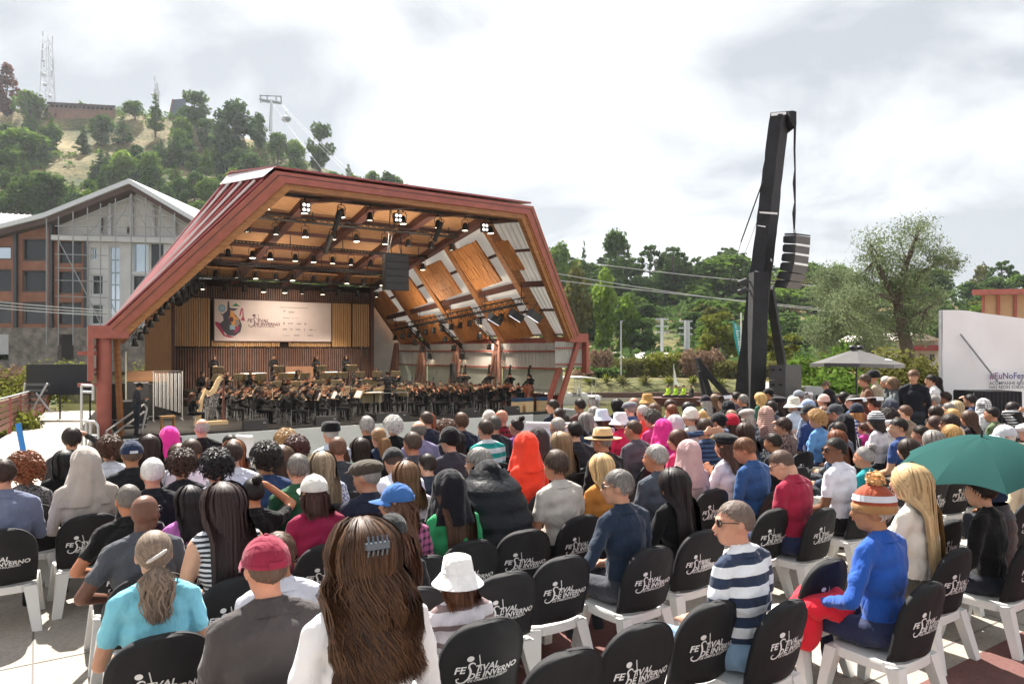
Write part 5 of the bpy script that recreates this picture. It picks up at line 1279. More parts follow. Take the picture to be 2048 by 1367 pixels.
# inner dark post, back brace, base arm
b = MB(); b.beam(tq(1518, 545, -.3), tq(1509, 838, -.3), .36, .36); b.build('inner_post', M_blackcloth, tw)
b = MB(); b.beam(tq(1538, 575, .6), tq(1566, 740, 2.0), .20, .20); b.build('back_brace', M_blackcloth, tw)
b = MB(); b.slab([tq(1394, 716), tq(1402, 716), tq(1430, 800), tq(1418, 800)], (0, 1, 0), .3); b.build('outrigger_plate', M_blackcloth, tw)
b = MB(); b.beam(tq(1400, 730, .1), tq(1462, 800, .1), .13, .13); b.beam(tq(1398, 742, -.1), tq(1410, 805, -.1), .08, .08); b.build('outrigger_arm', M_blackcloth, tw)
for y in (562, 580):
 b = MB(); b.tube(tq(1477, y + 6, -.4), tq(1494, y - 2, -.4), .075, .06, 10); b.build('tower_spot', M_black, tw); b = MB(); b.tube(tq(1494, y - 2, -.4), tq(1502, y + 2, -.1), .025, n=5); b.build('spot_bracket', M_alu, tw)
for (x, y, w, h) in ((1519, 423, 36, 3), (1515, 450, 16, 1.5), (1510, 541, 8, 2), (1541, 516, 3, 5)):
 b = MB(); b.hexa([tq(x, y + h, -.25), tq(x + w, y + h + 3, -.22), tq(x + w, y + h + 3, -.2), tq(x, y + h, -.23), tq(x, y, -.25), tq(x + w, y + 2, -.22), tq(x + w, y + 2, -.2), tq(x, y, -.23)]); b.build('tape_strip', M_plastic, tw)
b = MB(); b.path([tq(1526, 362, -.1), tq(1482, 484, .5)], .018, 5); b.path([tq(1482, 484, .5), tq(1455, 580, 1.5)], .008, 4); b.path([tq(1515, 440, .5), tq(1462, 580, 2.5)], .006, 4); b.build('guy_rope', M_black, tw)
# the hanging array: trapezoid cabinets curving forward, bright slits between
M_side = mat('array_side', (.065, .055, .05), .55, var=.12)
ar = thing('hanging_line_array', 'large hanging loudspeaker array curving inwards beside the black tower', 'loudspeaker', W(1592, 470, ZT)); q = lambda x, y, d=0: W(x, y, ZT + d) - ar.location
ar.location.z = W(0, 470, ZT).z
st_l = [(1569, 470), (1568, 487), (1567, 505), (1564, 523), (1561, 541), (1555, 558), (1549, 575)]
st_m = [(1592, 469), (1591, 488), (1590, 507), (1588, 526), (1584, 545), (1579, 562), (1572, 577)]
st_r = [(1621, 473), (1620, 492), (1618, 511), (1616, 530), (1612, 549), (1607, 564), (1599, 579)]
for i in range(6):
 def L2(S_, f): a, c = S_[i], S_[i + 1]; return (lerp(a[0], c[0], f), lerp(a[1], c[1], f))
 g0, g1 = .06, .95
 c = MB(); V = [q(*L2(st_l, g1), .0), q(*L2(st_m, g1), -.55), q(*L2(st_r, g1), .15), q(lerp(st_l[i][0], st_r[i][0], .5), L2(st_l, g1)[1], .75)]
 V2 = [q(*L2(st_l, g0), .0), q(*L2(st_m, g0), -.55), q(*L2(st_r, g0), .15), q(lerp(st_l[i][0], st_r[i][0], .5), L2(st_l, g0)[1], .75)]
 c.hexa(V + V2); cab = c.build('cabinet', M_side, ar)
 gr = MB(); e1 = [q(*L2(st_l, .86), -.02), q(*L2(st_m, .86), -.57), q(*L2(st_m, .16), -.57), q(*L2(st_l, .16), -.02)]; e1 = [p + Vector((-.02, 0, 0)) for p in e1]; gr.slab(e1, Vector((-.85, -.5, 0)).normalized(), .012); gr.build('grille', M_grille, cab)
c = MB(); c.hexa([q(1569, 470), q(1592, 469, -.5), q(1621, 473, .15), q(1595, 470, .7), q(1569, 466.5), q(1592, 466, -.5), q(1621, 470, .15), q(1595, 467, .7)]); c.build('fly_bar', M_black, ar)
for i in (1, 2, 3):
 c = MB(); a, d = st_m[i], st_r[i]; c.beam(q(a[0] + 1, a[1] + .3, -.56), q(d[0] - 1, d[1] + .3, .14), .02, .05); c.build('bright_slit', M_plastic, ar)
# subwoofer stack on the ground
sb = thing('subwoofer_stack', 'stack of black subwoofer cabinets at the foot of the tower', 'loudspeaker', W(1572, 800, 16.4)); sb.location.z = 0; q = lambda x, y, d=0: W(x, y, 16.4 + d) - sb.location
for (y0, y1) in ((730, 759), (760, 789), (790, 820)):
 c = MB(); c.hexa([q(1538, y1), q(1571, y1 + 1), q(1603, y1, .9), q(1570, y1, 1.2), q(1538, y0), q(1571, y0 - 1), q(1603, y0 - .5, .9), q(1570, y0, 1.2)]); cab = c.build('cabinet', M_spk, sb)
 for x in (1546, 1561):
  hcut = MB(); hcut.hexa([q(x - 3, y0 + 11, -.02), q(x + 3, y0 + 11, -.02), q(x + 3, y0 + 11, -.005), q(x - 3, y0 + 11, -.005), q(x - 3, y0 + 7, -.02), q(x + 3, y0 + 7, -.02), q(x + 3, y0 + 7, -.005), q(x - 3, y0 + 7, -.005)]); hcut.build('handle', mat('handle_black', (.004, .004, .004), .9), cab)
c = MB(); c.hexa([q(1538, 840), q(1571, 841), q(1603, 840, .9), q(1570, 840, 1.2), q(1538, 821), q(1571, 822), q(1603, 821, .9), q(1570, 821, 1.2)]); c.build('cabinet', M_spk, sb)

# ------------------------------------------------------------------ right side: parasol, kiosk, tent, brown building, big trees
Zp = 18; ps = thing('grey_parasol', 'dark grey parasol open over the sound desk', 'parasol', W(1716, 790, Zp)); ps.location.z = 0; q = lambda x, y, d=0: W(x, y, Zp + d) - ps.location
ctr = q(1713, 697); rim = []
for i in range(8):
 a = 6.283 * (i + .5) / 8; rim.append(Vector((ctr.x + 1.08 * math.cos(a), 1.08 * math.sin(a), q(0, 726).z + .02 * math.sin(a * 2))))
c = MB(); V = [Vector((ctr.x, 0, ctr.z))] + rim + [p + Vector((0, 0, -.09)) for p in rim]
c.add(V, [(0, 1 + i, 1 + (i + 1) % 8) for i in range(8)] + [(1 + i, 9 + i, 9 + (i + 1) % 8, 1 + (i + 1) % 8) for i in range(8)]); c.build('canopy', mat('grey_canopy', (.085, .08, .08), .85, var=.1), ps)
c = MB(); c.ell((ctr.x - .1, 0, ctr.z + .03), (.1, .1, .06), n=8, k=6); c.ell((ctr.x + .1, 0, ctr.z + .03), (.1, .1, .06), n=8, k=6); c.build('finial', M_black, ps)
c = MB(); c.tube((ctr.x, 0, 0), (ctr.x, 0, ctr.z - .05), .025, n=8); c.build('pole', M_black, ps)
for p in rim:
 c = MB(); c.tube((ctr.x, 0, ctr.z - .08), p + Vector((0, 0, -.03)), .01, n=4); c.build('rib', M_black, ps)
c = MB(); mid = (V[0] * .25 + (rim[6] + rim[7]) * .375); nn = (rim[7] - V[0]).cross(rim[6] - V[0]).normalized() * -1
if nn.z < 0: nn = -nn
ex = (rim[7] - rim[6]).normalized(); ey = nn.cross(ex); 
c.add([mid + nn * .012 + ex * (u) * .01 + ey * w_ * .01 for u, w_ in ((-22, -2), (22, -3), (14, 4), (-6, 7), (-14, 4))], [(0, 1, 2, 3, 4)]); c.build('printed_mark', M_white, ps)
kz = thing('wooden_kiosk', 'low brown wooden kiosk behind the sound desk', 'kiosk', W(1635, 790, 30)); kz.location.z = 0; q = lambda x, y, d=0: W(x, y, 30 + d) - kz.location
c = MB(); c.hexa([q(1600, 748), q(1670, 748), q(1670, 748, 3), q(1600, 748, 3), q(1600, 742), q(1670, 742), q(1670, 742, 3), q(1600, 742, 3)]); c.build('roof', M_conc, kz)
for x in (1606, 1614, 1622, 1632, 1642, 1656, 1664):
 c = MB(); c.beam(q(x, 800), q(x, 748), .12, .12); c.build('post', mat('kiosk_wood', (.16, .06, .05), .7), kz)
c = MB(); c.hexa([q(1602, 800, .6), q(1668, 800, .6), q(1668, 800, .8), q(1602, 800, .8), q(1602, 782, .6), q(1668, 782, .6), q(1668, 782, .8), q(1602, 782, .8)]); c.build('counter', M_grey, kz)
sd_ = thing('sound_desk', 'sound mixing desk on a dark table among the standing crew', 'desk', W(1690, 790, 17)); sd_.location.z = 0
c = MB(); c.box((0, 0, .8), (1.9, .7, .08)); c.build('table_top', M_black, sd_); c = MB(); c.box((-.2, 0, .95), (1.1, .5, .18)); c.build('console', M_spk, sd_)
c = MB(); c.box((-.75, -.1, 1.05), (.5, .06, .38)); c.build('screen', M_grey, sd_); c = MB(); c.box((.45, -.25, 1.0), (.35, .03, .24)); c.build('yellow_card', mat('yellow_card', (.55, .46, .22), .8), sd_)
for sx in (-.85, .85):
 for sy in (-.3, .3):
  c = MB(); c.tube((sx, sy, 0), (sx, sy, .78), .025, n=6); c.build('leg', M_black, sd_)
c = MB(); c.box((0, -.34, .4), (1.8, .02, .7)); c.build('table_cloth', M_blackcloth, sd_)
# metal crowd barrier fence behind
for i in range(5):
 x = 1600 + i * 62; Y = 21.5; p = W(x, 780, Y); fo = thing('crowd_barrier', ('leftmost', 'second', 'middle', 'fourth', 'rightmost')[i] + ' low railing panel behind the standing crew', 'barrier', (p.x, Y, 0))
 for zz_ in (.25, 1.0):
  c = MB(); c.tube((-.4, 0, zz_), (.4, 0, zz_), .02, n=6); c.build('rail', M_red if i > 2 else M_alu, fo)
 for k in range(7):
  c = MB(); c.tube((-.4 + .8 * k / 6, 0, .0 if k in (0, 6) else .25), (-.4 + .8 * k / 6, 0, 1.0), .012, n=5); c.build('bar', M_red if i > 2 else M_alu, fo)
# white tent wall with print
Yt = 14.5; tn = thing('white_tent', 'big white tent wall with purple hashtag lettering', 'tent', W(1965, 800, Yt)); tn.location.z = 0
tl = lambda x, y, d=0: W(x, y, Yt + d) - tn.location
xl = 1884
Vt = []; Fc = []; NX, NY = 26, 16
for j in range(NY + 1):
 for i in range(NX + 1):
  f, g_ = i / NX, j / NY; x = lerp(xl, 2180, f); yt = pw(x, [(1884, 620), (1925, 620), (2048, 634), (2180, 650)]); z0 = 0.02; zt_ = W(0, yt, Yt).z
  px_ = (x - 1024) / F * Yt - tn.location.x; zz_ = lerp(z0, zt_, g_)
  wv = .035 * math.sin(f * 9 + g_ * 5) * math.sin(g_ * 3.1) + .02 * mnoise.noise(Vector((f * 6, g_ * 5, 2)))
  # tension fold running diagonally from the guy point
  dd_ = (f * 1.0 - (1 - g_) * .55 - .12); wv -= .05 * math.exp(-(dd_ * 9) ** 2)
  Vt.append((px_, wv + f * .35, zz_))
for j in range(NY):
 for i in range(NX): Fc.append((j * (NX + 1) + i, j * (NX + 1) + i + 1, (j + 1) * (NX + 1) + i + 1, (j + 1) * (NX + 1) + i))
M_tent = mat('tent_cloth', (.90, .905, .915), .75, var=.03, vscale=2)
c = MB(); c.add(Vt, Fc, 0, True); c.build('wall_cloth', M_tent, tn)
n0 = len(Vt) - (NX + 1); top = [Vector(p) for p in Vt[n0:]]; c = MB(); c.add(top + [p + Vector((3.0, 3.5, .08)) for p in top], [(i, i + 1, NX + 2 + i, NX + 1 + i) for i in range(NX)], 0, True); c.build('roof_cloth', M_tent, tn)
c = MB(); c.add([Vector(Vt[0]), Vector(Vt[n0]), Vector(Vt[n0]) + Vector((3.0, 3.5, .08)), Vector(Vt[0]) + Vector((3.0, 3.5, 0))], [(0, 1, 2, 3)]); c.build('side_cloth', M_tent, tn)
c = MB(); c.tube(tl(1921, 668, -.1), tl(1995, 762, -.1), .018, n=6); c.tube(tl(2048, 750, -.06), tl(2035, 775, -.1), .015, n=6); c.build('guy_rope', M_grey, tn)
c = MB(); c.tube((Vt[0][0] - .01, .03, 0), (Vt[n0][0] - .01, .03, Vt[n0][2]), .035, n=8); c.build('tent_pole', M_alu, tn)
def tent_text(s, size, x, y, mt, nm, bold=.0):
 v, f_ = text_geo(s, size * 1.51, bold=bold); p = tl(x, y); c = MB(); c.add([(p.x + a, ((1024 + F * (p.x + a + tn.location.x) / Yt) - 1884) / 296 * .35 - .12, p.z + cc) for a, cc, d in v], f_); c.build(nm, mt, tn)
grad = bpy.data.materials.new('purple_print'); grad.use_nodes = True; gp = grad.node_tree.nodes['Principled BSDF']; gp.inputs['Base Color'].default_value = (.16, .035, .20, 1)
gt = grad.node_tree; _c = gt.nodes.new('ShaderNodeTexCoord'); _g = gt.nodes.new('ShaderNodeTexGradient'); _m = gt.nodes.new('ShaderNodeMapping'); _r = gt.nodes.new('ShaderNodeValToRGB'); _m.inputs['Location'].default_value = (-.02, 0, 0); _m.inputs['Scale'].default_value = (1.5, 1, 1)
gt.links.new(_c.outputs['Object'], _m.inputs[0]); gt.links.new(_m.outputs[0], _g.inputs[0]); gt.links.new(_g.outputs['Fac'], _r.inputs[0]); gt.links.new(_r.outputs[0], gp.inputs['Base Color']); _r.color_ramp.elements[0].color = (.33, .03, .20, 1); _r.color_ramp.elements[1].color = (.05, .06, .24, 1)
tent_text('#EuNoFestival', .118, 1979, 757, grad, 'hashtag_lettering', .003); M_ink = mat('dark_print', (.05, .05, .09), .8)
tent_text('ACOMPANHE A GENTE', .062, 1978, 769, M_ink, 'small_lettering', .0006); tent_text('NAS REDES SOCIAIS', .062, 1978, 777, M_ink, 'small_lettering', .0006)
o = thing('covered_table', 'table under a floor length black cloth in front of the white tent', 'table', W(1985, 860, 13.3)); o.location.z = 0; q = lambda x, y, d=0: W(x, y, 13.3 + d) - o.location
zt_ = q(0, 784).z; a, d = q(1948, 0).x, q(2042, 0).x
c = MB(); c.box(((a + d) / 2, .3, zt_), (d - a, .62, .03)); c.build('table_top', M_blackcloth, o)
Vt2 = []; Fc2 = []
for i in range(41):
 f = i / 40; x = lerp(a - .01, d + .01, f); w = .025 * math.sin(i * 1.9); Vt2 += [(x, -.03 + w * 1.6, .01), (x, -.015 + w * .2, zt_ + .012)]
for i in range(40): Fc2.append((2 * i, 2 * i + 2, 2 * i + 3, 2 * i + 1))
c = MB(); c.add(Vt2, Fc2, 0, True); c.add([(a - .01, 0, .01), (a - .01, .61, .01), (a - .01, .61, zt_), (a - .01, 0, zt_)], [(0, 1, 2, 3)]); c.build('table_cloth', M_blackcloth, o)
bb_ = thing('brown_roofed_building', 'tan walled building with red brown flat roof behind the tent', 'building', W(2010, 720, 42)); bb_.location.z = 0; q = lambda x, y, d=0: W(x, y, 42 + d) - bb_.location
c = MB(); c.hexa([q(1944, 590), q(2200, 585), q(2200, 585, 10), q(1950, 590, 10), q(1944, 579), q(2200, 574), q(2200, 574, 10), q(1950, 579, 10)]); c.build('roof', M_red, bb_)
c = MB(); c.hexa([q(1964, 770, 1), q(2200, 770, 1), q(2200, 770, 9), q(1970, 770, 9), q(1964, 590.5, 1), q(2200, 585.5, 1), q(2200, 585.5, 9), q(1970, 590.5, 9)]); c.build('wall', mat('tan_wall', (.48, .31, .17), .8, var=.06), bb_)
for x in (1966, 1997, 2031):
 c = MB(); c.beam(q(x, 770, .9), q(x, 589, .9), .12, .15); c.build('wall_post', M_red, bb_)
# distant house with red balcony behind the big tree
o = thing('balcony_house', 'white house with dark red balcony seen through the trees', 'house', W(1825, 740, 62)); q = lambda x, y, d=0: W(x, y, 62 + d) - o.location
c = MB(); c.hexa([q(1745, 745), q(1880, 745), q(1880, 745, 6), q(1745, 745, 6), q(1745, 680), q(1880, 680), q(1880, 680, 6), q(1745, 680, 6)]); c.build('wall', M_wwall, o)
c = MB(); c.hexa([q(1820, 701, -1), q(1885, 701, -1), q(1885, 701, 0), q(1820, 701, 0), q(1820, 690, -1), q(1885, 690, -1), q(1885, 690, 0), q(1820, 690, 0)]); c.build('balcony', mat('dark_red_balcony', (.25, .04, .05), .7), o)
c = MB(); c.slab([q(1735, 682, -1), q(1762, 668, -1), q(1790, 682, -1)], (0, 1, 0), 6); c.slab([q(1790, 681, -1), q(1840, 664, -1), q(1890, 681, -1)], (0, 1, 0), 6); c.build('roof', M_conc, o)
for x in (1800, 1840, 1860):
 c = MB(); c.hexa([q(x, 722, -.1), q(x + 9, 722, -.1), q(x + 9, 722, -.02), q(x, 722, -.02), q(x, 708, -.1), q(x + 9, 708, -.1), q(x + 9, 708, -.02), q(x, 708, -.02)]); c.build('window', M_glass, o)
# the two large grey-green trees
def big_tree(label, base, Y, limbs, lobes, seed, n, leaf, mt):
 o = thing('grey_green_tree', label, 'tree', (W(base[0], base[1], Y).x, Y, 0)); q = lambda x, y, d=0: W(x, y, Y + d) - o.location
 b = MB()
 for pts, r0, r1 in limbs: b.path([q(*p) for p in pts], [lerp(r0, r1, i / (len(pts) - 1)) for i in range(len(pts))], 9)
 rg = random.Random(seed); lo = []
 for (x, y, r, d) in lobes:
  for k in range(7):
   c = q(x + rg.uniform(-.6, .6) * r, y + rg.uniform(-.6, .6) * r, d + rg.uniform(-1.2, 1.2)); rr_ = r * Y / F * rg.uniform(.5, .95); lo.append((c.x, c.y, c.z, rr_, rr_, rr_ * .8))
   j = min((p for pts, *_ in limbs for p in pts[1:]), key=lambda p: (p[0] - x) ** 2 + (p[1] - y) ** 2); b.path([q(*j), q(j[0], j[1]).lerp(c, .55) + Vector((0, 0, -.1)), c], [.035, .02, .008], 4)
 obj('trunk', b.mesh('trunk', M_bark), o)
 obj('crown', leaf_mesh('crown', lo, n, leaf, mt, seed=seed, flat=.0, shell=.05, aspect=.5), o)
big_tree('large open crowned grey green tree with leaning trunk right of the parasol', (1836, 790), 30,
         [([(1838, 800), (1822, 735), (1808, 670), (1795, 610), (1800, 565)], .32, .17), ([(1795, 610), (1770, 560), (1748, 520), (1740, 490)], .15, .05), ([(1800, 565), (1815, 520), (1832, 475), (1836, 455)], .15, .04), ([(1800, 565), (1840, 545), (1880, 525), (1915, 520)], .12, .03), ([(1797, 600), (1760, 590), (1715, 600), (1680, 610)], .10, .03), ([(1805, 640), (1850, 620), (1880, 600)], .08, .03)],
         [(1836, 470, 42, 0), (1815, 500, 38, .5), (1870, 500, 40, 0), (1905, 520, 34, 0), (1745, 500, 44, 0), (1775, 530, 40, .5), (1720, 545, 40, 0), (1840, 560, 48, .6), (1790, 590, 50, 0), (1740, 600, 48, 0), (1860, 600, 40, .5), (1690, 600, 40, 0), (1800, 650, 50, .8), (1760, 660, 46, .4), (1850, 655, 40, .8), (1710, 650, 40, .6)], 5, 25000, .105, L_grey)
big_tree('grey green tree standing behind the parasol, left of the larger one', (1748, 790), 36,
         [([(1750, 790), (1745, 730), (1735, 680), (1725, 630)], .3, .15), ([(1725, 630), (1690, 580), (1665, 545)], .12, .03), ([(1735, 650), (1760, 610)], .1, .04)],
         [(1660, 540, 34, 0), (1690, 570, 44, 0), (1650, 590, 38, 0), (1670, 640, 46, 0), (1720, 620, 46, 0), (1640, 660, 36, 0), (1700, 690, 44, 0), (1760, 690, 40, .4), (1660, 700, 36, 0)], 6, 18000, .12, L_grey)
bush(1700, 21, 1.7, 1.6, L_mid, 'round green shrub behind the sound desk', seed=91, z=0); bush(1790, 24, 2.2, 3.2, L_olive, 'sunlit yellow green shrub under the big tree', seed=92, z=0, n=2200); bush(1860, 23, 1.8, 2.2, L_olive, 'yellow green shrub beside the white tent', seed=93, z=0); bush(1650, 24, 2.4, 2.0, L_mid, 'bright green shrub at the parasol edge', seed=94, z=0)
b = MB(); b.slab([W(1745, 0, 26), W(1890, 0, 26), W(1890, 0, 26) + Vector((0, 3, 0)), W(1745, 0, 26) + Vector((0, 3, 0))], (0, 0, 1), .01)
# white boards lying against the terrace front
for i, (xa_, ya_, xb_, yb_, Z_, lab) in enumerate(((1052, 843, 1205, 868, 9.8, 'long white board propped before the front row right of the orange hood'), (472, 869, 505, 900, 9.2, 'small white framed board beside the front row'))):
 p = W((xa_ + xb_) / 2, yb_, Z_); o = thing('white_board', lab, 'board', (p.x, Z_, 0)); c = MB(); a = W(xa_, ya_, Z_); d = W(xb_, ya_ + (10 if i == 0 else 2), Z_)
 c.hexa([(a.x - p.x, 0, .02), (d.x - p.x, .5 * (1 - i), .02), (d.x - p.x, .5 * (1 - i) + .03, .02), (a.x - p.x, .03, .02), (a.x - p.x, 0, a.z), (d.x - p.x, .5 * (1 - i), d.z), (d.x - p.x, .5 * (1 - i) + .03, d.z), (a.x - p.x, .03, a.z)]); c.build('panel', M_white, o)
 c = MB(); c.beam((a.x - p.x, -.02, a.z - .03), (d.x - p.x, .5 * (1 - i) - .02, d.z - .03), .03, .04); c.build('edge_strip', M_plastic, o)
# ================================================================== people: bodies
def lin(c): return c / 12.92 if c <= .04045 else ((c + .055) / 1.055) ** 2.4
def hexc(h): return tuple(lin(int(h[i:i + 2], 16) / 255) for i in (0, 2, 4))
def cap_prim(b, p0, r0, p1, r1, n=12):
 b.tube(p0, p1, r0, r1, n, 0, False); b.ell(p0, (r0,) * 3, 0, n, 8); b.ell(p1, (r1,) * 3, 0, n, 8)
def remesh(b, voxel, smooth=3, name='body'):
 me = b.mesh('tmp', []); o = bpy.data.objects.new('tmp', me)
 r = o.modifiers.new('r', 'REMESH'); r.mode = 'VOXEL'; r.voxel_size = voxel; r.use_smooth_shade = True
 s = o.modifiers.new('s', 'SMOOTH'); s.factor = .5; s.iterations = smooth
 out = baked(o); out.name = name; bpy.data.meshes.remove(me)
 return out
SKIN, TOP, BOT, SHOE = 0, 1, 2, 3
def head_prims(M):
 """head around its own centre; M places it"""
 E = []
 def e(c, r, m=SKIN): E.append(('e', M @ Vector(c), Vector(r), m, M.to_3x3()))
 def c(p0, r0, p1, r1, m=SKIN): E.append(('c', M @ Vector(p0), r0, M @ Vector(p1), r1, m))
 e((0, -.010, .014), (.076, .095, .093)); e((0, .030, -.030), (.062, .066, .088)); e((0, .046, -.088), (.044, .044, .036)); e((0, .015, -.075), (.056, .06, .045))
 c((0, .092, .0), .010, (0, .111, -.036), .0145); e((0, .084, .018), (.05, .018, .012)); e((0, .091, -.062), (.024, .012, .010))
 for s in (-1, 1): e((s * .077, -.006, -.012), (.011, .021, .032)); e((s * .036, .068, -.035), (.022, .02, .022))
 return E
def hand_prims(wrist, d, up, out=1):
 """palm and five fingers from the wrist along d; up = back of the hand, out = +1 when the thumb is on +side"""
 wrist = Vector(wrist); d = Vector(d).normalized(); up = Vector(up); sidev = d.cross(up).normalized(); up = sidev.cross(d).normalized(); E = []
 palm = wrist + d * .05
 E.append(('c', wrist, .026, palm, .032, SKIN)); E.append(('c', palm - sidev * .02, .017, palm + d * .035 - sidev * .028, .014, SKIN)); E.append(('c', palm + sidev * .02, .017, palm + d * .035 + sidev * .028, .014, SKIN))
 for k, (o_, l) in enumerate(((-.033, .062), (-.011, .074), (.011, .070), (.033, .054))):
  a = palm + d * .035 + sidev * o_; m_ = a + d * l * .55 - up * .006; E.append(('c', a, .0095, m_, .009, SKIN)); E.append(('c', m_, .009, m_ + d * l * .4 - up * .028, .0075, SKIN))
 t0 = wrist + d * .02 + sidev * .026 * out; t1 = t0 + d * .03 + sidev * .03 * out - up * .01; E += [('c', t0, .013, t1, .011, SKIN), ('c', t1, .011, t1 + d * .03 - up * .006, .009, SKIN)]
 return E
NECK = Vector((0, .0, 1.07)); HC = Vector((0, .028, 1.193))
def head_matrix(yaw, pitch, roll=0, dz=0.0, dy=0.0, lean=0.0):
 Mx = Matrix.Translation(NECK + Vector((0, dy, dz))) @ Matrix.Rotation(-lean, 4, 'X') @ Matrix.Rotation(yaw, 4, 'Z') @ Matrix.Rotation(-pitch, 4, 'X') @ Matrix.Rotation(roll, 4, 'Y') @ Matrix.Translation(HC - NECK)
 return Mx
BODIES = {}
def arm(sh, el, wr, sleeve, hand_dir, hand_up, out, fat=1.0):
 sh, el, wr = Vector(sh), Vector(el), Vector(wr); E = []
 E.append(('c', sh, .060 * fat, sh.lerp(el, .55), .052 * fat, TOP)); m2 = SKIN if sleeve == 'short' or sleeve == 'none' else TOP
 if sleeve == 'none': E[-1] = ('c', sh, .055 * fat, sh.lerp(el, .55), .047 * fat, SKIN)
 k = .88 if m2 == SKIN else 1.0
 E.append(('c', sh.lerp(el, .5), .050 * fat * k, el, .044 * fat * k, m2)); E.append(('c', el, .043 * fat * k, el.lerp(wr, .85), .032 * fat * k, m2)); E.append(('c', el.lerp(wr, .7), .029, wr, .025, SKIN))
 return E + hand_prims(wr, hand_dir, hand_up, out)
def body(pose='lap', yaw=0.0, pitch=0.0, sleeve='long', fem=False, voxel=.0148, fat=1.0):
 key = (pose, round(yaw, 2), round(pitch, 2), sleeve, fem, voxel, fat)
 if key in BODIES: return BODIES[key]
 E = []; lean_ = .0
 stand = pose.startswith('stand'); lean_ = {'lean': .42, 'lap': .04, 'cello': .10, 'violin': .05, 'bow': .3}.get(pose, .04)
 hip = Vector((0, 0, .52)); Lm = Matrix.Translation(hip) @ Matrix.Rotation(-lean_, 4, 'X') @ Matrix.Translation(-hip)
 w = (.92 if fem else 1.0)
 def e(c, r, m, M=Lm): E.append(('e', M @ Vector(c), Vector((r[0] * fat, r[1] * fat, r[2])), m, M.to_3x3()))
 def c(p0, r0, p1, r1, m, M=Lm): E.append(('c', M @ Vector(p0), r0, M @ Vector(p1), r1, m))
 I4 = Matrix.Identity(4)
 e((0, .0, .53), (.178, .14, .105), BOT, I4); e((0, -.005, .655), (.152 * (.94 if fem else 1), .112, .15), TOP); e((0, -.012, .83), (.168 * w, .120, .175), TOP)
 e((0, -.025, .93), (.175 * w, .095, .10), TOP); c((-.145 * w, -.012, .975), .066, (.145 * w, -.012, .975), .066, TOP); c((0, -.02, .99), .085, (0, -.008, 1.04), .058, TOP)
 for s in (-1, 1): c((s * .05, -.015, 1.035), .045, (s * .14 * w, -.012, .985), .06, TOP)
 if fem:
  for s in (-1, 1): e((s * .075, .095, .84), (.07, .055, .07), TOP)
 c((0, -.004, 1.03), .052 if not fem else .046, (0, .012, 1.12), .049 if not fem else .043, SKIN)
 HM = Lm @ head_matrix(yaw, pitch)
 E += head_prims(HM)
 sh = lambda s: Lm @ Vector((s * .172 * w, -.012, .965)); Lp = lambda p: Lm @ Vector(p)
 A = []
 if pose in ('lap', 'lean'):
  for s in (-1, 1): A += arm(sh(s), Lp((s * .235, .02, .70)) if pose == 'lap' else (s * .25, .20, .68), (s * .085, .30 if pose == 'lap' else .42, .60), sleeve, (-s * .5, .8, -.1), (0, .1, 1), -s, fat)
 elif pose == 'phone':
  for s in (-1, 1): A += arm(sh(s), Lp((s * .225, .10, .72)), (s * .07, .30, .86), sleeve, (-s * .45, .1, .9), (s * .3, .9, .0), -s, fat)
 elif pose == 'crossed':
  for s in (-1, 1): A += arm(sh(s), Lp((s * .225, .06, .73)), (-s * .06, .22, .76), sleeve, (-s, .1, .1), (0, 1, .2), -s, fat)
 elif pose == 'headhands':
  for s in (-1, 1): A += arm(sh(s), Lp((s * .36, .03, 1.13)), (s * .13, -.10, 1.17), sleeve, (-s, -.25, .15), (0, -1, .1), s, fat)
 elif pose == 'shade':
  A += arm(sh(1), Lp((.32, .14, 1.06)), (.115, .18, 1.23), sleeve, (-1, .2, .12), (0, .2, 1), 1, fat); A += arm(sh(-1), Lp((-.235, .02, .70)), (-.085, .30, .60), sleeve, (.5, .8, -.1), (0, .1, 1), 1, fat)
 elif pose == 'elbow':
  A += arm(sh(-1), Lp((-.33, -.02, .74)), (-.16, .30, .62), sleeve, (.4, .8, -.1), (0, .1, 1), 1, fat); A += arm(sh(1), Lp((.235, .02, .70)), (.085, .30, .60), sleeve, (-.5, .8, -.1), (0, .1, 1), -1, fat)
 elif pose == 'violin':
  A += arm(sh(-1), Lp((-.26, .20, .84)), (-.17, .42, 1.02), sleeve, (.3, .3, .8), (-.7, .5, 0), 1, fat); A += arm(sh(1), Lp((.33, .12, .84)), (.20, .36, .93), sleeve, (-.6, .6, .1), (.2, .2, 1), -1, fat)
 elif pose == 'cello':
  A += arm(sh(-1), Lp((-.30, .14, .84)), (-.06, .30, 1.0), sleeve, (.8, .1, .2), (0, 1, 0), 1, fat); A += arm(sh(1), Lp((.30, .14, .74)), (.24, .40, .64), sleeve, (-.6, .5, -.2), (.2, .2, 1), -1, fat)
 elif pose == 'wind':
  for s in (-1, 1): A += arm(sh(s), Lp((s * .26, .12, .80)), (s * .05, .32, .90 + .06 * s), sleeve, (-s * .6, .3, .3), (0, 1, 0), -s, fat)
 elif pose == 'stand':
  for s in (-1, 1): A += arm(sh(s), Lp((s * .23, -.02, .70)), (s * .215, .06, .46), sleeve, (0, .15, -1), (s, 0, 0), s, fat)
 elif pose == 'stand_front':
  for s in (-1, 1): A += arm(sh(s), Lp((s * .23, .03, .72)), (s * .07, .27, .74), sleeve, (-s * .6, .5, .2), (0, .3, 1), -s, fat)
 elif pose == 'stand_conduct':
  A += arm(sh(-1), Lp((-.40, .05, .92)), (-.62, .16, .98), sleeve, (-.9, .4, .1), (0, 0, 1), 1, fat); A += arm(sh(1), Lp((.38, .08, .90)), (.56, .26, 1.02), sleeve, (.8, .5, .3), (0, 0, 1), -1, fat)
 elif pose == 'stand_bass':
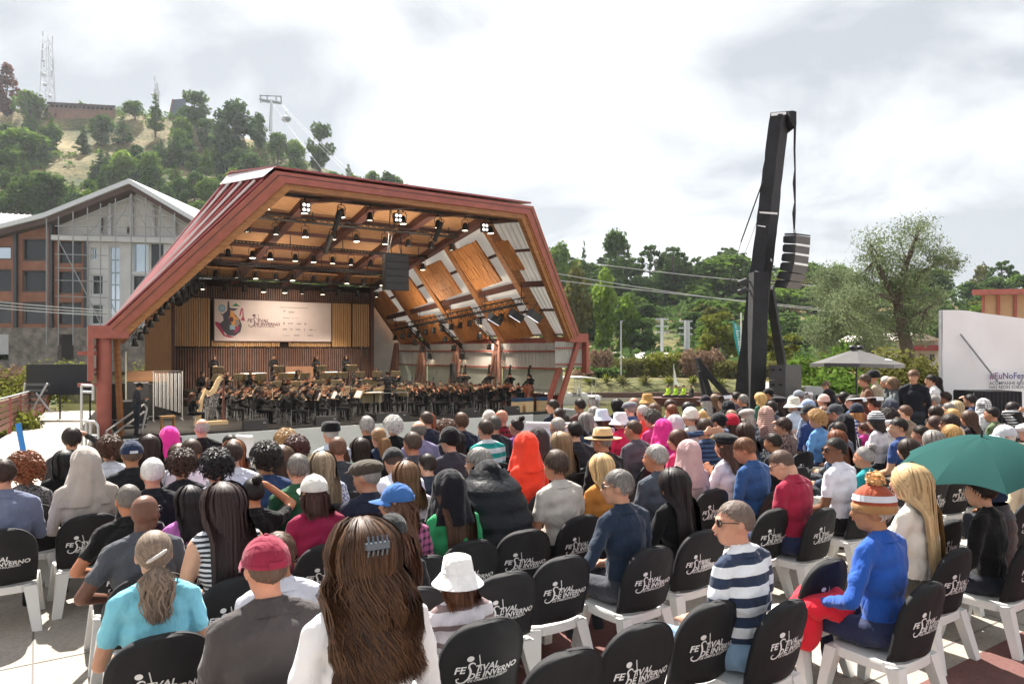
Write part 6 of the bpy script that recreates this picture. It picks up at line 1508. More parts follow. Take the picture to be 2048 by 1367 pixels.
  A += arm(sh(-1), Lp((-.33, .12, 1.0)), (-.16, .30, 1.12), sleeve, (.8, .2, .2), (0, 1, 0), 1, fat); A += arm(sh(1), Lp((.30, .18, .76)), (.22, .42, .62), sleeve, (-.6, .4, -.3), (.2, .2, 1), -1, fat)
 E += A
 if stand:
  e((0, .0, .47), (.165, .115, .10), BOT, I4)
  for s in (-1, 1):
   c((s * .085, 0, .46), .085, (s * .095, .02, .05), .058, BOT, I4); c((s * .095, .02, .05), .056, (s * .10, -.01, -.34), .04, BOT, I4); c((s * .10, -.03, -.40), .036, (s * .115, .13, -.415), .032, SHOE, I4)
 else:
  for s in (-1, 1):
   c((s * .085, .03, .515), .088, (s * .125, .43, .50), .062, BOT, I4); c((s * .125, .43, .495), .06, (s * .13, .40, .11), .042, BOT, I4); c((s * .13, .38, .055), .038, (s * .15, .56, .040), .034, SHOE, I4)
 b = MB()
 for p in E:
  if p[0] == 'e': b.ell(p[1], p[2], 0, 14, 10, p[4])
  else: cap_prim(b, p[1], p[2], p[3], p[4], 10)
 me = remesh(b, voxel, 3)
 n = len(me.polygons); C = np.empty(n * 3); me.polygons.foreach_get('center', C); C = C.reshape(-1, 3)
 D = []; mats_ = []
 for p in E:
  if p[0] == 'e':
   q = (C - np.array(p[1])) @ np.array(p[4]); D.append((np.linalg.norm(q / np.array(p[2]), axis=1) - 1) * min(p[2])); mats_.append(p[3])
  else:
   a, bb = np.array(p[1]), np.array(p[3]); ab = bb - a; L2 = max(1e-9, ab @ ab); t = np.clip((C - a) @ ab / L2, 0, 1); D.append(np.linalg.norm(C - a - t[:, None] * ab, axis=1) - (p[2] + (p[4] - p[2]) * t)); mats_.append(p[5])
 mi = np.array(mats_)[np.argmin(np.array(D), axis=0)]
 # creases in the cloth: ridged noise pushed along the normals of shirt and trousers
 nv = len(me.vertices); co = np.empty(nv * 3); no = np.empty(nv * 3); me.vertices.foreach_get('co', co); me.vertices.foreach_get('normal', no); co = co.reshape(-1, 3); no = no.reshape(-1, 3)
 vt = np.zeros(nv, bool); li = np.empty(len(me.loops), np.int32); me.loops.foreach_get('vertex_index', li); lt = np.empty(n, np.int32); me.polygons.foreach_get('loop_total', lt); fm = np.repeat((mi == TOP) | (mi == BOT), lt); vt[li[fm]] = True; vt[li[~fm]] = False
 if voxel < .0155:
  for i in np.nonzero(vt)[0]:
   x_, y_, z_ = co[i]; a_ = mnoise.noise((x_ * 7 + z_ * 5, y_ * 7, z_ * 9 - x_ * 4)); b_ = mnoise.noise((x_ * 15, y_ * 15 + 3, z_ * 22 + x_ * 9)); co[i] += no[i] * ((.5 - abs(a_)) * .014 - .005 + b_ * .004)
  me.vertices.foreach_set('co', co.ravel())
 me.materials.clear()
 for k in range(4): me.materials.append(M_black)
 me.polygons.foreach_set('material_index', mi.astype(np.int32)); me.polygons.foreach_set('use_smooth', np.ones(n, bool)); me.update()
 BODIES[key] = (me, HM)
 return BODIES[key]

# ------------------------------------------------------------------ cloth, skin and hair materials
def skinmat(h):
 nm = 'skin_' + h
 if nm in MATS: return MATS[nm]
 c = hexc(h); m = mat(nm, c, .5, .35, var=.10, vscale=14, bump=.1, bscale=90)
 p = m.node_tree.nodes['Principled BSDF']; p.inputs['Subsurface Weight'].default_value = .12; p.inputs['Subsurface Radius'].default_value = (.02, .008, .004)
 return m
def cloth(spec):
 """'hex' plain; 'stripe:hexA,hexB,period,duty'; 'plaid:hexA,hexB,period'; 'speck:hexA,hexB'"""
 nm = 'cloth_' + spec.replace(':', '_').replace(',', '_')
 if nm in MATS: return MATS[nm]
 kind, _, rest = spec.partition(':') if ':' in spec else ('plain', '', spec)
 a = rest.split(','); m = bpy.data.materials.new(nm); MATS[nm] = m; t, p = _pr(m); L = t.links.new
 p.inputs['Roughness'].default_value = .85; p.inputs['Specular IOR Level'].default_value = .2; p.inputs['Sheen Weight'].default_value = .15
 tcn = t.nodes.new('ShaderNodeTexCoord'); c0 = hexc(a[0])
 n = t.nodes.new('ShaderNodeTexNoise'); n.inputs['Scale'].default_value = 7; n.inputs['Detail'].default_value = 4; L(tcn.outputs['Object'], n.inputs['Vector'])
 r = t.nodes.new('ShaderNodeMapRange'); r.inputs[1].default_value = .3; r.inputs[2].default_value = .7; r.inputs[3].default_value = .88; r.inputs[4].default_value = 1.1; L(n.outputs['Fac'], r.inputs[0])
 src = None
 def band(axis, per, duty):
  s = t.nodes.new('ShaderNodeSeparateXYZ'); L(tcn.outputs['Object'], s.inputs[0])
  d = t.nodes.new('ShaderNodeMath'); d.operation = 'DIVIDE'; L(s.outputs[axis], d.inputs[0]); d.inputs[1].default_value = per
  f = t.nodes.new('ShaderNodeMath'); f.operation = 'FRACT'; L(d.outputs[0], f.inputs[0])
  g = t.nodes.new('ShaderNodeMath'); g.operation = 'GREATER_THAN'; L(f.outputs[0], g.inputs[0]); g.inputs[1].default_value = duty
  return g.outputs[0]
 if kind in ('stripe', 'plaid'):
  per = float(a[2]); duty = float(a[3]) if len(a) > 3 else .5
  mx = t.nodes.new('ShaderNodeMix'); mx.data_type = 'RGBA'; mx.inputs[6].default_value = (*c0, 1); mx.inputs[7].default_value = (*hexc(a[1]), 1)
  if kind == 'stripe': L(band('Z', per, duty), mx.inputs[0])
  else:
   s = t.nodes.new('ShaderNodeMath'); s.operation = 'ADD'; L(band('Z', per, .6), s.inputs[0]); L(band('X', per, .6), s.inputs[1])
   h = t.nodes.new('ShaderNodeMath'); h.operation = 'MULTIPLY'; h.inputs[1].default_value = .5; L(s.outputs[0], h.inputs[0]); L(h.outputs[0], mx.inputs[0])
  src = mx.outputs[2]
 elif kind == 'speck':
  n4 = t.nodes.new('ShaderNodeTexNoise'); n4.inputs['Scale'].default_value = 60; L(tcn.outputs['Object'], n4.inputs['Vector'])
  mx = t.nodes.new('ShaderNodeMix'); mx.data_type = 'RGBA'; mx.inputs[6].default_value = (*c0, 1); mx.inputs[7].default_value = (*hexc(a[1]), 1)
  q = t.nodes.new('ShaderNodeMapRange'); q.inputs[1].default_value = .42; q.inputs[2].default_value = .58; L(n4.outputs['Fac'], q.inputs[0]); L(q.outputs[0], mx.inputs[0]); src = mx.outputs[2]
 h = t.nodes.new('ShaderNodeVectorMath'); h.operation = 'SCALE'; h.inputs[0].default_value = c0
 if src: L(src, h.inputs[0])
 L(r.outputs[0], h.inputs['Scale']); L(h.outputs[0], p.inputs['Base Color'])
 # folds
 mp = t.nodes.new('ShaderNodeMapping'); mp.inputs['Scale'].default_value = (1, 1, .55); mp.inputs['Rotation'].default_value = (0, .5, .2); L(tcn.outputs['Object'], mp.inputs[0])
 w = t.nodes.new('ShaderNodeTexNoise'); w.inputs['Scale'].default_value = 9; w.inputs['Detail'].default_value = 3; w.inputs['Distortion'].default_value = .8; L(mp.outputs[0], w.inputs['Vector'])
 b = t.nodes.new('ShaderNodeBump'); b.inputs['Strength'].default_value = .75; b.inputs['Distance'].default_value = .035; L(w.outputs['Fac'], b.inputs['Height']); L(b.outputs[0], p.inputs['Normal'])
 return m
def hairmat(h, h2=None):
 nm = 'hair_' + h + (h2 or '')
 if nm in MATS: return MATS[nm]
 m = bpy.data.materials.new(nm); MATS[nm] = m; t, p = _pr(m); L = t.links.new; c = hexc(h); c2 = hexc(h2) if h2 else tuple(min(1, x * 1.45 + .006) for x in c)
 a = t.nodes.new('ShaderNodeAttribute'); a.attribute_name = 'tint'
 mx = t.nodes.new('ShaderNodeMix'); mx.data_type = 'RGBA'; mx.inputs[6].default_value = (*[x * .72 for x in c], 1); mx.inputs[7].default_value = (*c2, 1); L(a.outputs['Fac'], mx.inputs[0]); L(mx.outputs[2], p.inputs['Base Color'])
 p.inputs['Roughness'].default_value = .55; p.inputs['Specular IOR Level'].default_value = .3
 return m

# ------------------------------------------------------------------ hair
SCC = np.array([0, -.010, .014]); SCR = np.array([.080, .099, .098])
def zmin_az(az): return np.interp(np.abs(az), [0, .7, 1.25, 1.6, 2.1, 3.15], [.55, .42, .10, -.28, -.55, -.72])
def hair(style, hat=0, n=420, seed=1, length=.2, wave=0.0, vol=.05, width=.010, curl=0.0, part=True):
 g = np.random.RandomState(seed); V = []; Fq = []; T = []
 # cap shell
 na_, npz = 30, 11; lowc = style == 'fringe'
 ring = []
 for j in range(npz + 1):
  for i in range(na_):
   az = -math.pi + 2 * math.pi * i / na_; zm = float(zmin_az(az)); pol = (j / npz) * math.acos(zm)
   if lowc: pol = lerp(math.acos(min(.98, .30 - .1 * math.cos(az))), math.acos(zm), j / npz)
   d = np.array([math.sin(az) * math.sin(pol), math.cos(az) * math.sin(pol), math.cos(pol)])
   nz = mnoise.noise(Vector(d * (9 if curl else 5)) + Vector((seed, 0, 0)))
   k = 1 + vol * (1 - .55 * (j / npz) ** 3) + nz * (vol * .45 + .012)
   if j == npz: k = .97
   V.append(SCC + d * SCR * k)
 for j in range(npz):
  for i in range(na_): Fq.append((j * na_ + i, (j + 1) * na_ + i, (j + 1) * na_ + (i + 1) % na_, j * na_ + (i + 1) % na_)); T.append(.25 + .2 * g.rand())
 def strand(P, w, tint):
  k = len(V); m_ = len(P)
  for i, p in enumerate(P):
   a = P[min(i + 1, m_ - 1)] - P[max(i - 1, 0)]; out = p - np.array([0, -.02, min(p[2], .0)]); sd_ = np.array([a[1] * out[2] - a[2] * out[1], a[2] * out[0] - a[0] * out[2], a[0] * out[1] - a[1] * out[0]]); l = math.sqrt(sd_ @ sd_); sd_ = sd_ / l if l > 1e-9 else np.array([1., 0, 0])
   ww = w * (1.0 if i < m_ - 2 else (.7 if i == m_ - 2 else .15)) * (.6 if i == 0 else 1); V.append(p + sd_ * ww / 2); V.append(p - sd_ * ww / 2)
  for i in range(m_ - 1): Fq.append((k + 2 * i, k + 2 * i + 1, k + 2 * i + 3, k + 2 * i + 2)); T.append(tint)
 crown = np.array([0, -.045, .105])
 for q in range(n):
  az = g.uniform(-math.pi, math.pi); zm = float(zmin_az(az)); top = .97
  if lowc: top = .30
  zc = g.uniform(zm + .06, top) if g.rand() < .7 else g.uniform(.3 if not lowc else zm, top)
  s_ = math.sqrt(max(0, 1 - zc * zc)); d = np.array([math.sin(az) * s_, math.cos(az) * s_, zc]); k0 = 1 + vol * (g.uniform(.8, 1.15) if wave < .03 else g.uniform(.5, 1.3))
  p = SCC + d * SCR * k0; P = [p]; tint = g.rand(); ph = (g.uniform(0, 6.28) if wave < .015 else az * 5 + g.normal() * .9); fr = g.uniform(18, 30)
  if style in ('short', 'fringe', 'curly'):
   L_ = length * g.uniform(.6, 1.3); fl = (p - crown); fl = fl / (np.linalg.norm(fl) + 1e-6)
   if style == 'curly':
    for i in range(6):
     a = ph + i * 1.1; nrm = d; tx = np.cross(nrm, [.3, .5, .8]); tx /= np.linalg.norm(tx); ty = np.cross(nrm, tx); P.append(p + nrm * (.004 + .012 * i * curl) + (tx * math.cos(a) + ty * math.sin(a)) * .014)
   else:
    for i in range(3):
     pp_ = P[-1] + (fl - d * (fl @ d)) * L_ / 3 + np.array([0, 0, -.002]); dd = (pp_ - SCC) / SCR; pp_ = SCC + dd / np.linalg.norm(dd) * SCR * (k0 + .03 * (i + 1) / 3 * g.rand()); P.append(pp_)
   strand(P, width, tint); continue
  # long styles: flow over the head, then hang
  tgt = np.array([0, -.118, .012]) if style in ('pony', 'lowpony') else (np.array([0, -.085, .095]) if style == 'bun' else None)
  if style == 'lowpony': tgt = np.array([0, -.105, -.045])
  if tgt is not None:
   for i in range(5):
    f = (i + 1) / 5; pp_ = p * (1 - f) + tgt * f; dd = (pp_ - SCC) / SCR; l = np.linalg.norm(dd); pp_ = SCC + dd / l * SCR * max(l, k0) if f < .95 else tgt; P.append(pp_)
   if style != 'bun':
    off = g.normal(size=3) * np.array([.010, .007, .006]); L_ = length * g.uniform(.65, 1.1)
    for i in range(8):
     f = (i + 1) / 8; sp = 1.0 + 1.2 * math.sin(f * 2.6); P.append(tgt + np.array([off[0] * sp * 1.3 + wave * math.sin(ph + f * fr * .5), -.03 * math.sin(min(1, f * 3) * 1.57) - .02 * f + off[1] * sp, -L_ * f + .02 * math.sin(f * 3.1)]))
   strand(P, width, tint); continue
  L_ = length * g.uniform(.82, 1.08); step = (L_ + .16) / 13; p_ = p.copy(); sidev = 1 if p[0] > 0 else -1
  for i in range(13):
   on = p_[2] > -.035
   if on:
    fl = np.array([sidev * .75 * (1 if abs(az) < 1.5 else max(.0, (2.4 - abs(az)) * .5)), -.55 if p_[1] > -.02 else -.25, -.8]); dd = (p_ - SCC) / SCR; nrm = dd / np.linalg.norm(dd); fl = fl - nrm * (fl @ nrm); fl /= np.linalg.norm(fl) + 1e-9; p_ = p_ + fl * step
    dd = (p_ - SCC) / SCR; l = np.linalg.norm(dd); kk = k0 + .015 * i
    if l < kk: p_ = SCC + dd / l * SCR * kk
   else:
    f = i / 13; p_ = p_ + np.array([.10 * (p_[0]) * .2 + wave * .55 * math.sin(ph + i * .95), -.0025 + wave * .45 * math.cos(ph + i * 1.3) + (-.012 if p_[1] > -.03 else 0), -step])
    if p_[2] < -.12:
     lim = -.085 - .045 * min(1, (-.12 - p_[2]) / .08)
     p_[1] = min(p_[1], lim + g.uniform(-.018, .006))
    else: p_[1] = min(p_[1], .02)
    r_ = abs(p_[0]); lim2 = .105 + vol * .35
    if r_ > lim2: p_[0] = math.copysign(lim2, p_[0])
   P.append(p_.copy())
   if p_[2] < -length + .06 * (g.rand() - .5): break
  strand(P, width, tint)
 if style == 'bun':
  k = len(V); b = MB(); b.ell((0, -.095, .115), (.042, .040, .038), n=12, k=8); V += [np.array(v) for v in b.v]
  for f in b.f: Fq.append(tuple(x + k for x in f)); T.append(.3 + .3 * g.rand())
  for q in range(60):
   a = g.uniform(0, 6.28); e_ = g.uniform(-1.2, 1.2); P = [np.array([.043 * math.cos(a + .35 * i) * math.cos(e_), -.095 + .041 * math.sin(a + .35 * i) * math.cos(e_), .115 + .039 * math.sin(e_)]) * np.array([1.03, 1.0, 1.0]) for i in range(5)]; strand(P, .008, g.rand())
 V = np.array(V)
 if style == 'long' and wave > .035:       # thicken with shifted copies of the strands
  ns = (npz + 1) * na_; nf = npz * na_; S0 = V[ns:]; F0 = [tuple(i - ns for i in f) for f in Fq[nf:]]; T0 = T[nf:]
  for a_, k_, dz_ in ((.05, 1.02, .004), (-.06, .985, -.006),):
   ca, sa = math.cos(a_), math.sin(a_); Q = np.stack([(S0[:, 0] * ca - S0[:, 1] * sa) * k_, (S0[:, 0] * sa + S0[:, 1] * ca) * k_, S0[:, 2] + dz_], 1); Q[:, 0] += .004 * np.sin(S0[:, 2] * 60 + a_ * 90); b0 = len(V); V = np.concatenate([V, Q]); Fq += [tuple(i + b0 for i in f) for f in F0]; T += [min(1, t_ * (.7 + .6 * abs(a_) * 9)) for t_ in T0]
 if hat:                                  # pressed flat where a hat or hood covers it
  d = (V - SCC) / SCR; l = np.linalg.norm(d, axis=1); k = (V[:, 2] > -.03) & (l > 1.0); V[k] = SCC + (d / l[:, None] * SCR * 1.0)[k]
 me = bpy.data.meshes.new('hair'); me.from_pydata(V.tolist(), [], Fq); me.update()
 me.attributes.new('tint', 'FLOAT', 'FACE').data.foreach_set('value', T); me.polygons.foreach_set('use_smooth', np.ones(len(Fq), bool)); me.materials.append(M_black)
 return me
HAIRS = {}
HSPEC = dict(short=dict(style='short', n=420, length=.045, vol=.045, width=.008), crop=dict(style='short', n=260, length=.02, vol=.015, width=.007), thick=dict(style='short', n=520, length=.06, vol=.13, width=.010), fringe=dict(style='fringe', n=200, length=.03, vol=.03, width=.008),
             curly=dict(style='curly', n=900, vol=.30, width=.012, curl=.5), bigcurly=dict(style='curly', n=1300, vol=.50, width=.014, curl=.8), bob=dict(style='long', n=620, length=.135, vol=.12, width=.014), medium=dict(style='long', n=640, length=.24, vol=.10, width=.014, wave=.006),
             long=dict(style='long', n=760, length=.40, vol=.08, width=.014, wave=.004), xlong=dict(style='long', n=900, length=.52, vol=.08, width=.015, wave=.003), wavy=dict(style='long', n=800, length=.40, vol=.16, width=.014, wave=.020), pony=dict(style='pony', n=520, length=.26, vol=.05, width=.010, wave=.006), lowpony=dict(style='lowpony', n=560, length=.24, vol=.06, width=.010, wave=.012), bun=dict(style='bun', n=520, length=.1, vol=.04, width=.010))
def get_hair(k):
 if k not in HAIRS: HAIRS[k] = hair(seed=len(HAIRS) + 3, hat=k.endswith('_hat'), **HSPEC[k.split('_')[0]])
 return HAIRS[k]

# ------------------------------------------------------------------ hats, glasses, hoods (head coordinates)
HATM = {}
def dome(b, r, z0, c=(0, -.010, .014), n=22, k=9, m=0, top=1.0, squash=1.0):
 V = []; Fc = []
 for j in range(k + 1):
  a = (math.pi / 2) * j / k
  for i in range(n):
   t = 2 * math.pi * i / n; V.append((c[0] + r[0] * math.cos(t) * math.cos(a), c[1] + r[1] * math.sin(t) * math.cos(a), z0 + (r[2]) * math.sin(a)))
 for j in range(k):
  for i in range(n): Fc.append((j * n + i, j * n + (i + 1) % n, (j + 1) * n + (i + 1) % n, (j + 1) * n + i))
 b.add(V, Fc, m, True)
def hat_parts(kind):
 """list of (part name, mesh, colour slot)"""
 if kind in HATM: return HATM[kind]
 P = []
 if kind in ('cap', 'cap_white'):
  b = MB(); dome(b, (.088, .108, .100), .022); b.lathe([(.088, .012), (.0895, .026)], (0, -.010, 0), 22, 0, 1, 1.227); b.ell((0, -.01, .123), (.010, .010, .006), n=8, k=4)
  for a in range(6): b.path([Vector((.0885 * math.cos(a * 1.047 + .5) * math.cos(t), -.010 + .1085 * math.sin(a * 1.047 + .5) * math.cos(t), .022 + .1 * math.sin(t))) for t in (0, .4, .8, 1.2, 1.5)], .0016, 4)
  P.append(('crown', b.mesh('crown', M_black), 0)); b = MB(); V = []; Fc = []
  for j in range(5):
   for i in range(13):
    a = math.pi * (i / 12 - .5) * .82; rr_ = 1 + .78 * (j / 4) * math.cos(a * 1.05); V.append((.089 * math.sin(a) * (1 + .05 * j / 4), -.01 + .106 * math.cos(a) * rr_, .026 - .018 * (j / 4) - .020 * (math.sin(a)) ** 2))
  for j in range(4):
   for i in range(12): Fc.append((j * 13 + i, j * 13 + i + 1, (j + 1) * 13 + i + 1, (j + 1) * 13 + i))
  b.add(V, Fc, 0, True); b.add([(x, y, z - .004) for x, y, z in V], [tuple(reversed(f)) for f in Fc], 0, True); P.append(('bill', b.mesh('bill', M_black), 0))
  b = MB(); b.box((0, -.1175, .028), (.06, .004, .022)); P.append(('strap', b.mesh('strap', M_black), 1))
 elif kind == 'bucket':
  b = MB(); b.lathe([(.0, .118), (.060, .117), (.078, .108), (.088, .06), (.093, .022), (.120, -.012), (.148, -.044), (.150, -.047), (.145, -.044), (.115, -.012), (.090, .018)], (0, -.01, 0), 28, 0, 1, 1.14); P.append(('hat_body', b.mesh('hat_body', M_black), 0))
  b = MB(); b.lathe([(.0935, .022), (.0925, .030)], (0, -.01, 0), 28, 0, 1, 1.14); P.append(('seam', b.mesh('seam', M_black), 0))
 elif kind == 'sunhat':
  b = MB(); b.lathe([(0, .118), (.06, .116), (.085, .09), (.092, .03), (.14, .005), (.19, -.030), (.186, -.032), (.09, .022)], (0, -.01, 0), 28, 0, 1, 1.1); P.append(('hat_body', b.mesh('hat_body', M_black), 0))
 elif kind == 'fedora':
  b = MB(); b.lathe([(0, .125), (.03, .124), (.062, .130), (.078, .118), (.088, .07), (.094, .026), (.13, .020), (.165, .030), (.166, .026), (.13, .014), (.09, .018)], (0, -.01, 0), 28, 0, 1, 1.14); P.append(('hat_body', b.mesh('hat_body', M_black), 0))
  b = MB(); b.lathe([(.0955, .028), (.0925, .055)], (0, -.01, 0), 28, 0, 1, 1.14); P.append(('band', b.mesh('band', M_black), 1))
 elif kind in ('beanie', 'pom'):
  b = MB(); n = 44; V = []; Fc = []
  for j in range(10):
   a = (math.pi / 2) * j / 9
   for i in range(n):
    t = 6.2832 * i / n; k = 1 + .014 * math.cos(i * math.pi); V.append((.092 * k * math.cos(t) * math.cos(a), -.012 + .112 * k * math.sin(t) * math.cos(a), .030 + .112 * math.sin(a)))
  for j in range(9):
   for i in range(n): Fc.append((j * n + i, j * n + (i + 1) % n, (j + 1) * n + (i + 1) % n, (j + 1) * n + i))
  b.add(V, Fc, 0, True); P.append(('knit_body', b.mesh('knit_body', M_black), 0))
  b = MB(); b.lathe([(.090, -.012), (.097, -.006), (.098, .026), (.092, .034)], (0, -.010, 0), 30, 0, 1, 1.2); P.append(('cuff', b.mesh('cuff', M_black), 1))
  if kind == 'pom':
   b = MB(); b.lathe([(.0955, .052), (.088, .085)], (0, -.012, 0), 30, 0, 1, 1.2); P.append(('knit_stripe', b.mesh('knit_stripe', M_black), 2))
   lo = [(0, -.02, .165, .045, .045, .042)]; me = leaf_mesh('pompom', lo, 500, .022, M_black, seed=2, shell=.5); P.append(('pompom', me, 3))
 elif kind == 'flat':
  b = MB(); b.ell((0, .005, .055), (.098, .130, .062), n=24, k=10, M=Matrix.Rotation(-.12, 4, 'X')); P.append(('crown', b.mesh('crown', M_black), 0)); b = MB(); b.ell((0, .118, .030), (.072, .045, .010), n=18, k=6, M=Matrix.Rotation(-.3, 4, 'X')); P.append(('bill', b.mesh('bill', M_black), 0))
 elif kind == 'beret':
  b = MB(); b.ell((0, -.015, .085), (.118, .128, .050), n=24, k=10, M=Matrix.Rotation(.12, 4, 'X')); b.lathe([(.088, .030), (.092, .062)], (0, -.01, 0), 24, 0, 1, 1.2); P.append(('beret_body', b.mesh('beret_body', M_black), 0))
 elif kind == 'fur':
  b = MB(); b.lathe([(0, .128), (.06, .126), (.086, .112), (.096, .07), (.097, .028), (.09, .022)], (0, -.01, 0), 26, 0, 1, 1.18); P.append(('hat_body', b.mesh('hat_body', M_black), 0))
 elif kind in ('hood', 'veil', 'shawl'):
  b = MB(); n = 40; k = 20; V = []; Fc = []; zl = {'hood': -.20, 'veil': -.34, 'shawl': -.30}[kind]; wl = {'hood': .155, 'veil': .17, 'shawl': .20}[kind]
  for j in range(k + 1):
   f = j / k
   for i in range(n + 1):
    az = lerp(-2.52, 2.52, i / n)          # open towards the face (+y)
    if f < .5:
     pol = (f / .5) * 1.75; rx, ry, rz_ = .098, .125, .125; x = math.sin(az) * math.sin(pol) * rx; y = -math.cos(az) * math.sin(pol) * ry - .004; z = .012 + math.cos(pol) * rz_
    else:
     g_ = (f - .5) / .5; pol = 1.75; rx = lerp(.098, wl, g_ ** 1.2); ry = lerp(.125, .15, g_); x = math.sin(az) * rx * .985; y = -math.cos(az) * ry - .004; z = lerp(.012 + math.cos(1.75) * .125, zl, g_)
    w_ = .010 * math.sin(az * 6 + f * 4) * f + .006 * math.sin(az * 11 + 3 * f) * f + .007 * mnoise.noise(Vector((az * 2.2, f * 6, zl))); nx = math.sin(az); V.append((x + nx * w_, y - math.cos(az) * w_, z + .002 * math.sin(az * 5)))
  for j in range(k):
   for i in range(n): Fc.append((j * (n + 1) + i, (j + 1) * (n + 1) + i, (j + 1) * (n + 1) + i + 1, j * (n + 1) + i + 1))
  b.add(V, Fc, 0, True); P.append(({'hood': 'hood', 'veil': 'veil', 'shawl': 'shawl'}[kind], b.mesh('hood', M_black), 0))
 elif kind == 'paper':
  b = MB(); b.hexa([(-.11, -.08, .112), (.11, -.08, .112), (.11, .16, .095), (-.11, .16, .095), (-.11, -.08, .118), (.11, -.08, .118), (.11, .16, .101), (-.11, .16, .101)]); b.hexa([(-.11, -.10, .06), (.11, -.10, .06), (.11, -.085, .115), (-.11, -.085, .115), (-.11, -.105, .062), (.11, -.105, .062), (.11, -.09, .118), (-.11, -.09, .118)]); P.append(('paper_sheet', b.mesh('paper_sheet', M_black), 0))
 elif kind in ('glasses', 'sunglasses'):
  b = MB()
  for s in (-1, 1):
   pts = [Vector((s * .034 + .026 * math.cos(a), .100 - .012 * abs(math.cos(a)), .004 + .020 * math.sin(a))) for a in [6.2832 * i / 12 for i in range(13)]]; b.path(pts, .0024, 5)
   b.path([Vector((s * .060, .090, .008)), Vector((s * .078, .05, .010)), Vector((s * .080, -.008, .006))], .0026, 5)
   if kind == 'sunglasses': b.ell((s * .034, .099, .003), (.026, .004, .021), n=12, k=6)
  b.tube((-.009, .104, .008), (.009, .104, .008), .0024, n=5); P.append((kind, b.mesh(kind, M_black), 0))
 elif kind == 'face':
  b = MB()
  for s in (-1, 1): b.ell((s * .030, .089, .002), (.013, .007, .007), n=10, k=6, m=0); b.ell((s * .030, .0955, .002), (.006, .003, .006), n=8, k=5, m=1); b.ell((s * .031, .094, .022), (.018, .006, .0035), n=8, k=4, m=1)
  b.ell((0, .1015, -.064), (.021, .006, .006), n=10, k=5, m=2)
  P.append(('face_features', b.mesh('face_features', [mat('eye_white', (.6, .57, .53), .4), mat('eye_dark', (.02, .015, .012), .4), mat('lips', (.32, .12, .10), .5)]), None))
 HATM[kind] = P
 return P
def solid(spec):
 return cloth(spec)
def set_slots(o, mats_):
 for i, m_ in enumerate(mats_):
  s = o.material_slots[i]; s.link = 'OBJECT'; s.material = m_
JIT = random.Random(99)
_b = MB(); _b.lathe([(.050, 1.078), (.054, 1.082), (.060, 1.070), (.078, 1.035), (.090, 1.015)], (0, -.004, 0), 22, 0, 1, .95, Matrix.Translation((0, 0, 1.05)) @ Matrix.Rotation(-.22, 4, 'X') @ Matrix.Translation((0, 0, -1.055))); COLLAR = _b.mesh('collar', M_black)
def person(loc, rz, label, top='333333', bottom='2a2d36', shoe='1a1a1a', skin='c08f73', hair_=('short', '2a1e17'), wear=(), pose='lap', yaw=0.0, pitch=0.0, sleeve='long', fem=False, sc=1.0, group=None, voxel=.0148, fat=1.0, face=True, wide=1.0):
 me, HM = body(pose, yaw, pitch, sleeve, fem, voxel, fat)
 o = thing('person', label, 'person', loc, rz, group); o.scale = (sc * wide, sc * wide, sc)
 bo = obj('body', me, o); set_slots(bo, [skinmat(skin), cloth(top), cloth(bottom), cloth(shoe)])
 if hair_ and hair_[0]:
  h = obj('hair', get_hair(hair_[0] + ('_hat' if any(w[0] not in ('glasses', 'sunglasses', 'paper') for w in wear) else '')), o); set_slots(h, [hairmat(hair_[1], hair_[2] if len(hair_) > 2 else None)]); h.matrix_local = HM
 items = list(wear) + ([('face',)] if face else [])
 hk = 1.14 if hair_ and hair_[0] == 'long' and any(w[0] == 'hood' for w in wear) else 1.04
 LM = Matrix.Translation((0, 0, .52)) @ Matrix.Rotation(-{'lean': .42, 'cello': .10, 'violin': .05}.get(pose, .04), 4, 'X') @ Matrix.Translation((0, 0, -.52))
 c = obj('collar', COLLAR, o); c.matrix_local = LM; set_slots(c, [cloth(top)])
 for it in items:
  for (nm, m_, slot) in hat_parts(it[0]):
   c = obj(nm, m_, o); c.matrix_local = HM if it[0] in ('face', 'glasses', 'sunglasses') else HM @ Matrix.Scale(hk, 4)
   if it[0] == 'face': c['kind'] = 'stuff'
   if slot is not None:
    cols = it[1:]; col = cols[min(slot, len(cols) - 1)] if cols else '0c0c0d'
    if nm == 'pompom':
     set_slots(c, [hairmat(col)])
    else: set_slots(c, [cloth(col) if it[0] not in ('glasses', 'sunglasses') else mat('glasses_black', (.012, .01, .01), .2)])
 return o

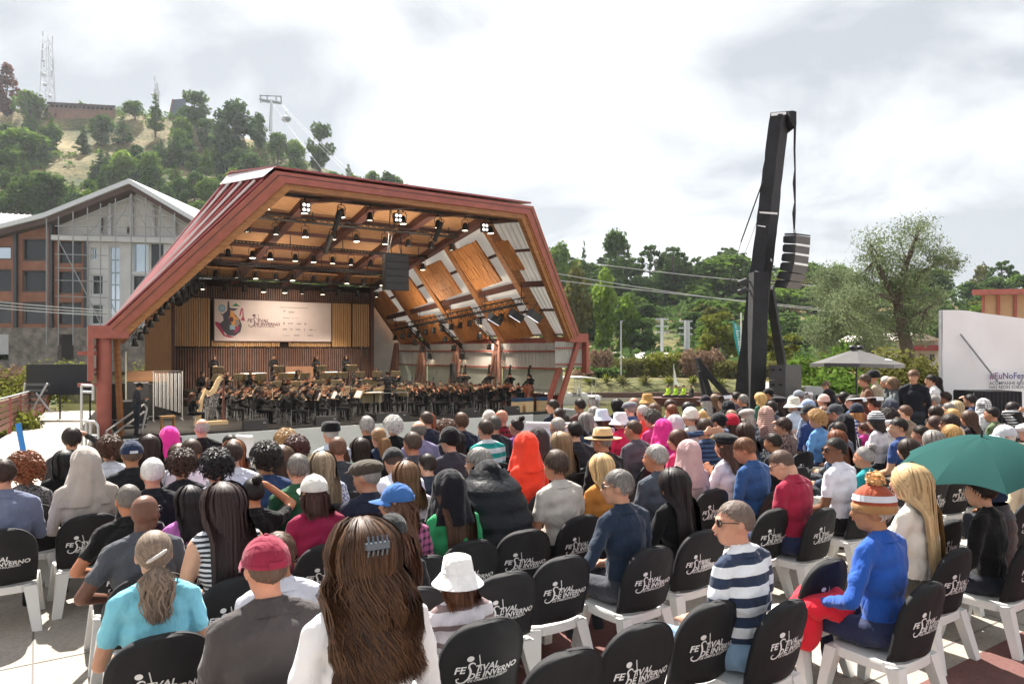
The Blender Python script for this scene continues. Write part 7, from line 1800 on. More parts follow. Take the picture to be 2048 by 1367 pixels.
# ================================================================== chairs
CSEED = 0
def cov_w(v): return (.212 + .012 * math.sin(v * 3.0)) * (max(.0, 1 - ((v - .5) / .5) ** 2.7) ** (1 / 2.7) if v > .5 else 1)
def cov(u, v, back=True):
 hw = cov_w(v)
 z = .458 + .422 * v; y = -.205 - .085 * v + .055 * u * u * (1 - .3 * v) - (.014 if back else -.014) + .009 * mnoise.noise((u * 2.2, v * 3, CSEED * 7.3)) + .004 * mnoise.noise((u * 6 + v * 4, v * 9, CSEED * 3.1))
 return Vector((u * hw, y, z))
def chair_meshes():
 NU, NV = 12, 16; V = []; Fc = []
 for bk in (True, False):
  for j in range(NV + 1):
   for i in range(NU + 1): V.append(cov(-1 + 2 * i / NU, 1 - (1 - j / NV) ** 2.0, bk))
 n1 = (NU + 1) * (NV + 1); idx = lambda j, i, k: k * n1 + j * (NU + 1) + i
 for j in range(NV):
  for i in range(NU): Fc.append((idx(j, i, 0), idx(j, i + 1, 0), idx(j + 1, i + 1, 0), idx(j + 1, i, 0))); Fc.append((idx(j, i, 1), idx(j + 1, i, 1), idx(j + 1, i + 1, 1), idx(j, i + 1, 1)))
  for i in (0, NU): Fc.append((idx(j, i, 0), idx(j + 1, i, 0), idx(j + 1, i, 1), idx(j, i, 1)))
 for i in range(NU):
  Fc.append((idx(NV, i, 0), idx(NV, i + 1, 0), idx(NV, i + 1, 1), idx(NV, i, 1))); Fc.append((idx(0, i, 0), idx(0, i, 1), idx(0, i + 1, 1), idx(0, i + 1, 0)))
 b = MB(); b.add(V, Fc, 0, True); cover = b.mesh('back_cover', M_cover)
 lv, lf = logo_geo(.30); b = MB(); W_ = []
 for x, y in lv:
  v = .31 + .012 * CSEED + y / .422; u = (-.158 + x + .004 * (CSEED - 2)) / cov_w(v); p = cov(max(-1, min(1, u)), v); W_.append((-.158 + x + .004 * (CSEED - 2), p.y - .006, p.z))
 b.add(W_, lf); letter = b.mesh('lettering', mat('white_print', (.74, .74, .74), .7))
 b = MB(); n = 24; ring = []
 for i in range(n):
  a = 6.2832 * i / n; k = 4.0; ca, sa = math.cos(a), math.sin(a); r_ = (abs(ca) ** k + abs(sa) ** k) ** (-1 / k); ring.append((.215 * r_ * ca, .01 + .215 * r_ * sa))
 V = [(x, y, .425) for x, y in ring] + [(x * .98, y * .98, .438) for x, y in ring] + [(x * 1.01, .01 + (y - .01) * 1.01, .385) for x, y in ring] + [(x * .94, .01 + (y - .01) * .94, .387) for x, y in ring] + [(x * .93, .01 + (y - .01) * .93, .42) for x, y in ring]
 Fc = [tuple(range(n, 2 * n)), tuple(reversed(range(4 * n, 5 * n)))]
 for i in range(n):
  j = (i + 1) % n; Fc += [(i, j, n + j, n + i), (2 * n + i, 2 * n + j, j, i), (3 * n + i, 3 * n + j, 2 * n + j, 2 * n + i), (4 * n + i, 4 * n + j, 3 * n + j, 3 * n + i)]
 b.add(V, Fc, 0, False); seat = b.mesh('seat', M_plastic)
 legs = []
 for sx in (-1, 1):
  for y0, y1 in ((-.165, -.275), (.185, .255)):
   b = MB(); t = Vector((sx * .175, y0, .425)); f = Vector((sx * .235, y1, 0)); P = []
   for p, w in ((f, .026), (t, .042)): P += [p + Vector((-w, -w * .8, 0)), p + Vector((w, -w * .8, 0)), p + Vector((w, w * .8, 0)), p + Vector((-w, w * .8, 0))]
   b.hexa(P); legs.append(b.mesh('leg', M_plastic))
 b = MB()
 for sx in (-1, 1): b.beam((sx * .16, -.19, .40), (sx * .17, -.235, .62), .05, .03)
 post = b.mesh('back_support', M_plastic)
 return seat, cover, letter, legs, post
M_cover = mat('black_chair_cover', (0.017, 0.017, 0.019), .72, .25, var=.2, vscale=5, bump=.12, bscale=9)
CHS = []
for CSEED in range(5): CHS.append(chair_meshes())
def chair(loc, rz, label, group=None, sc=1.0):
 o = thing('plastic_chair', label, 'chair', loc, rz, group, sc); seat, cover, letter, legs, post = JIT.choice(CHS); o.scale.z *= .965
 obj('seat', seat, o); c = obj('back_cover', cover, o); obj('lettering', letter, c)
 for l in legs: obj('leg', l, o)
 return o
# ================================================================== the audience
# (x, y of the head top in the photograph, sex/size, hair, hair colour(s), worn things, top, description, extras)
K, BR, DB, GR, WH, BL, AU, AS = '17120f', '4a3223', '2b1c15', '7d7772', 'cfcac4', 'b9905a', '6b3a22', '8a7660'
AUD = [
 # nearest people
 (310, 1063, 'w', 'lowpony', '7b6a5c', (), '7cc3d6', 'in light blue tee with a pale hair clip', dict(sleeve='short', clip='bar', v=.0085)),
 (288, 987, 'm', None, '', (('glasses',),), '4a4d54', 'in slate grey tee, shaven headed with glasses', dict(ht=1.26, sleeve='short', yaw=-.7, skin='6d4a3c', pose='elbow', fat=1.1, v=.0085)),
 (266, 955, 'm', 'crop', '6e6862', (), '151517', 'in black tee, elbow out, before the slate tee', dict(ht=1.22, sleeve='short', pose='elbow', skin='b5795a', fat=1.06, v=.0085)),
 (372, 962, 'w', 'medium', '1d1518', (), 'c873c0', 'in pink top with wavy black hair', dict(ht=1.18)),
 (452, 960, 'w', 'xlong', '2c1a18', (), 'stripe:d8d8dc,33343c,.028', 'in narrow striped top with very long straight hair', dict(ht=1.34, sleeve='none', v=.0112)),
 (606, 1066, 'm', 'crop', '5a4438', (('cap', '8f2540', '8f2540'),), '4b4646', 'in dark grey shirt and maroon cap', dict(sc=1.02, skin='c98f76', fat=1.12, yaw=.15, v=.0112)),
 (556, 1078, 'm', 'short', BR, (), 'd6d8e4', 'in white long sleeved shirt behind the maroon cap', dict(ht=1.24)),
 (728, 988, 'w', 'bigwave', '35231a', (), 'e6e4e6', 'in white sweater with big wavy brown hair, closest to the camera', dict(sc=1.13, clip='claw', v=.0112)),
 (800, 976, 'w', 'wavy', '5a3b28', (('cap', '3d6aa8', '3d6aa8'),), 'plaid:b8618e,2b2430,.05', 'in pink plaid shirt and blue cap', dict(yaw=.9)),
 (808, 1017, 'w', 'wavy', '4a2c1e', (('cap', '2c2d2f', '2c2d2f'),), '232326', 'in dark top and charcoal cap beside the wavy hair', dict(yaw=-.2, sc=.9)),
 (915, 1095, 'c', 'bob', '5c3722', (('bucket', 'f2f0ee'),), 'stripe:e4dde2,8d7878,.105,.68', 'in white and mauve striped sweater and white bucket hat', dict(ht=1.08, v=.0112)),
 (905, 946, 'w', 'long', '4b3425', (('hood', '17171d'),), '2f9a60', 'in bright green top under a black hood', dict(lean=1)),
 (966, 888, 'm', 'thick', '8d8883', (('glasses',),), '7fb0d0', 'in light blue shirt and glasses beside the puffer mound', dict(yaw=.75)),
 (1012, 916, 'm', 'short', K, (('hood', '15161c'),), '15161c', 'hunched inside a bulky black puffer jacket', dict(puffer='15161c', pose='lean')),
 (1060, 866, 'w', 'short', BR, (('hood', 'f0442c'),), 'f0442c', 'in bright orange red hooded coat', dict(ht=1.34)),
 (1122, 892, 'm', 'thick', '4b3a30', (), 'c5beb6', 'in pale beige tee with thick brown hair', dict(sleeve='short', fat=1.05)),
 (1165, 864, 'w', 'xlong', '8c7358', (), '2a2428', 'in dark top with very long fair hair', {}),
 (1210, 908, 'w', 'bob', 'c9a878', (), 'c4803c', 'in orange ochre blouse with a strap', {}),
 (1250, 937, 'm', 'short', '6f6a66', (('sunglasses',),), '202d40', 'in dark navy shirt resting an arm on the knee', dict(yaw=.7, pose='elbow', v=.0112)),
 (1322, 887, 'm', 'short', 'a39d98', (), '4b515c', 'in steel grey tee with grey beard', dict(yaw=.55, fat=1.08)),
 (1357, 935, 'w', 'xlong', '1c1214', (), '121214', 'in black top with very long dark hair', dict(v=.0112)),
 (1386, 879, 'w', 'short', BR, (('shawl', 'c8a6a6'),), 'c8a6a6', 'under a dusty pink shawl', dict(coat=1)),
 (1488, 999, 'm', 'crop', '6b5c54', (('sunglasses',),), 'stripe:e4e8ee,2e3a52,.105', 'in white and navy striped sweater and sunglasses', dict(yaw=.95, v=.0112, bottom='7f9cb8')),
 (1456, 871, 'w', 'medium', '4a2e22', (('beret', '17171b'),), 'e8dee2', 'in white top and black felt hat', dict(pose='phone')),
 (1512, 867, 'm', 'short', '6b4a34', (), '2f5488', 'in denim blue shirt with beard', dict(yaw=.5, pitch=.35)),
 (1590, 892, 'm', 'crop', '5d4a42', (('glasses',),), 'a02440', 'in maroon red polo looking down through glasses', dict(yaw=.45, pitch=.5, sleeve='short', fat=1.06, v=.0112)),
 (1682, 873, 'm', 'crop', '16110f', (('sunglasses',),), 'e6e6f0', 'in white polo and dark sunglasses', dict(yaw=.9, skin='7a543f', sleeve='short', fat=1.06)),
 (1765, 948, 'm', 'short', 'a39d98', (('pom', '9a4a34', 'a07850', 'cfd2da', 'c89a68'),), '2453a8', 'in royal blue sweater and orange striped bobble hat', dict(yaw=.5, pose='elbow', v=.0112)),
 (1836, 924, 'w', 'xlong', 'b79a70', (), 'e2d8c8', 'in cream knit with very long blond hair', dict(ht=1.36, v=.0112)),
 (1978, 948, 'm', 'short', K, (), '141417', 'in black jacket sheltering under the teal umbrella', dict(ht=1.24)),
 (1738, 892, 'w', 'bun', '8e8a88', (), '1c8c92', 'in teal top with grey pinned up hair', dict(sc=.9)),
 (1206, 849, 'm', 'short', GR, (('fedora', 'd8b888', '241c18'),), '17171a', 'in black jacket and straw fedora', dict(fat=1.08)),
 (1278, 841, 'm', 'crop', '4d3b30', (), '56545c', 'in dark grey tee right of the straw fedora', dict(yaw=.3, fat=1.05)),
 # left block
 (6, 916, 'm', 'short', '33211a', (), '6f7690', 'in grey blue shirt at the left picture edge', dict(fat=1.08)),
 (57, 905, 'w', 'bigcurly', '7a4426', (), 'speck:8a8a8c,3a3a3c', 'in grey knit with bushy auburn hair', dict(sc=.9)),
 (127, 903, 'w', 'bob', '131012', (), '121214', 'in black jacket with straight black bob', dict(ht=1.2)),
 (178, 889, 'm', 'short', BR, (('shawl', 'b4aaa2'),), 'b4aaa2', 'under a pale beige hood', dict(coat=1)),
 (144, 849, 'm', 'thick', '241a15', (), '3c3b3b', 'in charcoal jacket by the ramp, hand raised', dict(pose='shade')),
 (220, 872, 'w', 'curly', '4d3122', (), 'dcdfe8', 'in white top with curly brown hair by the stair', {}),
 (262, 886, 'm', 'crop', '5a4a40', (('cap', '1f2c48', 'c8ccd4'),), '16181f', 'in black jacket and navy cap', dict(fat=1.08)),
 (294, 874, 'w', 'long', '2b1b17', (), '222126', 'in dark top with long dark hair by the navy cap', {}),
 (326, 914, 'm', 'crop', 'dcd7d4', (('glasses',),), '161922', 'in dark jacket with white hair', dict(fat=1.06)),
 (337, 857, 'w', 'short', BR, (('hood', 'f03aa0'),), 'f03aa0', 'in hot pink hooded jacket', dict(coat=1)),
 (372, 892, 'w', 'curly', '3a241a', (), '23222a', 'in dark top with curly brown hair', {}),
 (408, 871, 'm', 'thick', '3d2a20', (), 'd6cad8', 'in pale lilac shirt, head bowed', dict(pitch=.45)),
 (402, 839, 'm', 'fringe', 'a8a19b', (), '131316', 'in black coat, balding, nearest the stage fascia', dict(yaw=.2)),
 (433, 907, 'm', 'curly', '141012', (), 'stripe:dadce4,202838,.07', 'in navy and white striped tee with black curls', dict(sleeve='short')),
 (463, 885, 'w', 'medium', '7a4a2c', (), '232124', 'in dark top with auburn hair', {}),
 (490, 879, 'm', 'short', '3a2920', (), 'dcdce8', 'in white tee in the middle of the left block', dict(sleeve='short', fat=1.05)),
 (508, 947, 'm', 'bun', '1a1311', (), '131315', 'in black tee with hair knot, arm raised', dict(ht=1.2, sleeve='short', pose='shade', skin='b9805e')),
 (566, 901, 'm', 'short', '76716c', (), '2a5a40', 'in dark green shirt with grey hair', dict(fat=1.08)),
 (594, 887, 'w', 'wavy', '4b3323', (), 'b03050', 'in crimson top with wavy brown hair', {}),
 (575, 864, 'w', 'curly', 'a88458', (), 'd8d4d0', 'in pale top with fair curls before the fascia', {}),
 (612, 876, 'w', 'curly', '4b2a26', (), 'dadada', 'in white top with reddish curls', {}),
 (462, 868, 'm', 'short', K, (), '2a2c34', 'in dark top beside the white framed board', dict(sc=.9)),
 (538, 889, 'm', 'curly', '1d1512', (), '33466e', 'in indigo jacket right of the white tee', {}),
 (648, 894, 'w', 'long', '8a7862', (), 'speck:d0d4e0,4a5a90', 'in blue print blouse with straight ash hair', {}),
 (674, 876, 'w', 'pony', '4f3424', (), '3f5f48', 'in moss green tee with brown ponytail', dict(sleeve='short', fat=1.05)),
 (638, 941, 'w', 'bob', '3a2018', (('cap', 'd9d4cd', 'd9d4cd'),), '8e1f44', 'in wine red top and cream cap', dict(yaw=.2, v=.0112)),
 (672, 847, 'm', 'crop', 'b0aaa4', (('fur', '121114'),), 'c8d2e0', 'in pale blue shirt and black fur hat', {}),
 (650, 872, 'm', 'crop', '6b4a38', (), '3a3d44', 'in grey top with cropped hair left of the fur hat', {}),
 (738, 826, 'm', 'thick', '9b958f', (), '1d1c1e', 'in black coat with tousled grey hair', {}),
 (788, 833, 'w', 'curly', 'cfcbc6', (), '151517', 'in black coat with white hair', {}),
 (755, 860, 'w', 'pony', '8e6a48', (), '2c3a50', 'in navy tee with high fair ponytail', dict(sleeve='short')),
 (750, 911, 'm', 'crop', '8b8580', (('flat', '4a4238'),), '23283a', 'in navy padded jacket and tweed flat cap', dict(yaw=.7)),
 (822, 915, 'w', 'medium', '6f5038', (), 'e6d4de', 'in pale pink top with light brown hair', {}),
 (806, 892, 'm', 'crop', '4a3a32', (('cap', '2b2a2c', '2b2a2c'),), 'dedfe9', 'in white tee leaning forward in a dark cap', dict(sleeve='short', pose='lean', fat=1.1)),
 (842, 841, 'm', 'fringe', '77706a', (('glasses',),), '8d84a8', 'in lavender sweater with glasses', {}),
 (830, 863, 'm', 'short', '4d3d33', (), '4a4a52', 'in grey jacket below the lavender sweater', {}),
 (853, 829, 'w', 'long', '8a4424', (), '86a6d4', 'in sky blue blouse with long red hair', {}),
 (880, 824, 'm', 'crop', '4a3a30', (), '2a2e40', 'in navy top with cropped sides facing the conductor', dict(yaw=.3)),
 (893, 845, 'w', 'curly', '5a3926', (), '27262b', 'in black top with brown curls', {}),
 (906, 851, 'm', 'crop', K, (('beanie', '161417', '161417'),), '3a3a44', 'in grey top and black beanie', {}),
 (908, 866, 'w', 'long', '1f1a18', (), '131315', 'in black coat with long wavy black hair', {}),
 (929, 822, 'm', 'thick', '5b4030', (), '20263a', 'in navy tee with a round pale print on the back', dict(sleeve='short', printed=1)),
 (982, 833, 'm', 'short', '43342b', (), 'stripe:1f9a94,d8dfe4,.11', 'in teal and white striped polo', dict(sleeve='short', fat=1.06)),
 (963, 828, 'm', 'short', '4c4642', (), '24242a', 'in dark shirt between navy tee and striped polo', {}),
 (1008, 818, 'm', None, '', (('sunglasses',),), 'plaid:8c1f2c,1c1418,.06', 'in red plaid shirt, shaven headed', dict(yaw=.5)),
 (1035, 838, 'w', 'bun', '2d201b', (('glasses',),), '7f4f92', 'in purple top with a bun', dict(yaw=.4)),
 (1086, 852, 'm', 'short', K, (('hood', '3a3638'),), '3a3638', 'under a dark grey hood beside the orange coat', dict(coat=1)),
 (1115, 838, 'm', 'crop', 'a29b95', (), '2c50a0', 'in bright blue jacket with grey hair', {}),
 (1150, 846, 'm', 'short', '17110f', (), '2b2a30', 'in dark top holding a paper to the forehead', dict(pose='shade')),
 # right block, front rows
 (1112, 797, 'm', 'short', '2b201b', (), '1d2230', 'in navy jacket, leftmost of the far front row', dict(yaw=.6)),
 (1163, 797, 'm', 'short', '231915', (), '5c3a36', 'in brown top beside the navy jacket', {}),
 (1195, 795, 'w', 'bob', '9a938e', (('paper', 'e8e8ec'),), '1d1b1e', 'in black top shading with a white folder', dict(yaw=.5)),
 (1208, 820, 'w', 'bob', BR, (('bucket', 'c8d0e0'),), 'aeb4c8', 'in grey top and pale blue bucket hat', {}),
 (1246, 822, 'w', 'short', BR, (('bucket', 'f0e8ea'),), 'd8305a', 'in raspberry top and white bucket hat', {}),
 (1230, 796, 'w', 'long', '171113', (), '1f1d21', 'in dark top with long black hair behind the bucket hats', {}),
 (1259, 806, 'm', 'crop', GR, (('flat', '6d7078'),), '2f4f82', 'in blue shirt and grey cap', {}),
 (1273, 793, 'm', 'fringe', '8a6f5c', (), '26262b', 'in dark top, balding, beside the tan bucket hat', {}),
 (1298, 787, 'm', 'short', BR, (('bucket', 'b98a4e'),), '38342f', 'in dark top and tan bucket hat', {}),
 (1291, 812, 'm', 'crop', 'b9b3ad', (), 'e0483e', 'in coral red shirt with grey hair', {}),
 (1315, 804, 'w', 'bob', '5a4030', (), 'a8b8d0', 'in pale blue top right of the tan bucket hat', {}),
 (1345, 798, 'w', 'bob', '40291f', (), '8fb0b0', 'in pale teal top with brown bob', {}),
 (1324, 818, 'w', 'curly', '4b443f', (), 'c83a7a', 'in magenta top with grey curls', {}),
 (1362, 812, 'm', 'crop', GR, (('beanie', 'ded4c8', 'ded4c8'),), 'b8b4b0', 'in pale top and cream beanie', {}),
 (1381, 803, 'w', 'long', '1b1516', (), '26222a', 'in dark top with long black hair by the cream beanie', {}),
 (1336, 840, 'w', 'short', BR, (('hood', 'e83a94'),), 'e83a94', 'with a hot pink jacket over the head', dict(coat=1, pose='shade')),
 (1376, 826, 'w', 'short', BR, (('shawl', 'c8c0c4'),), 'c8c0c4', 'under a pale grey scarf', dict(coat=1)),
 (1360, 855, 'w', 'bob', '4a2c22', (('glasses',),), 'e0386a', 'in pink top with brown hair and glasses', dict(yaw=.6)),
 (1411, 829, 'm', 'thick', '3b2a20', (), 'stripe:44597c,22304a,.05', 'in blue striped sweater, hands behind the head', dict(pose='headhands', fat=1.08, v=.0112)),
 (1432, 822, 'm', 'short', K, (('cap', '1a1a1e', '1a1a1e'),), '7d6a50', 'in olive tan jacket and black cap', {}),
 (1461, 826, 'w', 'long', '3a231c', (('beanie', 'b82038', 'b82038'),), 'b02034', 'in red top and red beanie', {}),
 (1503, 816, 'w', 'bob', 'a59a92', (('flat', 'a89c98'),), 'plaid:1c2430,c8ccd0,.07', 'in dark checked shirt and grey beret', {}),
 (1415, 790, 'w', 'long', 'a8a098', (('cap', '2a2430', '2a2430'),), '9ab0c8', 'in pale top and dark cap reading a leaflet', dict(pose='phone')),
 (1433, 788, 'w', 'long', '6b4e36', (), '2f2c30', 'in dark top with long brown hair beside the leaflet reader', {}),
 (1452, 790, 'm', 'short', '4a382c', (('paper', 'e4e4ea'),), '42434c', 'in grey top with a white paper on the brow', {}),
 (1476, 781, 'm', 'thick', '2b1f1a', (), '5b5058', 'in mauve grey jacket near the tower foot', dict(yaw=.4)),
 (1493, 786, 'm', 'short', '7f7a75', (), '2b2a30', 'in dark top with grey hair near the tower foot', {}),
 (1462, 800, 'w', 'bob', '141416', (('hood', '1b1c24'),), '1b1c24', 'under a black hood near the tower foot', dict(coat=1)),
 (1526, 784, 'w', 'wavy', 'c9a468', (), '3f6f58', 'in green top with blond waves', {}),
 (1540, 777, 'm', 'crop', K, (('cap', '1b1a1c', '1b1a1c'),), '1a1a1e', 'in black jacket and black cap at the loudspeaker stack', dict(yaw=.5)),
 (1563, 793, 'w', 'medium', '2d1c17', (('beret', '1d1b20'),), '1f1e22', 'in black top and black beret', {}),
 (1587, 797, 'm', 'short', '2b211b', (('bucket', 'd8cfbc'),), 'c8cfd6', 'in pale jacket and cream bucket hat', {}),
 (1602, 780, 'm', 'crop', '5a5a5e', (('cap', '8a9098', '8a9098'),), '2c2d33', 'in dark top and grey cap behind the cream hat', {}),
 (1617, 784, 'w', 'bob', 'a09894', (('paper', 'e0e0e6'),), '9a9298', 'in grey top with a white paper on the head', {}),
 (1619, 800, 'm', 'crop', '6a6a70', (('cap', '9fb0d0', '9fb0d0'),), '8fa0b8', 'in blue grey top and pale blue cap', dict(yaw=.6)),
 (1652, 787, 'w', 'short', BR, (('beanie', 'e8bcb0', 'e8bcb0'),), 'c8a8a0', 'in pale top and pink crochet hat', {}),
 (1574, 830, 'w', 'thick', '382621', (), 'speck:9a8078,3a2a2c', 'in brown tweed jacket, hand raised with striped card', dict(pose='shade', yaw=.6)),
 (1620, 812, 'm', 'crop', '33302e', (('cap', '26282e', '26282e'),), '2c3a62', 'in navy shirt and black cap', dict(yaw=.5)),
 (1651, 820, 'w', 'curly', 'b08858', (), '5f92c8', 'in light blue top with golden curls', {}),
 (1697, 823, 'w', 'short', K, (('veil', '14141a'),), 'e4dee0', 'in white top under a black veil', {}),
 (1536, 813, 'w', 'short', BR, (('shawl', 'stripe:d8b8a8,8a5a52,.03'),), '8a6a62', 'under a striped salmon shawl', {}),
 (1661, 779, 'w', 'long', '1d1517', (('hood', '221c22'),), '221c22', 'under a dark hood behind the pink crochet hat', dict(coat=1)),
 (1692, 782, 'w', 'long', '1c1313', (), '2b2428', 'in dark top with long black hair near the sound desk', {}),
 (1709, 790, 'm', 'short', '4b443e', (('sunglasses',),), '53658c', 'in blue shirt with sunglasses near the sound desk', dict(yaw=.8)),
 (1680, 805, 'm', 'crop', '4a4a50', (('cap', '3a3c42', '3a3c42'),), '3a3c42', 'in charcoal top and charcoal cap', {}),
 (1716, 808, 'w', 'bob', 'a87848', (('beanie', '262a38', '262a38'),), 'stripe:32508a,c8cce0,.06', 'in blue striped top and navy beanie', {}),
 (1728, 796, 'm', 'short', '50342a', (('paper', 'eef0f4'),), '9a5048', 'in russet top with a white booklet on the head', {}),
 (1752, 795, 'm', 'short', '3a2a26', (('paper', 'f0eef0'),), 'd83a48', 'in red top with a white booklet on the head', {}),
 (1741, 843, 'c', 'short', '4d2f24', (), 'c83488', 'in magenta top, small child', dict(ht=1.02)),
 (1786, 816, 'w', 'curly', '2a211e', (), 'e8e4e4', 'in white top with both arms behind the head', dict(pose='headhands')),
 (1806, 834, 'm', 'short', '1d1512', (), '30487e', 'in indigo polo with dark beard', dict(yaw=.9, sleeve='short', fat=1.06)),
 (1806, 808, 'm', 'crop', '5b4032', (), '8c7a6c', 'in taupe top behind the indigo polo', {}),
 (1786, 795, 'm', 'short', K, (('hood', '343846'),), '343846', 'under a slate hood beyond the raised arms', dict(coat=1)),
 (1832, 797, 'w', 'medium', 'c8b894', (('cap', '5a6a96', '5a6a96'),), '34384a', 'in dark vest and blue checked cap', {}),
 (1852, 794, 'w', 'long', '8a5a3a', (('cap', '2c3a5e', '2c3a5e'),), '8cb4c4', 'in light teal top and navy cap', {}),
 (1877, 832, 'w', 'medium', '3b2620', (), '3c2c2e', 'in brown top with straight dark hair by the umbrella', dict(yaw=.7)),
 (1910, 822, 'm', 'thick', '2d201a', (('sunglasses',),), 'e4e4ee', 'in white top with green sunglasses', dict(yaw=.6, green=1)),
 (1945, 820, 'w', 'medium', '4a362b', (), '2a2228', 'in black and grey hooded jacket behind the umbrella', {}),
 (1896, 780, 'm', 'thick', '33251e', (('glasses',),), '1b1b1f', 'in black hooded sweater before the white tent', dict(yaw=.6, fat=1.1)),
 (1875, 788, 'm', 'crop', '8a8580', (('sunglasses',),), '9a8c80', 'in beige top with sunglasses beside the black sweater', dict(yaw=.5)),
 (1943, 789, 'm', 'short', '20191a', (), '2b3a5a', 'in navy tee leaning on one hand', dict(pose='shade', fat=1.1)),
 (1976, 796, 'w', 'short', BR, (('shawl', 'plaid:e4e4e4,33343c,.03'),), 'd8d8d8', 'under a black and white checked scarf', {}),
 (2032, 801, 'w', 'medium', '231a1c', (), 'stripe:d8d8dc,2b2c34,.05', 'in black and white striped top at the tent, arm raised', dict(pose='headhands')),
 (2020, 851, 'm', 'fringe', 'd0ccc6', (('cap', 'c8ccd2', 'c8ccd2'), ('glasses',)), '2a3a58', 'in navy top and pale grey cap near the umbrella', dict(yaw=.8)),
 (1764, 817, 'w', 'bob', '2b201d', (('beanie', 'stripe:e0e0e0,3a3a40,.03', '3a3a40'),), 'd8d4d8', 'in white top and striped knit hat', {}),
 (1920, 800, 'w', 'medium', 'b09a78', (), '5a5a60', 'in grey top with fair hair beside the navy tee', {}),
 (1655, 812, 'w', 'long', '5a3a2c', (), '3a3238', 'in dark top with brown hair behind the golden curls', {}),
 (1548, 800, 'm', 'short', '2b2422', (), '4a4f5a', 'in grey top just behind the striped shawl', {}),
 (1690, 838, 'm', 'short', '2f241f', (), '5c6068', 'in grey top half hidden by the black veil', dict(sc=.92)),
 (1500, 842, 'w', 'medium', '3b2a22', (), '33465f', 'in slate blue top behind the denim shirt', {}),
 (1560, 858, 'm', 'short', '2b211c', (), '202228', 'in black top between denim shirt and tweed jacket', dict(ht=1.2)),
 (1850, 848, 'm', 'short', '241c18', (), '4a4048', 'in plum grey top left of the umbrella', dict(ht=1.2)),
 (700, 880, 'w', 'medium', '2b1e18', (), '5a5f6c', 'in grey top between moss tee and tweed cap', dict(ht=1.2)),
 (860, 905, 'm', 'short', '2a201b', (), '2d3340', 'in dark top behind the pale pink top', dict(ht=1.18)),
]
HSPEC['bigwave'] = dict(style='long', n=2600, length=.33, vol=.12, width=.0032, wave=.044)
HAT_H = dict(cap=.0, bucket=.0, pom=.085, beanie=.03, fedora=.015, hood=.02, shawl=.02, veil=.02, paper=.005, fur=.015, beret=.01, sunhat=.01)
def fwd(rz): return Vector((-math.sin(rz), math.cos(rz), 0))
spots = []
for (x, y, sx, hs, hc, wear, top, desc, ex) in AUD:
 sc = ex.get('sc', {'m': 1.0, 'w': .95, 'c': .80}[sx])
 ht = ex.get('ht', None)
 if ht is None: ht = (1.312 + max([HAT_H.get(w[0], 0) for w in wear] + [.03 if hs in ('curly', 'bigcurly', 'thick') else .06 if hs == 'bigwave' else .0])) * sc
 else: sc = ht / 1.32
 Z = F * (EYE - ht) / (y - YH); X = (x - 1024) * Z / F
 spots.append([X, Z, sc])
P0s = [tuple(s) for s in spots]
for it in range(60):                      # nobody sits inside a neighbour
 for i in range(len(spots)):
  for j in range(i):
   a, b = spots[i], spots[j]; dX, dZ = a[0] - b[0], a[1] - b[1]
   # distance along the row counts full, from row to row more room is needed
   al = dX * SU.x + dZ * SU.y; ac = dX * SV.x + dZ * SV.y; d = math.hypot(al / .47, ac / .60)
   if d < 1:
    k = (1 - d) * .08; s_ = 1 if dZ >= 0 else -1
    for p, sg in ((a, s_), (b, -s_)):
     f = 1 + sg * k / max(p[1], 1) * 1.0; p[0] *= f; p[1] *= f
     p[0] += sg * (1 if al * s_ >= 0 else -1) * k * .12
 for s, o0 in zip(spots, P0s):
  lim = .06 + .03 * o0[1]; dX, dZ = s[0] - o0[0], s[1] - o0[1]; d = math.hypot(dX, dZ)
  if d > lim: s[0] = o0[0] + dX * lim / d; s[1] = o0[1] + dZ * lim / d
PN = 0
def puffer(parent, col, z0=.42, z1=1.12, rx=.27, ry=.21, cy=-.03, lean=.12):
 b = MB(); n = 30; V = []; Fc = []; k = 40
 for j in range(k + 1):
  f = j / k; z = lerp(z0, z1, f); bul = abs(math.sin(f * math.pi * 6.5)) ** .6; rr_ = pw(f, [(0, 1.0), (.5, 1.06), (.8, .95), (1, .5)]) * (.90 + .10 * bul)
  for i in range(n):
   a = 6.2832 * i / n; w_ = 1 + .02 * math.sin(a * 3 + j * .4) + .015 * mnoise.noise(Vector((a * 2, f * 9, 1))); V.append((rx * rr_ * w_ * math.cos(a), cy + lean * f + ry * rr_ * w_ * math.sin(a), z))
 for j in range(k):
  for i in range(n): Fc.append((j * n + i, j * n + (i + 1) % n, (j + 1) * n + (i + 1) % n, (j + 1) * n + i))
 b.add(V, Fc, 0, True); m_ = mat('puffer_nylon', (.010, .011, .015), .5, .22, var=.2, bump=.4, bscale=22); return b.build('puffer_jacket', m_, parent)
SKINS = ['c79a80', 'b98a70', 'd2a58c', 'a87858', 'c49078', 'bd8468']
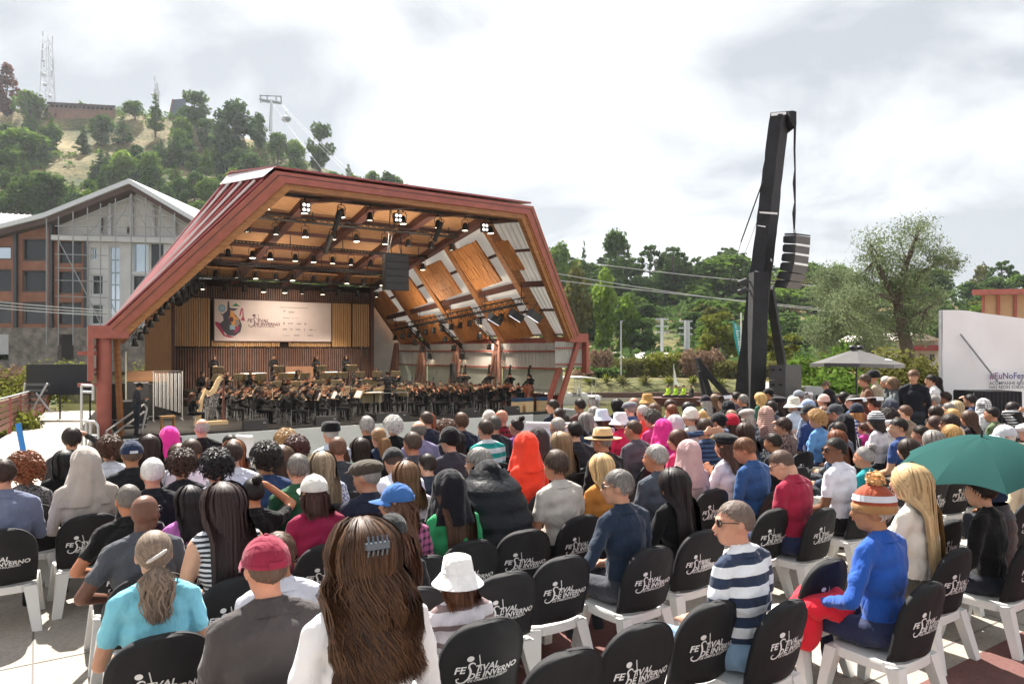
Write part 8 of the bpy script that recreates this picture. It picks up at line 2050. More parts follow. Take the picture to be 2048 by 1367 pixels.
for (rec, sp) in zip(AUD, spots):
 x, y, sx, hs, hc, wear, top, desc, ex = rec; X, Z, sc = sp
 rz = STAGE_ANG + JIT.uniform(-.09, .09)
 wr = [w for w in wear]
 o = person((X, Z, 0), rz, 'seated person ' + desc, top=top, bottom=ex.get('bottom', JIT.choice(['23262e', '2c3350', '1a1a1c', '3a3c44', '514a40'])), shoe=JIT.choice(['1a1a1a', '3a2a20', 'b0b0b0']), skin=ex.get('skin', JIT.choice(SKINS)), hair_=((hs, hc, '5f4029') if hs == 'bigwave' else (hs, hc)) if hs else None, wear=wr, pose=ex.get('pose', 'lap' if JIT.random() < .75 or ex.get('clip') else 'crossed'), yaw=ex.get('yaw', 0 if ex.get('clip') else JIT.choice([0, .2])), pitch=ex.get('pitch', 0.0), sleeve=ex.get('sleeve', 'long'), fem=sx == 'w', sc=sc, voxel=ex.get('v', .0148), fat=ex.get('fat', 1.0), face=True)
 HMc = body('lap', ex.get('yaw', 0), ex.get('pitch', 0), ex.get('sleeve', 'long'), sx == 'w', ex.get('v', .0148), ex.get('fat', 1.0))[1] if ex.get('clip') else None
 if ex.get('clip') == 'bar':
  b = MB(); P_ = [Vector((-.045 + .09 * i / 8, -.128 - .012 * math.sin(math.pi * i / 8), -.012 + .05 * i / 8)) for i in range(9)]; b.path(P_, [.004] + [.009] * 7 + [.004], 8); c = b.build('hair_clip', mat('pale_clip', (.62, .58, .54), .35), o); c.matrix_local = HMc
 if ex.get('clip') == 'claw':
  b = MB()
  for s_ in (-1, 1):
   for i in range(5): b.path([Vector((-.03 + .015 * i, -.125, .055)), Vector((-.03 + .015 * i, -.150, .055 + s_ * .012)), Vector((-.03 + .015 * i, -.142, .055 + s_ * .03))], .004, 5)
  b.box((0, -.142, .055), (.075, .018, .02)); c = b.build('claw_clip', mat('slate_clip', (.09, .11, .14), .25), o); c.matrix_local = HMc
 if ex.get('puffer'): puffer(o, ex['puffer'], .44, 1.20, .26, .23, -.02, .34)
 if ex.get('printed'):
  b = MB(); n = 20; ring = [(.0 + .055 * math.cos(6.2832 * i / n), -.170, .82 + .055 * math.sin(6.2832 * i / n)) for i in range(n)]
  for i in range(n):
   a = Vector(ring[i]); b.box(a, (.010, .004, .010))
  b.add([(-.02, -.172, .80), (.02, -.172, .80), (0, -.172, .85)], [(0, 1, 2)]); b.build('back_print', mat('pale_print', (.4, .5, .6), .8), o)
 if y < 850 and ex.get('nochair'): continue
 chair((X, Z, 0) , rz, 'covered chair of person ' + desc, 'audience chairs', 1.0)
# further visitors who fill the rows between them, half hidden
JF = random.Random(31); used_l = set(); CN = {'33465f': 'slate blue', 'd9d6d2': 'white', '2b2a2f': 'black', '7c8794': 'grey blue', '8e3b46': 'dark red', '5b6b4c': 'olive', 'c9b79c': 'beige', '3f5f86': 'denim', 'a9adb5': 'light grey', 'c2607a': 'rose', '4f8c8a': 'teal', 'e2dfe6': 'off white'}
allp = [tuple(s[:2]) for s in spots]; nfill = 0
for row in range(12):
 for col in range(46):
  q_ = -17.7 - row * .93; t_ = -4 + col * .56 + (row % 2) * .25 + JF.uniform(-.1, .1); P_ = S(t_, q_ + JF.uniform(-.08, .08), 0); X, Z = P_.x, P_.y
  xp = 1024 + F * X / Z
  if Z < 6.2 or Z > 12.3 or xp < 60 or xp > 2080 or nfill >= 62: continue
  if min(math.hypot((X - a) , (Z - b)) for a, b in allp) < .46: continue
  near = min(range(len(spots)), key=lambda k: math.hypot(X - spots[k][0], Z - spots[k][1])); dn = ' '.join(AUD[near][7].split(',')[0].split()[:5])
  if JF.random() < .25: continue
  col_ = JF.choice([c for c in CN if (c, dn) not in used_l]); used_l.add((col_, dn)); allp.append((X, Z)); nfill += 1; fem = JF.random() < .5; rz = STAGE_ANG + JF.uniform(-.1, .1)
  hs = JF.choice(['medium', 'long', 'bob', 'pony', 'curly'] if fem else ['short', 'crop', 'thick', 'short', 'fringe']); lab = f'in {CN[col_]} top next to one {dn}'
  wr = () if JF.random() < .72 else ((JF.choice(['cap', 'beanie', 'bucket', 'flat']), JF.choice(['2b3348', 'c9c2b6', '5a2a30', '1c1c20', 'e8e4e0'])),)
  person((X, Z, 0), rz, 'seated person ' + lab, top=col_, skin=JF.choice(SKINS), hair_=(hs, JF.choice([K, DB, BR, GR, AU, AS, BL])), wear=wr, fem=fem, sc=(.94 if fem else .99) * JF.uniform(.96, 1.03))
  chair((X, Z, 0), rz, 'covered chair of person ' + lab, 'audience chairs')
# empty chairs that show
for (x, yt, lab) in ((1135, 1113, 'empty black covered chair left of the navy shirt with lit white seat'), (1022, 1146, 'empty black covered chair behind the white bucket hat'), (1296, 1248, 'empty black covered chair with large lettering, left of the nearest pair'), (1437, 1205, 'empty black covered chair between the nearest chair and the striped sweater'), (1142, 1305, 'empty chair cut off by the bottom picture edge'), (1668, 1120, 'empty black covered chair left of the royal blue sweater'), (1412, 1062, 'empty black covered chair left of the striped sweater’s head'), (1912, 1040, 'empty black covered chair right of the long blond hair'), (1555, 1018, 'empty black covered chair left of the maroon polo'), (35, 1002, 'empty black covered chair cut by the left picture edge'), (2070, 1000, 'empty black covered chair behind the teal umbrella')):
 Z = F * (EYE - .85) / (yt - YH); f = fwd(STAGE_ANG); p = Vector(((x - 1024) * Z / F, Z, 0)) + f * .28
 chair(p, STAGE_ANG + JIT.uniform(-.06, .06), lab, 'audience chairs')
# puffer jacket hung over a chair at the right edge
Z = F * (EYE - .87) / (1020 - YH); p = Vector(((1995 - 1024) * Z / F, Z, 0)) + fwd(STAGE_ANG) * .28
chair(p, STAGE_ANG, 'chair wrapped by a black puffer jacket at the right edge', 'audience chairs')
o = thing('hung_puffer_jacket', 'black quilted puffer jacket hung over a chair back at the right edge', 'jacket', p, STAGE_ANG)
pj = puffer(o, '', .30, .92, .25, .10, -.265, -.02)
# red jacket on the lap of the blue sweater
o = thing('red_jacket', 'crumpled bright red jacket on the lap of the royal blue sweater', 'jacket', (0, 0, 0))
i_ = [k for k, r in enumerate(AUD) if 'royal blue' in r[7]][0]; X, Z, sc = spots[i_]; o.location = (X, Z, 0); o.rotation_euler[2] = STAGE_ANG
b = MB(); b.ell((-.10, .30, .60), (.20, .17, .09), n=26, k=16); b.ell((-.22, .36, .50), (.10, .12, .16), n=22, k=14)
for i, v_ in enumerate(b.v): n3 = mnoise.noise(Vector(v_) * 11) * .035; b.v[i] = (v_[0] + n3, v_[1] + n3 * .6, v_[2] + n3)
b.build('folded_cloth', cloth('e02838'), o)
# teal umbrella
i_ = [k for k, r in enumerate(AUD) if 'teal umbrella' in r[7]][0]; X, Z, sc = spots[i_]
um = thing('teal_umbrella', 'open teal umbrella tilted over the black jacket', 'umbrella', (X, Z, 0), .2)
cen = Vector((-.06, .0, 1.50)); Rt = Matrix.Translation(cen) @ Matrix.Rotation(R(-7), 4, 'Y') @ Matrix.Rotation(R(7), 4, 'X'); ns = 8; rad = .53
rim = [Vector((rad * math.cos(6.2832 * i / ns + .25), rad * math.sin(6.2832 * i / ns + .25), -.27)) for i in range(ns)]
M_um = sheetmat('teal_nylon', (.035, .10, .095), .22)
for i in range(ns):
 a, c = rim[i], rim[(i + 1) % ns]; V = []; Fc = []; n = 7
 for j in range(n + 1):
  f = j / n; za = -.22 * (f ** 1.7)
  for k in range(n + 1):
   g_ = k / n; p_ = a.lerp(c, g_) * f; sagz = .045 * math.sin(math.pi * g_) * f; V.append(Rt @ Vector((p_.x * (1 - .07 * math.sin(math.pi * g_) * f), p_.y * (1 - .07 * math.sin(math.pi * g_) * f), za + sagz * .6 * (1 if f < .99 else .9))))
 for j in range(n):
  for k in range(n): Fc.append((j * (n + 1) + k, j * (n + 1) + k + 1, (j + 1) * (n + 1) + k + 1, (j + 1) * (n + 1) + k))
 b = MB(); b.add(V, Fc, 0, True); b.build('canopy_panel', M_um, um)
 b = MB(); b.path([Rt @ Vector((a.x * f, a.y * f, -.22 * f ** 1.7 - .006)) for f in (0, .33, .66, 1)], .003, 5); b.build('rib', M_alu, um)
b = MB(); b.tube(Rt @ Vector((0, 0, .05)), Rt @ Vector((0, 0, -.62)), .007, n=8); b.tube(Rt @ Vector((0, 0, -.62)), Rt @ Vector((0, 0, -.75)), .014, n=8); b.build('shaft', M_black, um)
# standing crew and visitors at the right
def stander(x, y, H_, d, label, rz, **kw):
 hh = H_ - .0; Z = F * (EYE - hh) / (y - YH) if y > YH + 5 else d
 Z = d; X = (x - 1024) * Z / F; scl = (EYE - (y - YH) * Z / F) / 1.745
 o = person((X, Z, .435 * scl), rz, label, sc=scl, **kw)
for (x, y, d, rz, lab, kw) in (
 (1735, 748, 12.8, 1.2, 'standing person in brown coat by the sound desk', dict(top='6a4a38', hair_=('thick', '4b3a30'), pose='stand_front', fat=1.15)),
 (1752, 741, 13.2, 1.0, 'standing person in beige coat and black beanie', dict(top='a89a84', hair_=None, wear=(('beanie', '1b1b1f', '1b1b1f'),), pose='stand_front', fat=1.15)),
 (1777, 752, 13.6, 1.5, 'standing person with pale hat behind the grey top', dict(top='4a4f50', hair_=('bob', 'b0aca6'), pose='stand', fem=True)),
 (1790, 753, 12.7, 1.3, 'standing person in grey top with long brown hair', dict(top='5c6468', hair_=('long', '6f5a44'), pose='stand_front', fem=True)),
 (1828, 739, 12.4, 2.5, 'standing bearded person in black jacket facing the audience', dict(top='1a1c24', hair_=('thick', '5a3d2c'), pose='stand', fat=1.1)),
 (1868, 748, 13.4, 1.0, 'standing person in white sleeves left of the tent', dict(top='dcdad8', hair_=('short', '1b1513'), pose='stand_front')),
 (1877, 752, 13.8, 1.0, 'second standing person in white next to the tent', dict(top='d4d2d2', hair_=('medium', '1f1614'), pose='stand_front', fem=True)),
 (1656, 762, 16.2, 1.4, 'crew person in brown cap standing at the sound desk', dict(top='1e1e22', hair_=('crop', '5a4636'), wear=(('cap', '6b5648', '6b5648'),), pose='stand_front')),
): stander(x, y, 1.75, d, lab, rz, **kw)
o = person(S(-2.2, .1, -.8 + .435), STAGE_ANG - 1.4, 'crew person in charcoal hoodie and black cap bending at the stage stair', top='33343c', hair_=('crop', K), wear=(('cap', '17181c', '17181c'),), pose='stand_front', pitch=.3)
for i, (dx_, col) in enumerate(((-.75, 'b8e02a'), (-.2, 'a8d428'), (.35, 'c0e238'), (.9, '2a2420'))):
 bt = [o for o in COL.objects if o.name.startswith('wooden_boat')][0]
 person(bt.location + Vector((dx_, 0, .12)), math.pi * .6, ('leftmost', 'second', 'third', 'rightmost')[i] + ' boat passenger in ' + ('a yellow green life vest' if i < 3 else 'dark clothes'), top=col, sleeve='long', hair_=('short', '2a2220'))
# ================================================================== the orchestra
M_violin = mat('varnished_spruce', (.17, .05, .018), .3, .5, var=.2, vscale=9, coat=.4)
M_cello = mat('varnished_maple', (.16, .045, .020), .28, .5, var=.2, vscale=5, coat=.4)
M_stand = mat('tan_desk', (.36, .28, .165), .7, var=.06)
M_paper = mat('sheet_music', (.75, .76, .80), .8)
M_gold = mat('harp_gold', (.66, .50, .30), .4, metal=.3)
M_brass = mat('brass', (.70, .45, .14), .25, metal=.9)
def fiddle(b, L, w, d, m=0):
 """violin-family body lying in the xz plane, neck up +z; L = body length"""
 prof = [(0, .40), (.06, .80), (.16, 1.0), (.28, .96), (.40, .66), (.50, .60), (.60, .70), (.72, .86), (.84, .80), (.94, .55), (1.0, .18)]
 P = [(-w / 2 * k, z * L) for z, k in prof] + [(w / 2 * k, z * L) for z, k in reversed(prof)]
 n = len(P); V = [(x, -d / 2, z) for x, z in P] + [(x, d / 2, z) for x, z in P] + [(x * .55, -d * .75, L * .5 + (z - L * .5) * .6) for x, z in P] + [(x * .55, d * .75, L * .5 + (z - L * .5) * .6) for x, z in P]
 Fc = [tuple(range(3 * n - 1, 2 * n - 1, -1)), tuple(range(3 * n, 4 * n))]
 for i in range(n):
  j = (i + 1) % n; Fc += [(i, j, n + j, n + i), (2 * n + i, 2 * n + j, j, i), (n + i, n + j, 3 * n + j, 3 * n + i)]
 b.add(V, Fc, m, False)
def fiddle_parts(L, w, d, neck, mt):
 b = MB(); fiddle(b, L, w, d); bd = b.mesh('soundbox', mt)
 b = MB(); b.beam((0, -d * .5, L * .55), (0, -d * .35, L + neck), w * .12, d * .35); b.ell((0, -d * .1, L + neck + w * .1), (w * .09, d * .35, w * .14), n=10, k=6); b.beam((0, -d * .9, L * .12), (0, -d * .9, L * .38), w * .12, d * .12); nk = b.mesh('neck', M_black)
 return bd, nk
VI = fiddle_parts(.36, .20, .045, .24, M_violin); CE = fiddle_parts(.75, .44, .13, .52, M_cello); BA = fiddle_parts(1.10, .66, .22, .75, M_cello)
_b = MB(); _b.tube((0, 0, 0), (0, 0, .74), .006, .004, 5); BOW = _b.mesh('bow', mat('bow_pale', (.55, .45, .33), .5))
def instr(name, parts, label, group, M):
 o = thing(name, label, 'instrument', (0, 0, 0), 0, group); o.matrix_world = M; o.matrix_basis = M
 for nm, me in zip(('soundbox', 'neck'), parts): obj(nm, me, o)
 return o
def stand_meshes():
 b = MB(); M_ = Matrix.Translation((0, 0, 1.02)) @ Matrix.Rotation(R(-28), 4, 'X'); b.box((0, 0, 0), (.52, .02, .36), M=M_); b.box((0, -.03, -.17), (.52, .06, .015), M=M_); desk = b.mesh('desk', M_stand)
 b = MB(); b.tube((0, .02, .12), (0, .02, 1.0), .014, n=6); pole = b.mesh('pole', M_black)
 b = MB()
 for k in range(3): a = 2.094 * k; b.tube((0, .02, .16), (.26 * math.cos(a), .02 + .26 * math.sin(a), .0), .012, n=5)
 feet = b.mesh('tripod', M_black); b = MB(); b.box((-.1, -.016, .0), (.21, .004, .29), M=M_); b.box((.11, -.016, .0), (.21, .004, .29), M=M_); paper = b.mesh('sheet_music', M_paper)
 return desk, pole, feet, paper
SD = stand_meshes()
def music_stand(p, rz, label):
 o = thing('music_stand', label, 'music stand', p, rz, 'music stands')
 for nm, me in zip(('desk', 'pole', 'tripod', 'sheet_music'), SD): obj(nm, me, o)
def och_meshes():
 b = MB(); b.box((0, 0, .44), (.42, .42, .04)); s = b.mesh('seat', M_black); b = MB(); b.box((0, -.21, .72), (.40, .03, .26)); k = b.mesh('backrest', M_black); L_ = []
 for sx in (-1, 1):
  for sy in (-1, 1): b = MB(); b.tube((sx * .18, sy * .18 if sy > 0 else -.2, .42 if sy > 0 else .8), (sx * .2, sy * .22, 0), .013, n=5); L_.append(b.mesh('leg', M_grey))
 return s, k, L_
OC = och_meshes()
def och(p, rz, label):
 o = thing('orchestra_chair', label, 'chair', p, rz, 'orchestra chairs'); obj('seat', OC[0], o); obj('backrest', OC[1], o)
 for l in OC[2]: obj('leg', l, o)
ORD = ['first', 'second', 'third', 'fourth', 'fifth', 'sixth', 'seventh', 'eighth', 'ninth', 'tenth', 'eleventh', 'twelfth', 'thirteenth', 'fourteenth', 'fifteenth', 'sixteenth', 'seventeenth', 'eighteenth', 'nineteenth', 'twentieth', 'twenty-first', 'twenty-second']
HAIRM = [('short', K), ('short', '2b1d16'), ('thick', '231813'), ('pony', '241812'), ('bun', '1c1412'), ('long', '2a1a14'), ('medium', '36231a'), ('curly', '1e1512'), ('crop', '33261f'), ('lowpony', '1a1311')]
tc_, qc_ = 6.9, 1.15
def floor_at(t, q):
 h = FLOOR_H
 for a, b, q0, hh in ((0.2, 13.4, 6.9, .22), (0.8, 12.9, 9.2, .5), (1.2, 12.2, 11.5, .8)):
  if q > q0 + .02 and a < t < b: h = FLOOR_H + hh
 return h
JO = random.Random(17)
def place_musician(t, q, face_rz, kind, lab, stand_it=False):
 h = floor_at(t, q); p = S(t, q, h); hr = JO.choice(HAIRM); fem = hr[0] in ('pony', 'bun', 'long', 'medium', 'lowpony'); yw = 0 if kind not in ('violin', 'viola') else .25
 pose = {'violin': 'violin', 'viola': 'violin', 'cello': 'cello', 'bass': 'stand_bass', 'flute': 'wind', 'clarinet': 'wind', 'oboe': 'wind', 'horn': 'wind', 'trumpet': 'wind', 'trombone': 'wind', 'bassoon': 'wind', 'percussion': 'stand_front'}[kind]
 up = pose.startswith('stand'); zz_ = .435 if up else 0
 person(p + Vector((0, 0, zz_)), face_rz, f'musician in black playing {kind}, {lab}', top='1b1a1d', bottom='141416', shoe='0d0d0d', skin=JO.choice(SKINS), hair_=hr, pose=pose, yaw=yw, pitch=.1, fem=fem, sc=JO.uniform(.95, 1.03), voxel=.016, wear=(('glasses',),) if JO.random() < .2 else ())
 Mp = Matrix.Translation(p) @ Matrix.Rotation(face_rz, 4, 'Z')
 if not up: och(p, face_rz, f'black chair of the {kind} player, {lab}')
 if kind in ('violin', 'viola'):
  s_ = 1.0 if kind == 'violin' else 1.15
  Mi = Mp @ Matrix.Translation((-.05, .10, 1.065)) @ Matrix.Rotation(R(-28), 4, 'Z').inverted() @ Matrix.Rotation(R(25), 4, 'Z') @ Matrix.Rotation(R(22), 4, 'Z') @ Matrix.Rotation(R(-82), 4, 'X') @ Matrix.Rotation(R(180), 4, 'Z') @ Matrix.Scale(s_, 4)
  instr(kind, VI, f'reddish {kind} held by the musician, {lab}', 'violins and violas', Mi)
  bo = thing('bow', f'{kind} bow of the musician, {lab}', 'bow', (0, 0, 0)); bo.matrix_basis = Mp @ Matrix.Translation((.22, .42, .92)) @ Matrix.Rotation(R(-62 + JO.uniform(-12, 12)), 4, 'Y') @ Matrix.Rotation(R(-12), 4, 'X'); obj('stick', BOW, bo)
 elif kind == 'cello':
  Mi = Mp @ Matrix.Translation((-.02, .36, .22)) @ Matrix.Rotation(R(16), 4, 'X') @ Matrix.Rotation(R(180), 4, 'Z'); instr('cello', CE, f'red brown cello between the knees, {lab}', 'cellos', Mi)
  bo = thing('bow', f'cello bow of the musician, {lab}', 'bow', (0, 0, 0)); bo.matrix_basis = Mp @ Matrix.Translation((.30, .46, .60)) @ Matrix.Rotation(R(-75), 4, 'Y'); obj('stick', BOW, bo)
 elif kind == 'bass':
  Mi = Mp @ Matrix.Translation((-.06, .40, .12)) @ Matrix.Rotation(R(10), 4, 'X') @ Matrix.Rotation(R(180), 4, 'Z'); instr('double_bass', BA, f'tall red brown double bass, {lab}', 'double basses', Mi)
 elif kind in ('flute',):
  o = thing('flute', f'silver flute of the musician, {lab}', 'instrument', (0, 0, 0)); o.matrix_basis = Mp; b = MB(); b.tube((-.08, .14, 1.12), (.52, .20, 1.08), .010, n=6); b.build('pipe', M_alu, o)
 elif kind in ('clarinet', 'oboe', 'bassoon'):
  o = thing(kind, f'black {kind} of the musician, {lab}', 'instrument', (0, 0, 0)); o.matrix_basis = Mp; b = MB(); k = 1.6 if kind == 'bassoon' else 1
  b.tube((0, .13, 1.12), (0, .42 + .1 * k, .78 - .1 * k), .013, .016, 7); b.lathe([(.016, 0), (.035, .06)], n=10, M=Matrix.Translation((0, .42 + .1 * k, .78 - .1 * k)) @ Matrix.Rotation(R(140), 4, 'X')); b.build('pipe', M_black if kind != 'bassoon' else M_cello, o)
 elif kind in ('trumpet', 'trombone', 'horn'):
  o = thing(kind, f'brass {kind} of the musician, {lab}', 'instrument', (0, 0, 0)); o.matrix_basis = Mp; b = MB()
  b.tube((0, .14, 1.12), (0, .62, 1.08), .010, n=6); b.lathe([(.012, 0), (.025, .08), (.075, .16)], n=12, M=Matrix.Translation((0, .62, 1.08)) @ Matrix.Rotation(R(-95), 4, 'X')); b.path([Vector((.03, .22 + .1 * math.cos(a), 1.06 + .06 * math.sin(a))) for a in [6.2832 * i / 10 for i in range(11)]], .009, 5); b.build('tubing', M_brass, o)
 if stand_it:
  f = fwd(face_rz); music_stand(p + f * .95, face_rz, f'tan music stand before the {kind} player, {lab}')
rows_o = [(2.0, 8, 'innermost arc'), (2.95, 11, 'second arc'), (3.9, 14, 'third arc'), (4.85, 17, 'fourth arc'), (5.8, 19, 'fifth arc'), (6.75, 21, 'sixth arc'), (7.6, 22, 'outer arc')]
for (rad, n, nm) in rows_o:
 for i in range(n):
  a = lerp(R(194), R(-14), i / (n - 1)); t = tc_ + rad * math.cos(a); q = qc_ + .35 + rad * math.sin(a) * .86
  if t < .5 or t > 14.0 or q < .62 or (t < 1.6 and 1.2 < q < 3.2): continue
  lab = f'{ORD[i]} along the {nm} counted from the harp'
  d = S(tc_, qc_ + .3, 0) - S(t, q, 0); frz = math.atan2(d.y, d.x) - math.pi / 2 + JO.uniform(-.15, .15)
  u_ = i / (n - 1)
  kind = 'violin' if u_ < .45 else 'viola' if rad < 4 else ('cello' if .66 < u_ < .9 and rad < 5.5 else 'viola' if u_ > .75 else ['flute', 'oboe', 'clarinet', 'bassoon'][i % 4])
  place_musician(t, q, frz, kind, lab, stand_it=i % 2 == 0)
for i in range(10):
 t = 1.6 + i * 1.12; q = 10.2 + .25 * math.sin(i); lab = f'{ORD[i]} in the rear straight row'
 d = S(tc_, qc_, 0) - S(t, q, 0); place_musician(t, q, math.atan2(d.y, d.x) - math.pi / 2, ['clarinet', 'horn', 'trumpet', 'trombone', 'horn'][i % 5], lab, True)
for i, t in enumerate((2.6, 5.6, 7.9, 9.6)):
 place_musician(t, 12.6, STAGE_ANG + math.pi, 'percussion', f'{ORD[i]} standing at the slatted back wall', True)
for i, (t, q) in enumerate(((12.4, 4.4), (13.2, 5.4), (13.9, 4.2), (14.2, 2.7), (14.6, 1.6))):
 d = S(tc_, qc_, 0) - S(t, q, 0); place_musician(t, q, math.atan2(d.y, d.x) - math.pi / 2 + .3, 'bass', f'{ORD[i]} of the row by the side wall', False)
# conductor on a podium
b = MB(); o = thing('conductor_podium', 'black conductor podium with thin guard rail', 'podium', S(tc_ + .1, .9, FLOOR_H), STAGE_ANG); b.box((0, 0, .1), (1.3, 1.3, .2)); b.build('platform', M_black, o)
b = MB(); b.path([(-.6, -.6, .2), (-.6, -.6, 1.1), (.6, -.6, 1.1), (.6, -.6, .2)], .012, 5); b.build('guard_rail', M_grey, o)
person(S(tc_ + .1, .9, FLOOR_H + .2 + .435), STAGE_ANG, 'conductor in black standing with both arms spread on the podium', top='1e1e22', bottom='1b1b1f', hair_=('short', '2a1f1a'), pose='stand_conduct', sc=1.02)
o = thing('conductor_desk', 'wide tan conductor desk with open score', 'music stand', S(tc_ - .05, 1.95, FLOOR_H), STAGE_ANG); b = MB(); b.box((0, 0, 1.02), (.9, .5, .03)); b.box((0, .24, .80), (.9, .03, .42)); b.build('desk', M_stand, o); b = MB(); b.box((0, -.02, 1.045), (.6, .36, .02)); b.build('score', M_paper, o); b = MB(); b.tube((0, 0, 0), (0, 0, 1.0), .03, n=8); b.box((0, 0, .02), (.5, .4, .03)); b.build('pole', M_black, o)
# harp and harpist
hp = thing('concert_harp', 'gold and brown concert harp at the near end of the stage', 'harp', S(.55, 2.3, FLOOR_H), STAGE_ANG + .2)
b = MB(); b.path([(-.55, 0, .15), (-.40, 0, .95), (-.28, 0, 1.28)], [.10, .07, .045], 12); b.build('soundboard', M_gold, hp)
b = MB(); b.path([(.42, 0, .15), (.42, 0, 1.78)], [.05, .04], 10); b.box((.42, 0, 1.80), (.14, .12, .06)); b.build('column', M_rafter, hp)
b = MB(); P_ = [Vector((-.30, 0, 1.28)), Vector((-.14, 0, 1.20)), Vector((.0, 0, 1.22)), Vector((.12, 0, 1.42)), Vector((.22, 0, 1.66)), Vector((.34, 0, 1.78)), Vector((.42, 0, 1.76))]
for a_, c_ in zip(P_, P_[1:]): b.beam(a_, c_, .07, .17, up=(0, 0, 1))
b.build('neck', M_gold, hp)
for i in range(22):
 f = i / 21; x0 = lerp(-.42, .36, f); zt_ = pw(x0 * .8, [(-.30, 1.25), (-.14, 1.18), (0, 1.22), (.12, 1.4), (.3, 1.7)]); b = MB(); b.tube((lerp(-.50, .05, f), 0, lerp(.45, .22, f)), (lerp(-.24, .38, f), 0, pw(lerp(-.24, .38, f), [(-.30, 1.25), (-.14, 1.18), (0, 1.2), (.12, 1.38), (.38, 1.72)])), .0012, n=3, cap=False); b.build('string', M_paper, hp)
b = MB(); b.box((-.05, 0, .08), (1.15, .36, .14)); b.build('base', M_gold, hp)
person(S(-.25, 1.9, FLOOR_H), STAGE_ANG - 1.1, 'harpist in black reaching to the harp strings', top='17161a', bottom='131315', hair_=('medium', '4a2e20'), pose='phone', fem=True, sc=.97)
o = thing('piano_stool', 'small wooden stool at the near end of the stage', 'stool', S(-1.15, 1.0, FLOOR_H), STAGE_ANG); b = MB(); b.box((0, 0, .5), (.46, .34, .07)); b.build('seat', wood('stool_wood', (.42, .22, .09), (.55, .32, .14)), o)
for sx in (-1, 1):
 for sy in (-1, 1): b = MB(); b.beam((sx * .19, sy * .13, 0), (sx * .19, sy * .13, .47), .05, .05); b.build('leg', MATS['stool_wood'], o)
# tubular bells, cases, drums, microphones
o = thing('tubular_bells', 'rack of silver tubular bells before the wooden wing panel', 'instrument', S(-.6, 4.9, FLOOR_H), STAGE_ANG)
for i in range(14): b = MB(); x = -.45 + .9 * i / 13; b.tube((x, (i % 2) * .12 - .06, 1.9), (x, (i % 2) * .12 - .06, .62 - .32 * i / 13), .024, n=8); b.build('bell_tube', M_alu, o)
for x in (-.52, .52): b = MB(); b.tube((x, 0, 0), (x, 0, 1.98), .022, n=6); b.tube((x, -.3, .03), (x, .3, .03), .022, n=6); b.build('upright', M_alu, o)
b = MB(); b.tube((-.52, 0, 1.96), (.52, 0, 1.96), .025, n=6); b.build('top_bar', M_black, o)
for i, (t, q, w, d, h, nm) in enumerate(((-1.9, 5.6, 1.3, .8, 1.45, 'tall black flight case at the near side of the stage'), (-.9, 6.4, 1.0, .7, 1.35, 'second black flight case beside the tubular bells'), (-2.0, 3.0, .8, .6, .9, 'low black rack case behind the stage stair'))):
 o = thing('flight_case', nm, 'flight case', S(t, q, FLOOR_H), STAGE_ANG); b = MB(); b.box((0, 0, h / 2 + .1), (w, d, h)); b.build('body', M_black, o); b = MB()
 for sx in (-1, 1):
  for zz_ in (.12, h + .08): b.beam((sx * w / 2, -d / 2 - .004, zz_), (sx * w / 2 * .2, -d / 2 - .004, zz_), .02, .03)
 b.build('edge_trim', M_alu, o)
 for sx in (-1, 1):
  for sy in (-1, 1): b = MB(); b.ell((sx * w * .4, sy * d * .38, .05), (.05, .03, .05), n=8, k=6); b.build('castor', M_black, o)
o = thing('wooden_case', 'brown wooden instrument case on top of the flight cases', 'case', S(-1.2, 6.1, FLOOR_H + 1.56), STAGE_ANG); b = MB(); b.box((0, 0, .2), (1.5, .5, .4)); b.build('body', wood('case_wood', (.25, .12, .06), (.36, .19, .10)), o); b = MB(); b.box((.5, -.26, .2), (.14, .02, .08)); b.build('latch', M_brass, o)
for i, (t, q) in enumerate(((4.2, 12.4), (4.9, 12.8), (6.6, 12.5), (8.8, 12.6))):
 o = thing('kettledrum', ORD[i] + ' copper kettledrum in front of the slatted back wall', 'drum', S(t, q, floor_at(t, q)), STAGE_ANG); b = MB(); b.lathe([(.05, .15), (.25, .25), (.36, .5), (.38, .78)], n=18); b.build('bowl', M_brass, o); b = MB(); b.lathe([(0, .80), (.38, .80), (.39, .77)], n=18); b.build('drum_head', M_paper, o); b = MB()
 for k in range(3): b.tube((.1 * math.cos(2.1 * k), .1 * math.sin(2.1 * k), .3), (.3 * math.cos(2.1 * k), .3 * math.sin(2.1 * k), 0), .02, n=5)
 b.build('tripod', M_black, o)
for i, (t, q, hh) in enumerate(((3.2, .35, 1.9), (5.2, .35, 1.9), (8.9, .35, 1.8), (1.5, 9.6, 2.4), (5.0, 11.0, 2.3), (9.9, 11.2, 2.4), (11.5, 8.0, 2.4), (13.2, 6.2, 2.0), (10.8, 2.2, 1.9))):
 z = floor_at(t, q); o = thing('microphone_stand', ORD[i] + ' thin black microphone stand counted from the harp side', 'microphone', S(t, q, z), STAGE_ANG); b = MB(); b.tube((0, 0, 0), (0, 0, hh * .75), .014, n=6); b.tube((0, 0, hh * .75), (.15, .2, hh), .01, n=5); b.build('stand', M_black, o); b = MB(); b.tube((.15, .2, hh), (.19, .26, hh + .12), .02, n=8); b.build('microphone', M_black, o); b = MB()
 for k in range(3): b.tube((0, 0, .12), (.25 * math.cos(2.1 * k), .25 * math.sin(2.1 * k), 0), .012, n=5)
 b.build('tripod', M_black, o)
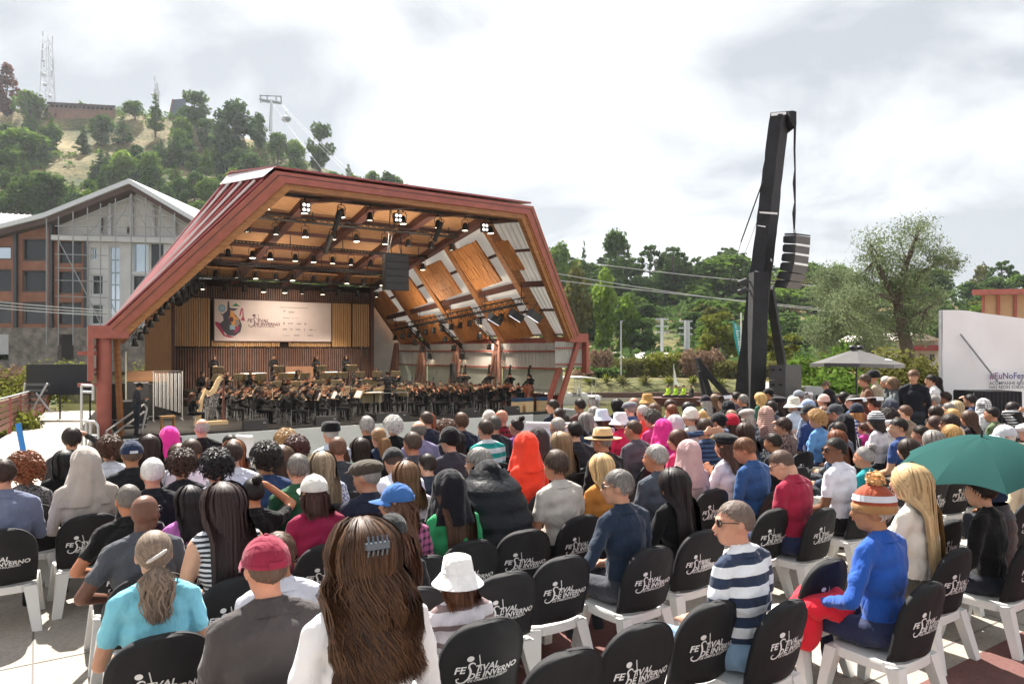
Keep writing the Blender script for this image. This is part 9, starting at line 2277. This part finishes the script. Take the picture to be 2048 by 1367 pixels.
for i, t in enumerate((1.6, 4.2, 6.9, 10.4, 12.6)):
 o = thing('stage_monitor', ORD[i] + ' low black monitor wedge along the stage edge', 'loudspeaker', S(t, .28, FLOOR_H), STAGE_ANG); b = MB(); w = .42 if i != 2 else .7; b.hexa([(-w, -.16, 0), (w, -.16, 0), (w, .2, 0), (-w, .2, 0), (-w, -.10, .3), (w, -.10, .3), (w, .02, .32), (-w, .02, .32)]); b.build('cabinet', M_spk, o); b = MB(); b.box((w * .7, -.15, .2), (.1, .01, .03)); b.build('badge', M_alu, o)
for i, t in enumerate((13.1, 13.7, 14.5)):
 o = thing('wooden_block', ('left', 'middle', 'right')[i] + ' pale wooden box with blue cloth in front of the double basses', 'box', S(t, .5, FLOOR_H), STAGE_ANG); b = MB(); b.box((0, 0, .24), (.42, .3, .48)); b.build('box', wood('pale_ply', (.55, .38, .2), (.65, .48, .28)), o); b = MB(); b.box((0, 0, .56), (.43, .31, .15)); b.build('blue_cloth', mat('navy_cloth', (.02, .06, .14), .8), o)
o = thing('stage_pillar_speaker', 'slim black column speaker in front of the side glazing', 'loudspeaker', S(13.5, 7.2, FLOOR_H), STAGE_ANG); b = MB(); b.box((0, 0, 1.05), (.2, .2, 2.1)); b.build('cabinet', M_black, o); b = MB(); b.box((0, 0, .015), (.5, .5, .03)); b.build('base_plate', M_black, o)

# ------------------------------------------------------------------ thin haze in the valley air
hm = bpy.data.materials.new('valley_haze'); hm.use_nodes = True; ht = hm.node_tree; ht.nodes.clear()
ho = ht.nodes.new('ShaderNodeOutputMaterial'); hv = ht.nodes.new('ShaderNodeVolumePrincipled')
hv.inputs['Color'].default_value = (.86, .92, 1.0, 1); hv.inputs['Density'].default_value = 0.00018; hv.inputs['Anisotropy'].default_value = .35
ht.links.new(hv.outputs[0], ho.inputs['Volume'])
m = MB(); m.box((0, 330, 60), (1400, 800, 128)); hz = m.build('haze', hm, kind='stuff'); hz['label'] = 'thin bluish haze in the valley air'; hz['category'] = 'haze'
bpy.data.scenes.remove(TMP)
